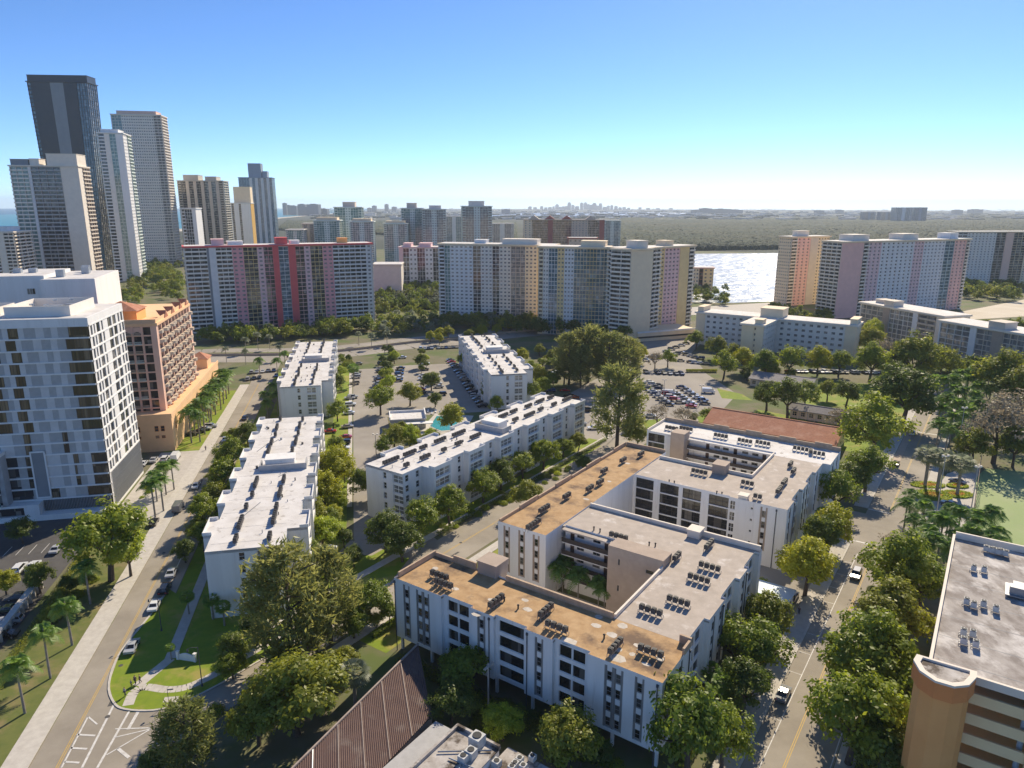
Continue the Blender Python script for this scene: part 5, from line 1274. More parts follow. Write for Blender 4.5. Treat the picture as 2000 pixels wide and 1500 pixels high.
px_tower('white_flats', 'white and pink apartment house left of the cream slab', 779, 856, 482, 700, 20, 0, 9, [(.1, 's', 'pale_pink'), (.15, 'g', 'white', 2), (.2, 'w', 'blue_white', 2), (.2, 'g', 'white', 3), (.2, 'w', 'white', 2), (.15, 'g', 'white', 2)], [(1, 's', 'white')], band='pale_pink', cat='apartments', pent=[(.1, .3, .1, .9, 3, 'pale_pink'), (.5, .8, .1, .9, 3, 'pale_pink')])
px_tower('bayside_house', 'small tan apartment house at the edge of the bay', 1354, 1394, 522, 700, 14, -6, 6, [(.3, 'w', 'cream', 2), (.2, 'g', 'brick_red', 1), (.5, 'w', 'yellow_cream', 2)], [(1, 'w', 'yellow_cream', 2)], band='salmon', cat='building')
px_tower('red_gabled_house', 'low tan and red gabled block in front of the red gabled flats', 1110, 1166, 464, 760, 14, -4, 10, [(1, 'w', 'balustrade', 6)], [(1, 's', 'brick_red')], band='brick_red', cat='building')
px_tower('pale_low_block', 'wide pale shopping block between the pink slab and the cream slab', 728, 782, 516, 640, 26, 4, 2, [(1, 's', 'warm_white', 2)], [(1, 's', 'warm_white')], cat='building')
# ------------------------------------------------------------------ far skyline
rs = random.Random(21)
k = 0
for x in [1035, 1045, 1058, 1066, 1074, 1081, 1088, 1094, 1100, 1106, 1112, 1119, 1127, 1136, 1143, 1149, 1155, 1161, 1167, 1173, 1181, 1188, 1195, 1203, 1211, 1219, 1228, 1250, 1266, 1285, 1310]:
    Y = rs.uniform(15200, 17800); core = 1 - abs(x - 1130) / 160
    X, z = top_px(x, 408 - max(1.5, core * rs.uniform(5, 15)), Y); w_ = rs.uniform(26, 44)
    t = thing('skyscraper', 'hazy skyscraper of the far skyline, %s from its left end' % nth(k), 'skyscraper', (X, Y, 0), 0, 'far skyline'); k += 1
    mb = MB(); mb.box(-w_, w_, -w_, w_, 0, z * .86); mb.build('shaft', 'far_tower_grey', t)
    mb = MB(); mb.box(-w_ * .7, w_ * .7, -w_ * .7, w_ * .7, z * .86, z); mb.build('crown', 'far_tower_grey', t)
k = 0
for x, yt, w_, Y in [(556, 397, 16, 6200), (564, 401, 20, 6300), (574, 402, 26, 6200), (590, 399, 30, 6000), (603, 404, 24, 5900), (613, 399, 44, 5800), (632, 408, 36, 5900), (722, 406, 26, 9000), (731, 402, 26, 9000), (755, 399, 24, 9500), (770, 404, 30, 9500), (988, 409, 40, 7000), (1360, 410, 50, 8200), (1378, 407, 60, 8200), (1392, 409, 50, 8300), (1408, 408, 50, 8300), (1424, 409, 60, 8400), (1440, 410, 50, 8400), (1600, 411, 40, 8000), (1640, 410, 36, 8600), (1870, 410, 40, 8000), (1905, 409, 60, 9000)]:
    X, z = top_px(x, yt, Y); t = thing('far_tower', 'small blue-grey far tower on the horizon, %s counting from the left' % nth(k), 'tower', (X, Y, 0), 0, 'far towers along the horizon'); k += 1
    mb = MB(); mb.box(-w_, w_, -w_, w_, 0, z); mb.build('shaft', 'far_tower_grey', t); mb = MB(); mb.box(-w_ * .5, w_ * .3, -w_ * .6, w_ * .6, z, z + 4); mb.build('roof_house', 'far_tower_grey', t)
# ================================================================== trees
def quads_mesh(name, V, mat):
    """V: (n, 4, 3) array of leaf quads"""
    n = V.shape[0]; me = bpy.data.meshes.new(name)
    me.vertices.add(n * 4); me.vertices.foreach_set('co', V.reshape(-1).astype(np.float32))
    me.loops.add(n * 4); me.loops.foreach_set('vertex_index', np.arange(n * 4, dtype=np.int32))
    me.polygons.add(n); me.polygons.foreach_set('loop_start', np.arange(0, n * 4, 4, dtype=np.int32))
    me.update(calc_edges=True); me.materials.append(MATS[mat])
    return me
def unit(a): return a / (np.linalg.norm(a, axis=-1, keepdims=True) + 1e-9)
def leaves(C, N, size, rg, aspect=.55):
    """one leaf-shaped quad at each centre C, facing about N"""
    n = len(C); N = unit(N + rg.normal(0, .45, N.shape))
    T = unit(np.cross(N, rg.normal(0, 1, N.shape))); B = np.cross(N, T)
    s = size * rg.uniform(.6, 1.25, (n, 1))
    return np.stack([C - T * s, C - B * s * aspect, C + T * s, C + B * s * aspect], 1)
def broad_crown(seed, nl=11, nsub=13, per=44, size=.045, flat=.72):
    """crown of unit radius round (0,0,0): lobes made of clumps of leaves"""
    rg = np.random.default_rng(seed); Cs = []; Ns = []
    for i in range(nl):
        a = 2 * math.pi * (i + rg.uniform(-.3, .3)) / nl * 1.0 + (i % 2) * .4; e = rg.uniform(-.45, .95)
        if i < 2: e = 1.2
        rr_ = rg.uniform(.42, .66) * (1 if e < 1 else .3)
        c = np.array([math.cos(a) * math.cos(e) * rr_, math.sin(a) * math.cos(e) * rr_, math.sin(e) * .52 * rg.uniform(.7, 1.15)])
        lr = rg.uniform(.30, .48)
        d = unit(rg.normal(0, 1, (nsub, 3))); d[:, 2] = np.abs(d[:, 2]) * 1.0 - .38; d = unit(d)
        sc = c + d * lr * rg.uniform(.6, 1.0, (nsub, 1))
        for q, dd in zip(sc, d):
            k = int(per * rg.uniform(.5, 1.4)); off = rg.normal(0, 1, (k, 3)) * np.array([.085, .085, .05])
            Cs.append(q + off); Ns.append(np.repeat((dd * .6 + np.array([0, 0, .8]))[None], k, 0) + off * 3)
    C = np.concatenate(Cs); N = np.concatenate(Ns); C[:, 2] *= flat / .72
    return leaves(C, N, size, rg)
def trunk_mesh(seed, h, r, spread, mat, limbs=5, name='trunk'):
    """tapered trunk of height h with limbs reaching to about spread"""
    rg = random.Random(seed); mb = MB(); x = y = 0
    p = Vector((0, 0, 0)); fork = h * .55
    q = Vector((rg.uniform(-.08, .08) * h, rg.uniform(-.08, .08) * h, fork)); mb.tube(p - Vector((0, 0, .1)), q * .5, r * 1.25, r, 8); mb.tube(q * .5, q, r, r * .85, 8)
    for i in range(limbs):
        a = 2 * math.pi * i / limbs + rg.uniform(-.4, .4); e = q + Vector((math.cos(a) * spread * .35, math.sin(a) * spread * .35, h * .28)); f = q + Vector((math.cos(a) * spread * .75, math.sin(a) * spread * .75, h * .5 + rg.uniform(-.1, .15) * h))
        mb.tube(q, e, r * .6, r * .38, 6); mb.tube(e, f, r * .38, r * .12, 5)
        g_ = e + Vector((math.cos(a + .9) * spread * .4, math.sin(a + .9) * spread * .4, h * .25)); mb.tube(e, g_, r * .28, r * .08, 5)
    return mb.mesh(name, [mat])
def make_broad(seed, mat, nl=13, nsub=14, per=52, size=.050, bark='bark', flat=.80):
    """unit tree: crown radius 1 centred 1.15 above the ground"""
    q = broad_crown(seed, nl, nsub, per, size, flat); q[..., 2] += .98
    return trunk_mesh(seed, 1.05, .06, .9, bark), quads_mesh('crown', q, mat)
def make_casuarina(seed, mat='needle', per=30):
    """feathery tree, crown radius 1, 3 tall"""
    rg = np.random.default_rng(seed); V = []
    for i in range(150):
        z = rg.uniform(.55, 3.0); rmax = 1.0 * (1 - ((z - 1.25) / 1.8) ** 2 if z > 1.25 else 1 - ((1.25 - z) / 1.3) ** 2) ** .5 * rg.uniform(.75, 1.05); a = rg.uniform(0, 2 * math.pi)
        d = np.array([math.cos(a), math.sin(a), .35]); n = per; f = rg.uniform(.35, 1, (n, 1)) ** .7
        C = np.array([0, 0, z - .2]) + d * rmax * f + rg.normal(0, .085, (n, 3))
        L = rg.uniform(.07, .16, (n, 1)); T = unit(d * .6 + np.array([0, 0, .2]) + rg.normal(0, .55, (n, 3))); B = unit(np.cross(T, rg.normal(0, 1, (n, 3)))) * .024
        V.append(np.stack([C - T * L - B * .4, C - T * L * .2 + B, C + T * L, C - T * L * .2 - B], 1))
    mb = MB(); mb.tube((0, 0, -.05), (.05, 0, 1.2), .075, .055, 7); mb.tube((.05, 0, 1.2), (0, .05, 2.7), .055, .012, 6)
    rr_ = random.Random(seed)
    for i in range(12):
        z = .6 + i * .16; a = i * 2.4; mb.tube((.03, 0, z), (math.cos(a) * .75, math.sin(a) * .75, z + .35), .028, .008, 4)
    return mb.mesh('trunk', ['bark']), quads_mesh('crown', np.concatenate(V), mat)
def frond_quads(L, up, droop, a, rg, nl=16, lw=.055, ll=.30, hang=.35):
    """one feather palm frond of length L leaving at azimuth a"""
    out = []; d = np.array([math.cos(a), math.sin(a), 0]); sd_ = np.array([-math.sin(a), math.cos(a), 0]); pts = []
    for i in range(nl + 1):
        t = i / nl; pts.append(d * L * (t * math.cos(up) * (1 - .12 * t * t)) + np.array([0, 0, L * (t * math.sin(up) - droop * t * t)]))
    for i in range(1, nl + 1):
        t = i / nl; p = pts[i]; tg = unit(pts[i] - pts[i - 1])[None][0]; l_ = ll * L * (math.sin(math.pi * min(1, t * .85 + .12)) ** .6)
        out.append([pts[i - 1] - sd_ * .012 * L, pts[i - 1] + sd_ * .012 * L, p + sd_ * .009 * L, p - sd_ * .009 * L])
        for s_ in (-1, 1):
            e = p + sd_ * s_ * l_ + tg * l_ * .45 - np.array([0, 0, l_ * hang * rg.uniform(.5, 1.4)]); w_ = tg * lw * L
            out.append([p - w_ * .6, p + w_ * .6, e + w_ * .15, e - w_ * .15])
    return out
def make_palm(seed, mat='frond', h=1.0, n=17, L=.36, royal=True, droop=.62):
    """feather palm: trunk one unit tall"""
    rg = np.random.default_rng(seed); mb = MB(); segs = 8; ln = rg.uniform(-.03, .03)
    for i in range(segs):
        z0, z1 = i / segs, (i + 1) / segs; r0 = .024 * (1.15 - .35 * z0) if royal else .018; r1 = .024 * (1.15 - .35 * z1) if royal else .018
        mb.tube((ln * z0 * z0, 0, z0 - (.01 if i == 0 else 0)), (ln * z1 * z1, 0, z1), r0, r1, 8)
    q = []
    for i in range(n):
        up = 1.25 - 1.25 * (i / n) + rg.uniform(-.1, .1); q += [[np.array(p) for p in f] for f in frond_quads(L * rg.uniform(.85, 1.1), up, droop * rg.uniform(.8, 1.2), i * 2.4 + rg.uniform(-.2, .2), rg)]
    V = np.array(q); V[..., 2] += 1.0; V[..., 0] += ln
    if royal: mb.tube((ln, 0, .99), (ln, 0, 1.10), .017, .010, 8)
    return mb.mesh('trunk', ['palm_bark']), quads_mesh('crown', V, mat)
def make_fan(seed, mat='frond_grey', n=34):
    """fan palm: crown radius 1 at 2.4 units"""
    rg = np.random.default_rng(seed); q = []
    for i in range(n):
        z = 1 - 1.7 * (i + .5) / n; a = i * 2.4; d = np.array([math.cos(a) * math.sqrt(1 - min(1, z * z)), math.sin(a) * math.sqrt(1 - min(1, z * z)), z * .85])
        sd_ = unit(np.cross(d, np.array([0, 0, 1.0])) + 1e-6); c = d * .52; upv = np.cross(sd_, d)
        for j in range(11):
            b = -1.25 + 2.5 * j / 10; t = d * math.cos(b) + sd_ * math.sin(b); e = c + t * .5 * rg.uniform(.85, 1.1) - np.array([0, 0, .12]); s_ = sd_ * math.cos(b) - d * math.sin(b)
            m_ = c + t * .28; q.append([c, m_ + s_ * .05, e, m_ - s_ * .05])
        q.append([np.zeros(3), sd_ * .02, c + sd_ * .02, c])
    V = np.array(q); V[..., 2] += 2.4
    mb = MB()
    for i in range(5): mb.tube((0, 0, i * .48 - (.05 if i == 0 else 0)), (0, 0, (i + 1) * .48), .11 - i * .004, .106 - i * .004, 8)
    return mb.mesh('trunk', ['palm_bark']), quads_mesh('crown', V, mat)
def make_shrub(seed, mat):
    rg = np.random.default_rng(seed); d = unit(rg.normal(0, 1, (1500, 3))); d[:, 2] = np.abs(d[:, 2]); C = d * rg.uniform(.7, 1.05, (1500, 1)) * (1 + .15 * np.sin(d[:, :1] * 9) * np.cos(d[:, 1:2] * 8)); C[:, 2] *= .85
    mb = MB()
    for i in range(5):
        a = i * 1.3; mb.tube((0, 0, 0), (math.cos(a) * .4, math.sin(a) * .4, .55), .05, .02, 5)
    return mb.mesh('stem', ['bark']), quads_mesh('foliage', leaves(C, d, .075, rg), mat)
PROTO = {
    'g': [make_broad(s, 'leaf_green', n_) for s, n_ in ((1, 13), (2, 10), (3, 15), (4, 9), (41, 12), (42, 8))],
    'd': [make_broad(s, 'leaf_dark', n_) for s, n_ in ((5, 13), (6, 10), (7, 9), (43, 15))],
    'y': [make_broad(s, 'leaf_yellow') for s in (8, 9)],
    'b': [make_broad(s, 'leaf_bright') for s in (10, 12)],
    'o': [make_broad(s, 'leaf_olive') for s in (13, 14, 15)],
    'n': [make_broad(s, 'leaf_brown', 11, 9, 16) for s in (16, 17)],
    'c': [make_casuarina(s) for s in (18, 19, 20)],
    'p': [make_palm(s, 'frond', 1, 20, .43) for s in (21, 22, 23)],
    'k': [make_palm(s, 'frond', 1, 17, .50, False, .72) for s in (24, 25)],
    'f': [make_fan(s) for s in (26, 27)],
    'F': [make_fan(s, 'frond') for s in (28, 29)],
    's': [make_shrub(s, m_) for s, m_ in ((30, 'leaf_green'), (31, 'leaf_dark'))],
    'S': [make_shrub(32, 'leaf_bright')],
    'm': [make_palm(33, 'frond_grey', 1, 20, .40, False, .55)],
}
KIND = {'g': ('leafy_tree', 'round green tree', 'tree'), 'd': ('leafy_tree', 'dark green tree', 'tree'), 'y': ('leafy_tree', 'yellow-green tree', 'tree'), 'b': ('leafy_tree', 'bright green tree', 'tree'), 'o': ('leafy_tree', 'olive green tree', 'tree'),
        'n': ('bare_tree', 'thin brown-grey tree', 'tree'), 'c': ('casuarina_tree', 'feathery casuarina', 'tree'), 'p': ('royal_palm', 'royal palm', 'palm'), 'k': ('coconut_palm', 'slender feather palm', 'palm'), 'f': ('fan_palm', 'grey fan palm', 'palm'), 'F': ('fan_palm', 'green fan palm', 'palm'),
        's': ('shrub', 'clipped shrub', 'shrub'), 'S': ('shrub', 'bright shrub', 'shrub'), 'm': ('silver_palm', 'silvery palm', 'palm')}
tr = random.Random(77)
def plant(k, X, Y, r, label, group=None, hz=None):
    """r: crown radius for trees, fan palms and shrubs; trunk height for feather palms"""
    tm, cm = tr.choice(PROTO[k]); nm, _, cat = KIND[k]
    t = thing(nm, label, cat, (X, Y, 0), tr.uniform(0, 6.28), group)
    s_ = r; sz = hz if hz else r * tr.uniform(.92, 1.1)
    t.scale = (s_ * tr.uniform(.88, 1.12), s_ * tr.uniform(.88, 1.12), sz) if k not in 'pkmfF' else (s_, s_, sz)
    put(tm, 'stem' if k in 'sS' else 'trunk', t); put(cm, 'foliage' if k in 'sS' else 'crown', t)
    return t
def px_tree(k, x, y, rp, label, group=None, hf=None):
    """crown centred on pixel (x, y) with pixel radius rp"""
    if k in 'pkm':
        h = rp; z = h * 1.02
        X, Y = U(x, y, z); return plant(k, X, Y, h, label, group)
    zf = {'c': 1.5, 'f': 2.4, 'F': 2.4, 's': .45, 'S': .45}.get(k, 1.02)
    z = 6.0
    for _ in range(4):
        X, Y = U(x, y, z); dist = math.sqrt(X * X + Y * Y + (CAMZ - z) ** 2); r = rp * dist / 1440.0; z = zf * r * (hf or 1)
    return plant(k, X, Y, r, label, group, r * hf if hf else None)
TREES = [  # kind, pixel, pixel radius (or trunk height in m), label
 ('o', 1110, 1440, 70, 'pale olive tree at the bottom, right of the service building'),
 ('g', 1350, 1425, 100, 'big bright-topped tree at the front corner of the courtyard flats'),
 ('g', 1415, 1440, 62, 'tree right of the big one at the front corner of the courtyard flats'),
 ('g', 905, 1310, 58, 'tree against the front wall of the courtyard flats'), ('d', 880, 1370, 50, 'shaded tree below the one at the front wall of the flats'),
 ('b', 982, 1408, 42, 'small bright tree behind the stained service building'),
 ('g', 1440, 1262, 62, 'tree touching the right wall of the courtyard flats'), ('o', 1500, 1205, 52, 'olive tree beside the drive court entrance'), ('g', 1490, 1275, 60, 'tall tree by the right-hand pavement, beside the flats'), ('d', 1455, 1345, 55, 'dark tree by the right-hand pavement near the corner'),
 ('F', 1388, 1312, 22, 'fan palm at the foot of the right wall, nearest the corner'), ('F', 1412, 1338, 24, 'fan palm at the foot of the right wall, beside the pavement trees'), ('F', 1430, 1362, 20, 'smallest fan palm at the corner of the courtyard flats'),
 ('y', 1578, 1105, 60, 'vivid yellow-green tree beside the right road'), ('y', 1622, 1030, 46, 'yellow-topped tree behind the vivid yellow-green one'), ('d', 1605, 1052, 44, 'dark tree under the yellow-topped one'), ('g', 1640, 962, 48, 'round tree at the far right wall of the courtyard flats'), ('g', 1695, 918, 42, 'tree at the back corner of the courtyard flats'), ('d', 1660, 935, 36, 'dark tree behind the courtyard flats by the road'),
 ('F', 1608, 1000, 16, 'fan palm by the far ring wall, left of two'), ('F', 1632, 992, 17, 'fan palm by the far ring wall, right of two'), ('S', 1488, 1138, 17, 'round bright shrub by the entrance canopy'), ('F', 1478, 1168, 18, 'fan palm below the entrance canopy'), ('F', 1508, 1052, 14, 'dark fan palm at the white corner of the far ring'), ('F', 1446, 1042, 13, 'dark fan palm against the screened balconies'),
 ('g', 1762, 1108, 72, 'tree right of the road, opposite the vivid yellow-green tree'), ('n', 1742, 1058, 24, 'thin bare tree at the right road edge'), ('o', 1742, 1198, 70, 'brownish olive tree right of the road, beside the car park roof'), ('g', 1700, 1290, 84, 'big tree right of the road, left of the orange tower'), ('g', 1668, 1400, 92, 'big tree at the bottom right beside the road'), ('g', 1745, 1360, 70, 'tree touching the orange tower of the car park'), ('d', 1730, 1460, 70, 'dark tree at the bottom beside the orange tower'), ('g', 1800, 1140, 48, 'tree between the road trees and the car park roof'),
 ('g', 1708, 832, 62, 'broad tree on the school lawn beside the right road'), ('d', 1768, 770, 62, 'broad dark tree at the far end of the school lawn'), ('d', 1752, 735, 34, 'dark tree behind the broad dark one on the school lawn'), ('o', 1968, 742, 52, 'flat-topped olive tree at the right edge'), ('o', 2005, 760, 50, 'olive tree cut by the right edge'), ('n', 1952, 835, 62, 'large thin grey-brown tree by the playing field'), ('n', 1985, 805, 50, 'grey-brown tree at the right edge above the field'), ('o', 1905, 868, 34, 'rusty olive tree at the near corner of the field fence'), ('d', 1985, 872, 36, 'dark tree at the far edge of the playing field'),
 ('d', 1500, 768, 34, 'dark tree between the grey school roofs, left one'), ('d', 1542, 778, 38, 'dark tree between the grey school roofs, middle one'), ('g', 1575, 768, 30, 'tree between the grey school roofs, right one'), ('d', 1655, 765, 28, 'dark tree on the school lawn beside the broad trees'), ('o', 1618, 760, 22, 'small olive tree on the school lawn'), ('n', 1640, 815, 26, 'thin greyish tree in front of the grey-roofed wing'), ('n', 1625, 855, 18, 'small pale tree at the end of the terracotta hall'),
 ('g', 1415, 712, 28, 'umbrella tree at the left end of the row before the cross-plan building'), ('y', 1452, 702, 26, 'yellow-green umbrella tree, second in the row before the cross-plan building'), ('g', 1495, 708, 32, 'umbrella tree, third in the row before the cross-plan building'), ('g', 1540, 704, 34, 'umbrella tree, fourth in the row before the cross-plan building'), ('y', 1600, 702, 30, 'yellow-green umbrella tree, fifth in the row before the cross-plan building'), ('g', 1640, 708, 26, 'umbrella tree, sixth in the row before the cross-plan building'), ('g', 1702, 708, 36, 'umbrella tree, right end of the row before the cross-plan building'), ('d', 1745, 712, 30, 'dark tree behind the right end of the umbrella row'),
 ('o', 1790, 700, 46, 'olive tree before the framed flats'), ('n', 1735, 685, 34, 'brown tree between the cross-plan building and the framed flats'), ('o', 1700, 665, 28, 'tree at the right end of the cross-plan building'), ('b', 1706, 645, 22, 'bright tree behind the cross-plan building'), ('o', 1840, 705, 34, 'olive tree at the foot of the right framed flats'),
 ('c', 1208, 792, 58, 'tallest casuarina, standing alone by the big car park'), ('c', 1112, 700, 36, 'casuarina at the left of the grove'), ('c', 1150, 690, 40, 'casuarina in the middle of the grove'), ('c', 1190, 700, 38, 'casuarina right of the middle of the grove'), ('c', 1225, 702, 32, 'casuarina at the right of the grove'), ('c', 1135, 715, 30, 'casuarina at the front of the grove'), ('d', 1102, 728, 24, 'rounded dark tree in front of the casuarina grove'), ('y', 1248, 690, 20, 'yellow-green tree at the right end of the casuarina grove'), ('n', 1280, 702, 20, 'bare tree in the big car park, left'), ('g', 1305, 700, 18, 'small green tree in the big car park'), ('o', 1245, 852, 26, 'olive shrub tree behind the white far wing'), ('n', 1285, 808, 24, 'brownish tree by the big car park edge, left'), ('n', 1335, 812, 26, 'brownish tree by the big car park edge, right'), ('g', 1360, 660, 22, 'tree left of the cross-plan building'), ('o', 1400, 678, 24, 'low tree before the cross-plan building, left'), ('o', 1430, 690, 20, 'low tree before the front wing of the cross-plan building'),
 ('d', 718, 942, 38, 'dark tree at the left end of the centre white flats'), ('d', 752, 1035, 46, 'dark tree at the near corner of the centre white flats'), ('g', 818, 1015, 50, 'broad green tree before the centre white flats, nearest one'), ('g', 878, 990, 40, 'tree before the centre white flats, second from the near end'), ('g', 943, 945, 40, 'tree before the centre white flats, third from the near end'), ('d', 978, 925, 34, 'tree before the centre white flats, fourth from the near end'), ('g', 1022, 905, 34, 'tree before the centre white flats, fifth from the near end'), ('g', 1062, 888, 32, 'tree before the centre white flats, sixth from the near end'), ('o', 1030, 965, 40, 'olive tree between the middle street and the centre white flats'), ('g', 1100, 872, 22, 'tree at the far end of the centre white flats'), ('d', 1140, 905, 20, 'small dark tree beside the middle street'), ('o', 1130, 862, 20, 'olive tree at the far corner of the centre white flats'), ('d', 785, 1060, 40, 'low dark tree under the broad one by the middle street'),
 ('y', 655, 915, 46, 'golden-green tree right of the left white flats, far one'), ('y', 632, 960, 42, 'golden-green tree right of the left white flats, near one'), ('o', 615, 1000, 34, 'olive tree between the golden-green trees and the wall'), ('b', 630, 1040, 36, 'bright tree right of the left white flats'), ('g', 608, 1085, 34, 'green tree at the near right corner of the left white flats'), ('d', 690, 1085, 24, 'small dark tree on the driveway edge'), ('d', 672, 1050, 22, 'narrow dark tree beside the driveway'), ('g', 655, 868, 20, 'small round tree by the driveway cars'),
 ('g', 658, 800, 24, 'round tree at the corner of the far left white flats'), ('d', 655, 745, 24, 'dark tree right of the far left white flats'), ('b', 665, 725, 14, 'small bright tree right of the far left white flats'), ('g', 640, 785, 18, 'tree at the foot of the far left white flats'), ('F', 690, 722, 14, 'fan palm by the driveway at the far left flats'),
 ('o', 770, 852, 32, 'olive tree before the pool house'), ('b', 800, 852, 26, 'bright tree before the pool house, right'), ('g', 752, 870, 24, 'tree before the pool house, left'), ('y', 882, 815, 34, 'yellow-green tree beside the swimming pool'), ('g', 742, 782, 30, 'tree left of the pool house'), ('o', 800, 768, 26, 'olive tree behind the pool house'), ('b', 758, 752, 20, 'bright tree in the car park island'), ('d', 842, 742, 22, 'dark narrow tree in the car park'), ('d', 755, 715, 15, 'dark tree in the car park island, farther'), ('d', 822, 705, 15, 'dark conical tree in the right car park island'), ('b', 770, 698, 13, 'bright round tree at the far end of the island'), ('b', 832, 700, 10, 'small bright tree in the right car park island'), ('g', 752, 735, 16, 'tree in the car park island, middle'), ('d', 850, 780, 16, 'dark tree beside the pool deck'), ('g', 970, 790, 20, 'tree at the near end of the far centre flats'), ('d', 960, 760, 26, 'dark tree before the far centre flats'), ('g', 905, 702, 18, 'tree left of the far centre flats'), ('g', 1035, 760, 26, 'tree right of the far centre flats, near'), ('o', 1050, 735, 26, 'olive tree right of the far centre flats'), ('y', 1020, 695, 16, 'yellow tree right of the far centre flats'), ('g', 1062, 755, 20, 'tree between the far centre flats and the casuarinas'),
 ('d', 482, 845, 28, 'dark tree between the street and the left white flats, far one'), ('g', 452, 890, 34, 'tree along the left white flats, second from far'), ('g', 430, 928, 36, 'tree along the left white flats, third from far'), ('o', 420, 968, 34, 'olive tree along the left white flats'), ('g', 398, 1000, 36, 'broad green tree along the left white flats'), ('g', 395, 1045, 32, 'tree at the near end of the row by the left white flats'), ('d', 360, 1075, 24, 'dark tree by the parked cars on the left street'),
 ('g', 205, 1055, 76, 'big spreading tree before the hotel tower'), ('b', 250, 1085, 40, 'bright side of the spreading tree group before the hotel'), ('y', 8, 1135, 24, 'orange-green tree at the left edge'), ('d', 75, 1130, 26, 'dark tree by the car park wall on the left'), ('d', 40, 1035, 24, 'dark shrub tree at the foot of the hotel tower'),
 ('c', 560, 1185, 88, 'large casuarina in front of the left white flats'), ('c', 640, 1165, 66, 'second casuarina, nearer the driveway'), ('g', 722, 1172, 46, 'green tree at the left end of the courtyard flats'), ('g', 690, 1215, 34, 'forked tree beside the middle street'), ('o', 575, 1350, 92, 'big olive tree at the bottom by the shed'), ('o', 500, 1400, 58, 'olive tree left of the big one at the bottom'), ('o', 640, 1330, 52, 'olive tree beside the corrugated shed'), ('c', 362, 1440, 50, 'dark casuarina at the bottom left junction'), ('d', 300, 1488, 30, 'dark tree at the bottom edge by the junction'), ('s', 420, 1385, 18, 'round dark shrub beside the near junction'), ('d', 455, 1270, 34, 'low tree at the edge of the corner lawn'), ('d', 500, 1225, 36, 'shaded tree behind the corner lawn'), ('F', 435, 1185, 16, 'fan palm at the near end of the left white flats, right one'), ('F', 412, 1170, 17, 'fan palm at the near end of the left white flats, middle'), ('F', 365, 1165, 15, 'fan palm in the shade left of the white flats'), ('F', 332, 1265, 10, 'small fan palm on the corner lawn'),
 ('f', 690, 1312, 34, 'grey-green date palm beside the corrugated shed'), ('b', 780, 1428, 15, 'little palm-like tree in front of the shed roof'), ('b', 755, 1480, 24, 'bright little tree at the bottom before the shed'),
]
for (k, x, y, rp, lb) in TREES: px_tree(k, x, y, rp, lb, None, {'c': 1.0}.get(k))
# palms: pixel of the crown, trunk height in metres
def palm_row(pts, kind, h, desc, group):
    for i, (x, y) in enumerate(pts): px_tree(kind, x, y, h * tr.uniform(.9, 1.1), desc % nth(i), group)
for (x, y, lb) in [(165, 1108, 'royal palm on the dry verge, farthest from the camera'), (128, 1182, 'royal palm on the dry verge, second from the far end'), (84, 1242, 'royal palm on the dry verge, third from the far end'), (32, 1305, 'royal palm on the dry verge, nearest the camera')]:
    px_tree('p', x, y, 8.2, lb, 'palms on the dry verge')
palm_row([(300, 925), (318, 912), (334, 905), (312, 938), (295, 945)], 'p', 8.5, 'royal palm on the hotel forecourt, %s of the clump', 'palms on the forecourt')
pr = []
for i in range(9):
    for j in range(2):
        X, Y = BF.w(-24.5 - j * 2.6 + tr.uniform(-.5, .5), 118 + i * 8.2 + tr.uniform(-1.5, 1.5))
        plant('p', X, Y, tr.uniform(9, 11), 'royal palm before the salmon tower, %s side, %s from the near end' % (('street', 'building')[j], nth(i)), 'palm rows before the salmon tower')
palm_row([(516, 765), (530, 750), (540, 772), (520, 785), (505, 700), (540, 705), (555, 690)], 'k', 7.5, 'feather palm left of the far left white flats, %s of the group', 'palms by the far left flats')
palm_row([(478, 660), (502, 655), (525, 655), (440, 680), (478, 685), (545, 675), (700, 650), (725, 655), (755, 648)], 'm', 8, 'silvery palm along the boulevard, %s from the left', 'palms along the boulevard')
# palms on the right beyond the road
ri = 0
for (x, y) in [(1788, 1010), (1812, 1038), (1842, 1020), (1868, 1045), (1900, 1038), (1932, 1048), (1772, 985), (1782, 958), (1950, 1060), (1826, 1048), (1850, 1062), (1800, 1060), (1885, 1062)]:
    px_tree('p', x, y, tr.uniform(8, 10), 'royal palm between the plaza and the car park roof, %s of the clump' % nth(ri), 'palms before the car park'); ri += 1
for i, (x, y) in enumerate([(1816, 885), (1840, 895), (1880, 900)]): px_tree('f', x, y, 26, 'tall date palm on the plaza, %s from the left' % nth(i), 'date palms on the plaza')
ri = 0
for (x, y) in [(1835, 830), (1852, 842), (1842, 800), (1862, 815), (1880, 828), (1850, 775), (1872, 788), (1895, 800), (1862, 755), (1885, 765), (1905, 780), (1842, 745), (1868, 735), (1826, 740), (1892, 742), (1912, 755), (1935, 765), (1960, 772), (1985, 768), (1925, 790)]:
    px_tree('p', x, y, tr.uniform(9, 11), 'royal palm in the grove beside the right road, %s counted along the grove' % nth(ri), 'palm grove by the right road'); ri += 1
for i, (x, y) in enumerate([(1100, 1098), (1115, 1092), (1088, 1110), (1170, 1135), (1182, 1140), (1130, 1120)]):
    X, Y = U(x, y, 7); plant('k', X, Y, tr.uniform(6, 7.5), 'palm inside the near courtyard, %s from the left wall' % nth(i), 'courtyard palms')
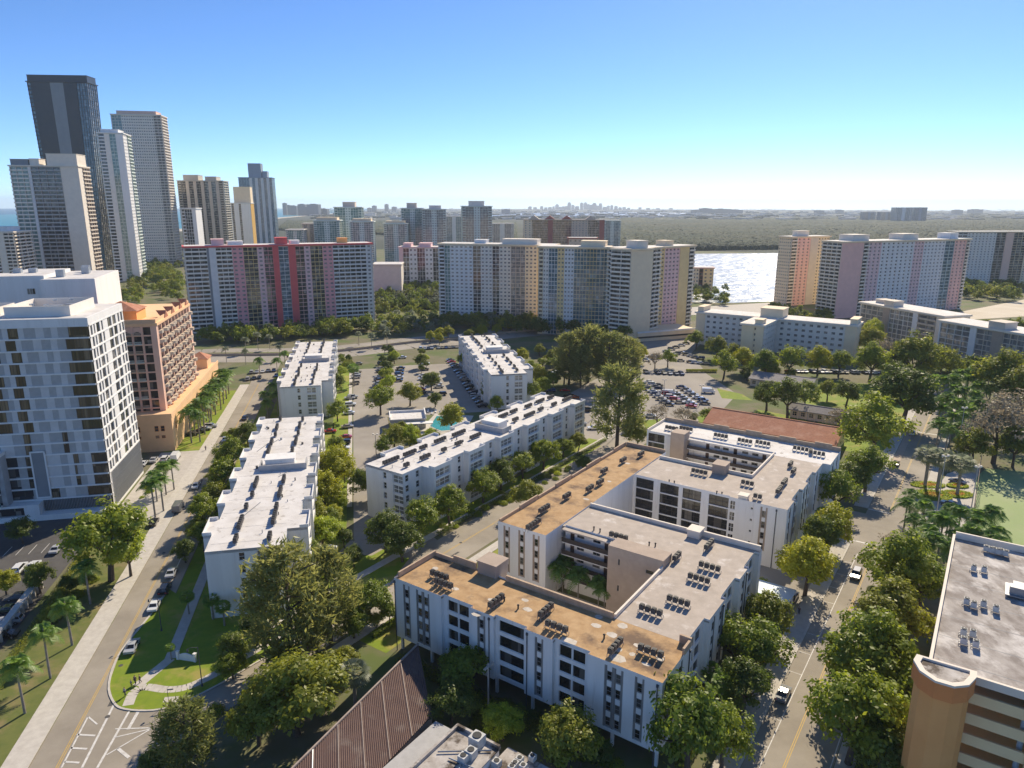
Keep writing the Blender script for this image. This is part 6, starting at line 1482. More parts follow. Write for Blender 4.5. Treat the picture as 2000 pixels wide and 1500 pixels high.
# hedges and low planting
def hedge(pts, w_, h, mat, label, seed=0):
    rg = np.random.default_rng(seed); V = []; pts = [np.array(p) for p in pts]
    mb = MB()
    for a, b in zip(pts, pts[1:]):
        L = np.linalg.norm(b - a); d = (b - a) / L; n_ = np.array([-d[1], d[0]]); k = min(int(L * h * w_ * 110) + 60, 9000)
        s_ = rg.uniform(0, L, k); o_ = rg.uniform(-1, 1, k); z = h * np.sqrt(rg.uniform(0, 1, k)) * (1 - .12 * np.abs(o_)); P = a + d * s_[:, None] + n_ * (o_ * w_ / 2)[:, None]
        C = np.concatenate([P, z[:, None]], 1); N = np.stack([n_[0] * o_, n_[1] * o_, .5 + 0 * o_], 1); V.append(leaves(C, N, .16, rg))
        mb.tube((a[0], a[1], .1), (b[0], b[1], .1), .06, .06, 4)
    t = thing('hedge', label, 'hedge', (0, 0, 0)); put(quads_mesh('foliage', np.concatenate(V), mat), 'foliage', t); put(mb.mesh('stem', ['bark']), 'stem', t)
    return t
hedge([MF.w(-76, 40), MF.w(-76, 132)], 1.4, 1.0, 'leaf_dark', 'dark hedge along the middle street before the centre white flats', 1)
hedge([MF.w(-58, 0), MF.w(-56, 30)], 1.4, 1.3, 'leaf_green', 'hedge at the left end of the courtyard flats', 2)
hedge([U(*p) for p in [(1340, 727), (1400, 727)]], 2.2, 1.6, 'leaf_olive', 'clipped olive hedge in the big car park', 3)
hedge([MF.w(-53.5, 36), MF.w(-53.5, 90)], 1.6, 1.2, 'leaf_dark', 'hedge under the brown side roof of the courtyard flats', 4)
hedge([BF.w(-30, -40), BF.w(-34, 40)], 2.2, 1.6, 'leaf_olive', 'scruffy hedge before the car park wall on the left', 5)
hedge([MF.w(2.6, 2), MF.w(2.6, 44)], 2.0, 1.2, 'leaf_dark', 'low planting along the right wall of the courtyard flats', 6)
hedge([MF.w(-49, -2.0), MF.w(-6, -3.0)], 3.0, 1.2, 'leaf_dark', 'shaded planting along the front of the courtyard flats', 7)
hedge([BF.w(-4.5 + 26, 5), BF.w(-4.5 + 27, 90)], 1.6, 1.0, 'leaf_green', 'hedge right of the left white flats', 8)
hedge([MF.w(-36, 14), MF.w(-36, 28)], 3.0, .9, 'leaf_dark', 'courtyard planting beside the gallery', 9)
hedge([MF.w(24.6, -20), MF.w(24.6, 80)], 2.5, 1.4, 'leaf_green', 'hedge beyond the right-hand road before the car park', 10)
# scattered planting that the photograph shows as belts; members of one belt look alike
def multi_mesh(name, Vs, mats):
    me = quads_mesh(name, np.concatenate(Vs), mats[0])
    for m_ in mats[1:]: me.materials.append(MATS[m_])
    me.polygons.foreach_set('material_index', np.concatenate([np.full(len(v), i, dtype=np.int32) for i, v in enumerate(Vs)]))
    return me
LOD = [broad_crown(s_, 9, 8, 13, .10, .85) for s_ in (61, 62, 63, 64, 65)]
LMAT = {'g': 'leaf_green', 'd': 'leaf_dark', 'o': 'leaf_olive', 'y': 'leaf_yellow', 'm': 'frond_grey', 'b': 'leaf_bright'}
def wood_belt(kinds, poly, n, r0, r1, label, seed):
    """a far belt of trees that reads as one mass"""
    rg = random.Random(seed); P = [U(*p) for p in poly]; xs, ys = [p[0] for p in P], [p[1] for p in P]; acc = {}; c_ = g_ = 0; mb = MB()
    while c_ < n and g_ < 9000:
        g_ += 1; x, y = rg.uniform(min(xs), max(xs)), rg.uniform(min(ys), max(ys)); ins = False
        for i in range(len(P)):
            (xa, ya), (xb, yb) = P[i], P[i - 1]
            if (ya > y) != (yb > y) and x < (xb - xa) * (y - ya) / (yb - ya) + xa: ins = not ins
        if not ins: continue
        k = rg.choice(kinds); r = rg.uniform(r0, r1); a = rg.uniform(0, 6.28); q = rg.choice(LOD); ca, sa = math.cos(a), math.sin(a)
        V = np.stack([(q[..., 0] * ca - q[..., 1] * sa) * r + x, (q[..., 0] * sa + q[..., 1] * ca) * r + y, (q[..., 2] + .85) * r * rg.uniform(.9, 1.25)], -1)
        acc.setdefault(k, []).append(V); c_ += 1
    ks = sorted(acc); o = put(multi_mesh('tree_belt', [np.concatenate(acc[k]) for k in ks], [LMAT[k] for k in ks]), 'tree_belt', kind='stuff'); o['label'] = label
def belt(kinds, poly, n, r0, r1, label, group, seed, palm_h=8):
    rg = random.Random(seed); P = [U(*p) for p in poly]
    xs, ys = [p[0] for p in P], [p[1] for p in P]; c_ = 0; g_ = 0; kept = []
    def inside(x, y):
        r = False
        for i in range(len(P)):
            (xa, ya), (xb, yb) = P[i], P[i - 1]
            if (ya > y) != (yb > y) and x < (xb - xa) * (y - ya) / (yb - ya) + xa: r = not r
        return r
    while c_ < n and g_ < 6000:
        g_ += 1; x, y = rg.uniform(min(xs), max(xs)), rg.uniform(min(ys), max(ys))
        if not inside(x, y) or any((x - a) ** 2 + (y - b) ** 2 < (r0 * 1.1) ** 2 for a, b in kept): continue
        kept.append((x, y)); c_ += 1
    for i, (x, y) in enumerate(sorted(kept, key=lambda q: q[0] / q[1])):
        k = rg.choice(kinds); plant(k, x, y, rg.uniform(r0, r1) if k not in 'pkm' else palm_h * rg.uniform(.8, 1.1), '%s, %s from the left' % (label, nth(i)), group)
wood_belt('ggddoo', [(395, 676), (560, 668), (730, 652), (735, 640), (560, 655), (395, 662)], 110, 3.2, 5.6, 'dense belt of trees at the foot of the pink slab', 1)
wood_belt('gomdd', [(735, 660), (1040, 640), (1040, 618), (735, 630)], 130, 3.0, 5.2, 'belt of trees between the pink slab and the cream slab', 2)
wood_belt('dgd', [(985, 650), (1240, 672), (1240, 655), (985, 635)], 60, 3.4, 5.4, 'belt of dark trees at the foot of the centre cream slab', 3)
belt('yo', [(830, 678), (950, 662), (1010, 648), (1010, 640), (830, 668)], 12, 3.4, 4.4, 'olive-yellow tree in the row behind the far centre flats', 'tree row behind the far centre flats', 4)
belt('god', [(1035, 690), (1110, 700), (1090, 780), (1040, 770)], 12, 2.8, 4.4, 'tree between the far centre flats and the casuarina grove', 'trees beside the far centre flats', 5)
wood_belt('gdo', [(240, 600), (352, 592), (352, 503), (265, 512)], 150, 4, 6.5, 'belt of trees below the ocean towers', 6)
wood_belt('gdo', [(735, 622), (860, 622), (860, 565), (735, 565)], 110, 3.5, 5.5, 'thicket of trees beside the cream slab', 7)
wood_belt('od', [(1350, 590), (1420, 600), (1420, 570), (1350, 568)], 30, 3, 4.5, 'belt of trees on the bay shore', 8)
wood_belt('od', [(1500, 622), (1620, 640), (1620, 618), (1500, 605)], 40, 3, 4.5, 'belt of trees at the foot of the rose slab', 9)
wood_belt('ddo', [(1870, 588), (2000, 590), (2000, 565), (1880, 562)], 50, 4.5, 6.5, 'belt of dark trees before the far right slab', 10)
wood_belt('ddg', [(1790, 725), (1850, 735), (2000, 745), (2000, 735), (1850, 720)], 45, 3.2, 4.5, 'belt of dark trees at the foot of the framed flats', 11)
belt('cdc', [(1085, 720), (1260, 735), (1240, 705), (1100, 690)], 8, 2.8, 3.6, 'tree inside the casuarina grove', 'trees in the casuarina grove', 12)
belt('ss', [(420, 1000), (470, 850), (440, 850), (385, 1000)], 20, .9, 1.6, 'small shrub along the left white flats', 'shrubs by the left flats', 13)
belt('sS', [(640, 1000), (670, 900), (650, 890), (615, 1000)], 14, .8, 1.5, 'small shrub right of the left white flats', 'shrubs right of the left flats', 14)
belt('ssS', [(800, 1080), (1120, 920), (1100, 905), (790, 1060)], 30, .7, 1.4, 'small shrub before the centre white flats', 'shrubs before the centre flats', 15)
belt('ssd', [(870, 1330), (1240, 1495), (1100, 1500), (900, 1400)], 18, 1.2, 2.2, 'shaded shrub before the courtyard flats', 'shrubs before the courtyard flats', 16)
belt('sd', [(1700, 1060), (1780, 1060), (1700, 1300), (1660, 1260)], 10, 1.0, 1.8, 'shrub beyond the right road', 'shrubs beyond the right road', 17)
wood_belt('gdo', [(1860, 665), (2000, 650), (2000, 640), (1870, 650)], 30, 3, 4.5, 'belt of trees behind the framed flats', 18)
belt('sdo', [(120, 1210), (190, 1130), (165, 1120), (60, 1260)], 9, 1.4, 2.2, 'scrubby tree between the verge palms and the car park wall', 'scrub by the verge palms', 19)
belt('sS', [(280, 980), (345, 900), (325, 890), (255, 985)], 8, .7, 1.2, 'low shrub on the hotel forecourt', 'forecourt shrubs', 20)
belt('dog', [(640, 1240), (800, 1230), (830, 1190), (700, 1230)], 8, 1.5, 2.4, 'low tree between the middle street and the shed', 'low trees by the shed', 21)
belt('god', [(440, 1330), (640, 1270), (700, 1330), (600, 1400)], 8, 2.4, 3.4, 'tree under the big olive tree at the bottom', 'trees under the big olive', 22)
belt('ygob', [(600, 1085), (640, 1085), (690, 890), (655, 890)], 9, 2.4, 3.6, 'tree in the strip right of the left white flats', 'trees right of the left flats', 23)
belt('dgbd', [(738, 770), (766, 770), (766, 690), (750, 690)], 9, 1.8, 2.8, 'tree on the left car park island', 'trees on the left car park island', 24)
belt('dgd', [(822, 770), (850, 770), (840, 692), (822, 692)], 7, 1.8, 2.8, 'tree on the right car park island', 'trees on the right car park island', 25)
belt('gbo', [(738, 862), (835, 885), (845, 862), (765, 838)], 7, 2.0, 3.0, 'tree between the pool house and the centre flats', 'trees by the pool house', 26)
belt('gdo', [(392, 1058), (425, 1000), (484, 860), (462, 850), (380, 1030)], 11, 2.4, 3.4, 'tree between the left street and the left flats', 'trees left of the left flats', 27)
belt('gdoy', [(1440, 745), (1600, 745), (1600, 735), (1440, 732)], 5, 2.4, 3.6, 'tree behind the grey school roofs', 'trees behind the school', 28)
belt('gdn', [(1210, 850), (1400, 822), (1390, 812), (1220, 835)], 8, 2.0, 3.0, 'tree between the big car park and the white far wing', 'trees behind the white far wing', 29)
belt('dgo', [(660, 780), (690, 780), (695, 700), (665, 700)], 7, 1.8, 2.8, 'tree right of the far left white flats', 'trees right of the far left flats', 30)
belt('p', [(1822, 900), (1890, 905), (1930, 850), (1990, 800), (1985, 755), (1840, 760)], 24, 2.6, 3, 'royal palm in the fuller part of the right grove', 'palms in the fuller grove', 31, 10)
belt('pk', [(1775, 1075), (1960, 1095), (1950, 1060), (1790, 1040)], 10, 2.2, 3, 'palm in the strip behind the car park roof', 'palms behind the car park', 32, 8)
# ================================================================== cars
def car_meshes(kind):
    """body, glass, wheel; x forward, 4.5 m long"""
    L, Wd = {'sedan': (4.6, 1.8), 'suv': (4.7, 1.9), 'van': (5.6, 2.1)}[kind]
    prof = {'sedan': [(-2.3, .45), (-2.3, .88), (-1.55, .98), (-.75, 1.42), (.45, 1.42), (1.15, .98), (2.2, .82), (2.3, .45)],
            'suv': [(-2.35, .5), (-2.33, 1.05), (-2.0, 1.66), (.4, 1.68), (1.15, 1.1), (2.25, .98), (2.35, .5)],
            'van': [(-2.8, .5), (-2.8, 2.2), (1.4, 2.25), (2.1, 1.35), (2.7, 1.15), (2.8, .5)]}[kind]
    belt_ = {'sedan': .98, 'suv': 1.08, 'van': 1.3}[kind]
    mb = MB(); n = len(prof); h = Wd / 2
    def yy(z): return h if z <= belt_ + .02 else h - .22 * (z - belt_) / .45 * (1 if kind != 'van' else .25)
    Lp = [(x, yy(z), z) for x, z in prof]; Rp = [(x, -yy(z), z) for x, z in prof]
    for i in range(n):
        j = (i + 1) % n; mb.face([Lp[i], Rp[i], Rp[j], Lp[j]])
    # sides: lower body and cabin
    mb.face(Lp); mb.face(Rp[::-1])
    body = mb.mesh('body', ['car_paint'])
    g = MB(); e = .012
    if kind == 'van':
        g.face([(2.08, h - .3, 1.40), (1.46, h - .35, 2.12), (1.46, -h + .35, 2.12), (2.08, -h + .3, 1.40)][::-1]); g.v = [(x + .03, y, z + .03) for x, y, z in g.v]
        for s_ in (-1, 1): g.face([(.4, s_ * (h - .03), 1.4), (1.75, s_ * (h - .03), 1.4), (1.3, s_ * (h - .1), 2.0), (.4, s_ * (h - .1), 2.0)])
    else:
        top = [p for p in prof if p[1] > 1.3]; xa, za = top[0]; xb, zb = top[-1]; ia, ib = prof.index(top[0]), prof.index(top[-1])
        rx, rz_ = prof[ia - 1]; fx, fz = prof[ib + 1]
        for (x0, z0, x1, z1) in ((fx, fz, xb, zb), (rx, rz_, xa, za)):
            s0 = 1 if x0 > x1 else -1
            a = Vector((x0 * .88 + x1 * .12, 0, z0 * .88 + z1 * .12)); b = Vector((x0 * .1 + x1 * .9, 0, z0 * .1 + z1 * .9)); nrm = Vector((abs(z1 - z0) * s0, 0, abs(x1 - x0))).normalized() * .015
            g.face([(a.x + nrm.x, h - .2, a.z + nrm.z), (b.x + nrm.x, h - .3, b.z + nrm.z), (b.x + nrm.x, -h + .3, b.z + nrm.z), (a.x + nrm.x, -h + .2, a.z + nrm.z)])
        for s_ in (-1, 1):
            zl, zh = belt_ + .05, 1.36 if kind == 'sedan' else 1.58
            g.face([(rx * .62 + xa * .38, s_ * (yy(zl) + e), zl), (fx * .88 + xb * .12, s_ * (yy(zl) + e), zl), (xb + .02, s_ * (yy(zh) + e), zh), (xa + .05, s_ * (yy(zh) + e), zh)])
    glass = g.mesh('window', ['glass_flat'])
    wb_ = MB(); k = 12
    wb_.v = []
    for y0 in (-.11, .11):
        for i in range(k): wb_.v.append((.33 * math.cos(2 * math.pi * i / k), y0, .33 * math.sin(2 * math.pi * i / k)))
    for i in range(k): wb_.f.append((i, (i + 1) % k, k + (i + 1) % k, k + i)); wb_.m.append(0)
    wb_.f += [tuple(range(k)), tuple(range(2 * k - 1, k - 1, -1))]; wb_.m += [0, 0]
    wheel = wb_.mesh('wheel', ['tyre'])
    rm_ = MB(); rm_.v = [(.19 * math.cos(2 * math.pi * i / k), y0, .19 * math.sin(2 * math.pi * i / k)) for y0 in (-.122, .122) for i in range(k)]; rm_.f = [tuple(range(k)), tuple(range(2 * k - 1, k - 1, -1))] + [(i, (i + 1) % k, k + (i + 1) % k, k + i) for i in range(k)]; rm_.m = [0] * len(rm_.f); rim = rm_.mesh('rim', ['steel'])
    lt = MB(); lt.box(-.06, .03, -.22, .22, -.07, .07); light = lt.mesh('headlight', ['cool_white'])
    tl = MB(); tl.box(-.03, .06, -.2, .2, -.08, .08); tail = tl.mesh('tail_light', ['red'])
    # far version: body, glass and wheels in one mesh
    f = MB(); f.v += mb.v; f.f += mb.f; f.m += [0] * len(mb.f); n1 = len(f.v); f.v += g.v; f.f += [tuple(i + n1 for i in q) for q in g.f]; f.m += [1] * len(g.f)
    for wx in (-L * .3, L * .3): f.box(wx - .3, wx + .3, -h + .02, h - .02, .0, .55, 2)
    far = f.mesh('car', ['car_paint', 'glass_flat', 'tyre'])
    return dict(body=body, glass=glass, wheel=wheel, rim=rim, light=light, tail=tail, far=far, L=L, W=Wd)
CARS = {k: car_meshes(k) for k in ('sedan', 'suv', 'van')}
PAINT = {'white': (.75, .76, .77), 'silver': (.45, .46, .48), 'grey': (.16, .165, .175), 'black': (.012, .012, .014), 'blue': (.03, .06, .16), 'red': (.42, .02, .02), 'dark blue': (.018, .025, .06), 'orange': (.50, .12, .03), 'beige': (.42, .37, .28), 'green': (.03, .07, .05)}
cr = random.Random(9)
def car(X, Y, ang, colour, kind, label, group=None, near=True):
    c = CARS[kind]; nm = {'sedan': 'sedan_car', 'suv': 'suv_car', 'van': 'van'}[kind]
    rgb = PAINT[colour] + (1,)
    if not near:
        o = put(c['far'], nm, None, (X, Y, .04), ang); o.color = rgb; return tag(o, label, 'van' if kind == 'van' else 'car', group)
    t = thing(nm, label, 'van' if kind == 'van' else 'car', (X, Y, .04), ang, group)
    b = put(c['body'], 'body', t); b.color = rgb
    put(c['glass'], 'window', t)
    for sx in (-.3, .3):
        for sy in (-1, 1): put(c['rim'], 'rim', put(c['wheel'], 'wheel', t, (c['L'] * sx, sy * (c['W'] / 2 - .1), .33)))
    for sy in (-1, 1):
        put(c['light'], 'headlight', t, (c['L'] / 2 - .04, sy * c['W'] * .33, .70)); put(c['tail'], 'tail_light', t, (-c['L'] / 2 + .03, sy * c['W'] * .35, .76))
    return t
BA = BF.T; MA = MF.T
for (x, y, a, cl, kd, lb) in [
    (258, 1262, BA, 'silver', 'sedan', 'silver car parked by the kerb next to the street lamp'), (302, 1182, BA, 'white', 'sedan', 'white car parked by the kerb in the shade of the street trees'), (322, 1150, BA, 'black', 'suv', 'black car parked behind the white one on the left street'), (335, 1118, BA, 'silver', 'sedan', 'silver car parked farthest up the left street kerb'),
    (300, 1020, BA, 'black', 'sedan', 'black car beside the forecourt kerb'), (348, 992, BA, 'grey', 'van', 'grey van driving on the left street beside the forecourt'), (383, 948, BA, 'white', 'sedan', 'white car driving on the left street'), (440, 858, BA + math.pi, 'silver', 'sedan', 'silver car far up the left street'), (425, 930, BA, 'white', 'suv', 'white car half hidden by trees on the left street'), (478, 816, BA, 'black', 'sedan', 'dark car parked near the far left white flats'),
    (38, 1110, BA, 'white', 'suv', 'white car in the shaded hotel car park, left of two'), (65, 1105, BA, 'white', 'sedan', 'white car in the shaded hotel car park, right of two'), (110, 1072, BA, 'silver', 'sedan', 'silver car beside the spreading tree in the hotel car park'),
    (15, 1190, BA + 1.57, 'green', 'sedan', 'dark green car behind the low wall on the left'), (18, 1212, BA + 1.57, 'silver', 'suv', 'silver car behind the low wall on the left'), (10, 1240, BA + 1.57, 'black', 'sedan', 'black car behind the low wall at the left edge'), (35, 1165, BA + 1.57, 'grey', 'sedan', 'grey car behind the low wall, farthest one'),
    (280, 905, BA, 'white', 'sedan', 'white car parked at the hotel forecourt, left'), (300, 898, BA, 'silver', 'sedan', 'silver car parked at the hotel forecourt'), (322, 896, BA, 'white', 'suv', 'white car parked at the hotel forecourt, middle'), (343, 893, BA, 'white', 'van', 'white van parked at the hotel forecourt'),
    (640, 1072, R(10), 'white', 'sedan', 'white car parked under the trees by the left white flats'), (590, 1265, MA, 'grey', 'sedan', 'grey car under the casuarinas on the middle street'),
    (1672, 1122, MA + math.pi, 'dark blue', 'suv', 'dark car with a sun glint driving on the right road'), (1548, 1165, MA, 'dark blue', 'sedan', 'dark car parked under the vivid yellow-green tree'), (1782, 846, MA + math.pi, 'silver', 'sedan', 'car with a sun glint waiting far up the right road'), (1750, 905, MA, 'black', 'sedan', 'dark car parked in tree shade on the right road'),
    (1818, 1002, MA + 1.2, 'silver', 'sedan', 'silver car on the plaza beside the palms'), (1855, 985, MA + 1.2, 'grey', 'suv', 'grey car on the plaza beside the flower bed'), (1870, 940, MA + 1.2, 'blue', 'sedan', 'blue car parked behind the flower beds'), (1530, 1355, MA, 'grey', 'sedan', 'grey car parked under trees on the right road')]:
    X, Y = U(x, y, .6); car(X, Y, a, cl, kd, lb)
COLS = ['white', 'white', 'silver', 'silver', 'grey', 'grey', 'black', 'black', 'blue', 'red', 'dark blue', 'beige']
def car_row(p0, p1, n, ang, where, group, skip=.12, near=False):
    a, b = Vector(U(*p0)), Vector(U(*p1)); k = 0
    for i in range(n):
        if cr.random() < skip: continue
        q = a.lerp(b, i / max(1, n - 1)); cl = cr.choice(COLS); kd = cr.choice(('sedan', 'sedan', 'suv'))
        car(q.x + cr.uniform(-.2, .2), q.y + cr.uniform(-.2, .2), ang + cr.uniform(-.04, .04) + (math.pi if cr.random() < .3 else 0), cl, kd, '%s car, %s in the %s' % (cl, nth(k), where), group, near); k += 1
car_row((668, 890), (700, 712), 24, BF.rz, 'row beside the driveway of the left flats', 'cars along the driveway', .45)
car_row((735, 770), (745, 712), 11, BF.rz, 'left car park row, tree island west side', 'cars in the flats car park', .2)
car_row((778, 745), (785, 700), 9, BF.rz, 'second car park row, tree island east side', 'cars in the flats car park', .25)
car_row((822, 770), (832, 712), 10, BF.rz, 'third car park row near the narrow tree', 'cars in the flats car park', .2)
car_row((862, 772), (850, 738), 6, BF.rz, 'short row beside the pool deck', 'cars in the flats car park', .3)
car_row((942, 795), (880, 705), 18, BF.rz, 'row in the shade of the far centre flats', 'cars in the flats car park', .12)
car_row((822, 682), (898, 679), 12, BA, 'far end row of the flats car park', 'cars in the flats car park', .1)
car_row((990, 792), (1008, 780), 2, BA, 'pair at the corner of the far centre flats', 'cars in the flats car park', 0)
MR = R(-12)
car_row((1255, 752), (1306, 792), 9, MR, 'dense rows of the big car park, left column', 'cars in the big car park', .05)
car_row((1268, 748), (1326, 788), 9, MR, 'dense rows of the big car park, second column', 'cars in the big car park', .1)
car_row((1312, 766), (1352, 792), 7, MR, 'dense rows of the big car park, third column', 'cars in the big car park', .05)
car_row((1330, 758), (1372, 784), 6, MR, 'dense rows of the big car park, right column', 'cars in the big car park', .15)
car_row((1240, 728), (1330, 732), 9, BA, 'row before the clipped hedge of the big car park', 'cars in the big car park', .2)
car_row((1262, 705), (1330, 690), 9, MR, 'row by the bare trees in the big car park', 'cars in the big car park', .2)
car_row((1268, 700), (1340, 672), 8, MR, 'back row by the bare trees', 'cars in the big car park', .15)
car_row((1330, 706), (1378, 712), 6, MR, 'row in the shadow of the cross-plan building', 'cars in the big car park', .1)
car_row((1340, 694), (1378, 704), 5, MR, 'second row by the cross-plan building', 'cars in the big car park', .1)
car_row((1110, 775), (1140, 840), 8, R(-10), 'row right of the centre white flats', 'cars right of the centre flats', .15)
car_row((1130, 805), (1165, 800), 4, R(-10), 'short row right of the centre white flats', 'cars right of the centre flats', .2)
car_row((1160, 838), (1185, 838), 2, R(5), 'pair under the tallest casuarina', 'cars right of the centre flats', 0)
car_row((1075, 765), (1085, 730), 5, R(5), 'row beside the casuarina grove', 'cars right of the centre flats', .2)
car_row((1540, 727), (1720, 730), 24, BA, 'sun-glinting row before the umbrella trees', 'cars before the umbrella trees', .15)
car_row((740, 552), (840, 536), 18, BA, 'far car park beside the pink slab', 'cars in the far car park', .1)
car_row((745, 560), (800, 553), 9, BA, 'near row beside the pink slab car park', 'cars in the far car park', .1)
car_row((480, 730), (535, 725), 6, BA, 'row by the palms at the street end', 'cars at the street end', .2)
car_row((485, 742), (540, 735), 6, BA, 'second row by the palms at the street end', 'cars at the street end', .2)
car_row((375, 850), (412, 835), 4, BF.rz, 'group before the salmon tower', 'cars before the salmon tower', .1)
for (x, y, cl, kd, lb) in [(1286, 752, 'black', 'sedan', 'black car driving alone in the big car park'), (1384, 765, 'white', 'van', 'white van by the small lawn of the big car park'), (1377, 787, 'dark blue', 'sedan', 'dark car at the edge of the big car park by the red one'), (1350, 793, 'red', 'sedan', 'bright red car at the corner of the big car park'), (1308, 768, 'white', 'van', 'pale van at the head of the dense double row'), (1122, 776, 'orange', 'sedan', 'orange car beside the far end of the centre white flats'), (1104, 762, 'red', 'sedan', 'red car behind the orange one'), (1270, 812, 'silver', 'sedan', 'silver car parked below the grey school roof side'), (645, 842, 'red', 'sedan', 'red car between the two left white blocks'), (683, 777, 'silver', 'sedan', 'pale car parked on the driveway by the grass'), (672, 800, 'black', 'suv', 'dark car parked on the driveway by the round tree')]:
    X, Y = U(x, y, .6); car(X, Y, MR if x > 1000 else BF.rz, cl, kd, lb)

# ================================================================== street lamps, fence, signs
def lamp(X, Y, rz, h, label, group='street lamps', arm=1.6):
    t = thing('street_lamp', label, 'street lamp', (X, Y, 0), rz, group)
    mb = MB(); mb.cyl(0, 0, .22, 0, .5, 8, .14); mb.cyl(0, 0, .09, .5, h, 8, .06); mb.build('post', 'pipe', t)
    mb = MB(); mb.tube((0, 0, h - .1), (arm * .6, 0, h + .15), .045, .04, 6); mb.tube((arm * .6, 0, h + .15), (arm, 0, h), .04, .035, 6); mb.build('arm', 'pipe', t)
    mb = MB(); mb.cyl(arm, 0, .1, h - .12, h, 8, .05); mb.cyl(arm, 0, .18, h - .5, h - .12, 8, .12); mb.build('lamp_head', 'pipe', t)
    return t
X, Y = BF.w(-8.4, -2.2); lamp(X, Y, BF.rz + math.pi, 7.0, 'dark street lamp over the silver parked car')
X, Y = U(395, 1340); lamp(X, Y, R(200), 7.6, 'dark street lamp on the corner lawn')
def floodlight(x, yb, h, label):
    X, Y = U(x, yb); t = thing('light_pole', label, 'light pole', (X, Y, 0), 0, 'tall pale light poles')
    mb = MB(); mb.cyl(0, 0, .16, 0, h, 8, .09); mb.build('post', 'concrete', t); mb = MB(); mb.box(-.9, .9, -.12, .12, h, h + .15); mb.box(-.9, -.4, -.3, .2, h + .15, h + .5); mb.box(.4, .9, -.3, .2, h + .15, h + .5); mb.build('lamp_head', 'cool_white', t)
floodlight(1868, 895, 17, 'tall pale light pole in the palm grove'); floodlight(1828, 1010, 17, 'tall pale light pole on the plaza'); floodlight(1894, 1010, 14, 'pale pole at the field fence'); floodlight(1203, 852, 9, 'pale pole beside the tallest casuarina'); floodlight(1368, 790, 8, 'light pole by the red car in the big car park'); floodlight(1296, 778, 8, 'light pole in the dense rows of the big car park'); floodlight(1158, 818, 8, 'light pole right of the centre white flats'); floodlight(735, 895, 8, 'light pole beside the shaded driveway')
X, Y = U(954, 1390, 0); t = thing('utility_pole', 'wooden power pole with a crossarm before the courtyard flats', 'utility pole', (X, Y, 0), MF.rz)
mb = MB(); mb.cyl(0, 0, .16, 0, 9.0, 8, .11); mb.build('post', 'concrete', t); mb = MB(); mb.box(-.07, .07, -1.2, 1.2, 8.5, 8.65); mb.box(.2, .34, -1.2, 1.2, 8.5, 8.65); mb.build('crossarm', 'pale_concrete', t)
X, Y = U(1150, 1480, 0); t = thing('utility_pole', 'thin pole behind the pale olive tree', 'utility pole', (X, Y, 0), MF.rz)
mb = MB(); mb.cyl(0, 0, .12, 0, 9.0, 8, .08); mb.build('post', 'concrete', t); mb = MB(); mb.box(-.5, .5, -.05, .05, 8.5, 8.62); mb.build('crossarm', 'pipe', t)
# entrance sign on the corner lawn
X, Y = U(365, 1290); t = thing('entrance_sign', 'white curved entrance sign wall on the corner lawn', 'sign', (X, Y, 0), R(-12))
mb = MB(); mb.prism([(-1.5, -.12), (1.5, -.12), (1.5, .12), (-1.5, .12)], 0, 1.0); k = 10
pts = [(-1.5, 1.0)] + [(-1.5 + 3 * i / k, 1.0 + .45 * math.sin(math.pi * i / k)) for i in range(1, k)] + [(1.5, 1.0)]
mb.face([(p[0], -.12, p[1]) for p in pts]); mb.face([(p[0], .12, p[1]) for p in pts[::-1]])
for i in range(len(pts) - 1): mb.face([(pts[i][0], -.12, pts[i][1]), (pts[i + 1][0], -.12, pts[i + 1][1]), (pts[i + 1][0], .12, pts[i + 1][1]), (pts[i][0], .12, pts[i][1])])
mb.build('panel', 'white', t)
for x in (-1.75, 1.75):
    mb = MB(); mb.box(x - .22, x + .22, -.22, .22, 0, 1.6); mb.box(x - .28, x + .28, -.28, .28, 1.6, 1.72); mb.build('pillar', 'white', t)
X, Y = U(330, 1374); t = thing('street_sign', 'thin street sign post on the corner lawn near the kerb', 'street sign', (X, Y, 0), R(10))
mb = MB(); mb.cyl(0, 0, .04, 0, 2.8, 6); mb.build('post', 'pipe', t); mb = MB(); mb.box(.02, .95, -.02, .02, 2.5, 2.75); mb.build('plate', 'grey_panel', t)
# car park wall on the left
t = thing('boundary_wall', 'pale low wall with louvred openings between the left car park and the dry verge', 'wall', BF.w(-36.5, -46) + (0,), BF.rz + R(1.5))
mb = MB(); mb.box(0, 1.3, 0, 66, 2.3, 2.7); mb.build('coping', 'pale_concrete', t)
mb = MB(); mb.box(.2, .5, 0, 66, 0, 1.2); mb.build('wall', 'concrete', t)
for i in range(34):
    mb = MB(); mb.box(.3, 1.0, i * 2 + .0, i * 2 + .35, 0, 2.3); mb.build('pier', 'pale_concrete', t)
# tall fence round the playing field
t = thing('field_fence', 'tall brown-posted mesh fence along the playing field', 'fence', MF.w(33.6, 118) + (0,), MF.rz)
for i in range(20):
    mb = MB(); mb.cyl(0, i * 3, .07, 0, 5.0, 6); mb.build('post', 'tan', t)
for z in (.6, 2.2, 3.6, 4.9):
    mb = MB(); mb.tube((0, 0, z), (0, 57, z), .04, .04, 5); mb.build('rail', 'tan', t)
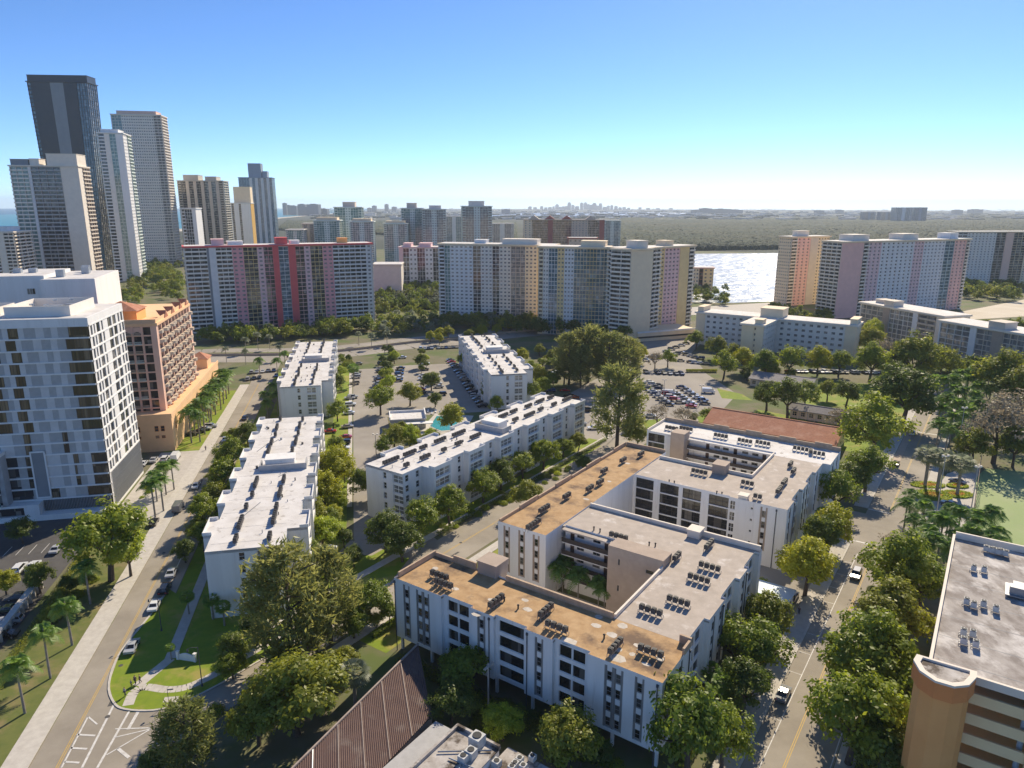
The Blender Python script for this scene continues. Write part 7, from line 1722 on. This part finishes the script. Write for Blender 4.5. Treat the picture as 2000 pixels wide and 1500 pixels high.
# flower beds on the plaza
for i, (x, y, rx, ry) in enumerate([(1822, 968, 5.0, 4.2), (1812, 948, 5.0, 2.6), (1868, 966, 4.6, 2.8), (1870, 950, 3.2, 1.8)]):
    X, Y = U(x, y); t = thing('flower_bed', 'clipped flower bed with orange flowers on the plaza, %s listed from the road' % nth(i), 'flower bed', (X, Y, 0), MF.rz + .6, 'plaza flower beds')
    mb = MB(); mb.prism([(rx * math.cos(2 * math.pi * k / 20), ry * math.sin(2 * math.pi * k / 20)) for k in range(20)], 0, .2); mb.build('edging', 'lawn', t)
    rg = np.random.default_rng(50 + i); n_ = 1500; a = rg.uniform(0, 6.283, n_); r_ = np.sqrt(rg.uniform(0, 1, n_))
    C = np.stack([rx * r_ * np.cos(a), ry * r_ * np.sin(a), .25 + .25 * rg.random(n_)], 1); N = np.tile([[0, 0, 1.0]], (n_, 1)); inn = r_ < .5
    put(quads_mesh('foliage', leaves(C[~inn], N[~inn], .22, rg), 'leaf_bright'), 'foliage', t); put(quads_mesh('flowers', leaves(C[inn], N[inn], .18, rg), 'flower_orange'), 'flowers', t)
# ================================================================== people
def person(X, Y, rz, h, label, shirt, legs, step=.25, arm=.15):
    """one skinned figure in mid-stride; clothes and hair are its children"""
    k = h / 1.75
    def skinned(name, pts, edges, rad, mat, parent, root=0):
        me = bpy.data.meshes.new(name); me.from_pydata([tuple(c * k for c in p) for p in pts], edges, []); me.materials.append(MATS[mat])
        o = put(me, name, parent); sm = o.modifiers.new('skin', 'SKIN'); sm.use_smooth_shade = True
        for i, r_ in enumerate(rad): me.skin_vertices[0].data[i].radius = (r_[0] * k, r_[1] * k) if isinstance(r_, tuple) else (r_ * k, r_ * k)
        me.skin_vertices[0].data[root].use_root = True
        s2 = o.modifiers.new('sub', 'SUBSURF'); s2.levels = 1; s2.render_levels = 1
        return o
    t = thing('person', label, 'person', (X, Y, .06), rz, 'people on the corner footpath')
    P = [(0, 0, .95), (0, 0, 1.15), (0, 0, 1.40), (0, 0, 1.52), (.02, 0, 1.63), (.02, 0, 1.74),
         (0, .10, .90), (step * .45, .10, .50), (step * .3, .10, .07), (step * .3 + .16, .10, .04), (0, -.10, .90), (-step * .1, -.10, .50), (-step * .9, -.10, .09), (-step * .9 + .14, -.10, .04),
         (0, .20, 1.40), (-arm * .5, .25, 1.12), (arm * .2, .26, .88), (arm * .3, .26, .78), (0, -.20, 1.40), (arm * .3, -.25, 1.12), (arm * 1.2, -.26, .90), (arm * 1.3, -.26, .80)]
    E = [(0, 1), (1, 2), (2, 3), (3, 4), (4, 5), (0, 6), (6, 7), (7, 8), (8, 9), (0, 10), (10, 11), (11, 12), (12, 13), (2, 14), (14, 15), (15, 16), (16, 17), (2, 18), (18, 19), (19, 20), (20, 21)]
    Rd = [(.15, .11), (.14, .10), (.15, .10), .055, .095, .085, .085, .06, .045, .04, .085, .06, .045, .04, .06, .045, .035, .035, .06, .045, .035, .035]
    skinned('body', P, E, Rd, 'skin', t)
    skinned('shirt', [P[0], P[1], P[2], P[14], P[15], P[18], P[19]], [(0, 1), (1, 2), (2, 3), (3, 4), (2, 5), (5, 6)], [(.175, .135), (.165, .125), (.175, .125), .08, .065, .08, .065], shirt, t)
    skinned('trousers', [P[0], P[6], P[7], P[8], P[10], P[11], P[12]], [(0, 1), (1, 2), (2, 3), (0, 4), (4, 5), (5, 6)], [(.17, .13), .105, .08, .065, .105, .08, .065], legs, t)
    skinned('hair', [(.0, 0, 1.70), (-.03, 0, 1.76)], [(0, 1)], [.10, .09], 'hair', t)
for (x, y, rz, h, lb, sh, lg) in [(265, 1337, R(250), 1.78, 'person in dark clothes standing at the fork of the corner footpath', 'shirt_dark', 'trousers'), (257, 1341, R(230), 1.3, 'small person beside the one in dark clothes at the footpath fork', 'shirt_pale', 'trousers'), (274, 1334, R(200), 1.7, 'person in dark clothes at the right edge of the footpath fork', 'shirt_dark', 'shirt_dark'), (245, 1360, R(240), 1.7, 'person in pale shirt near the kerb of the corner', 'shirt_pale', 'trousers'), (402, 880, R(100), 1.7, 'lone person walking on the pavement before the salmon tower', 'shirt_dark', 'trousers'), (1560, 1200, R(60), 1.75, 'person walking on the right-hand pavement under trees', 'shirt_dark', 'trousers')]:
    X, Y = U(x, y); person(X, Y, rz, h, lb, sh, lg)
for o in bpy.data.objects:
    if o.type == 'MESH' and o.name.startswith('body') and len(o.data.vertices) < 5: print('check', o.name)
print('objects', len(bpy.data.objects), 'tris', sum(len(m_.polygons) for m_ in bpy.data.meshes) * 2)
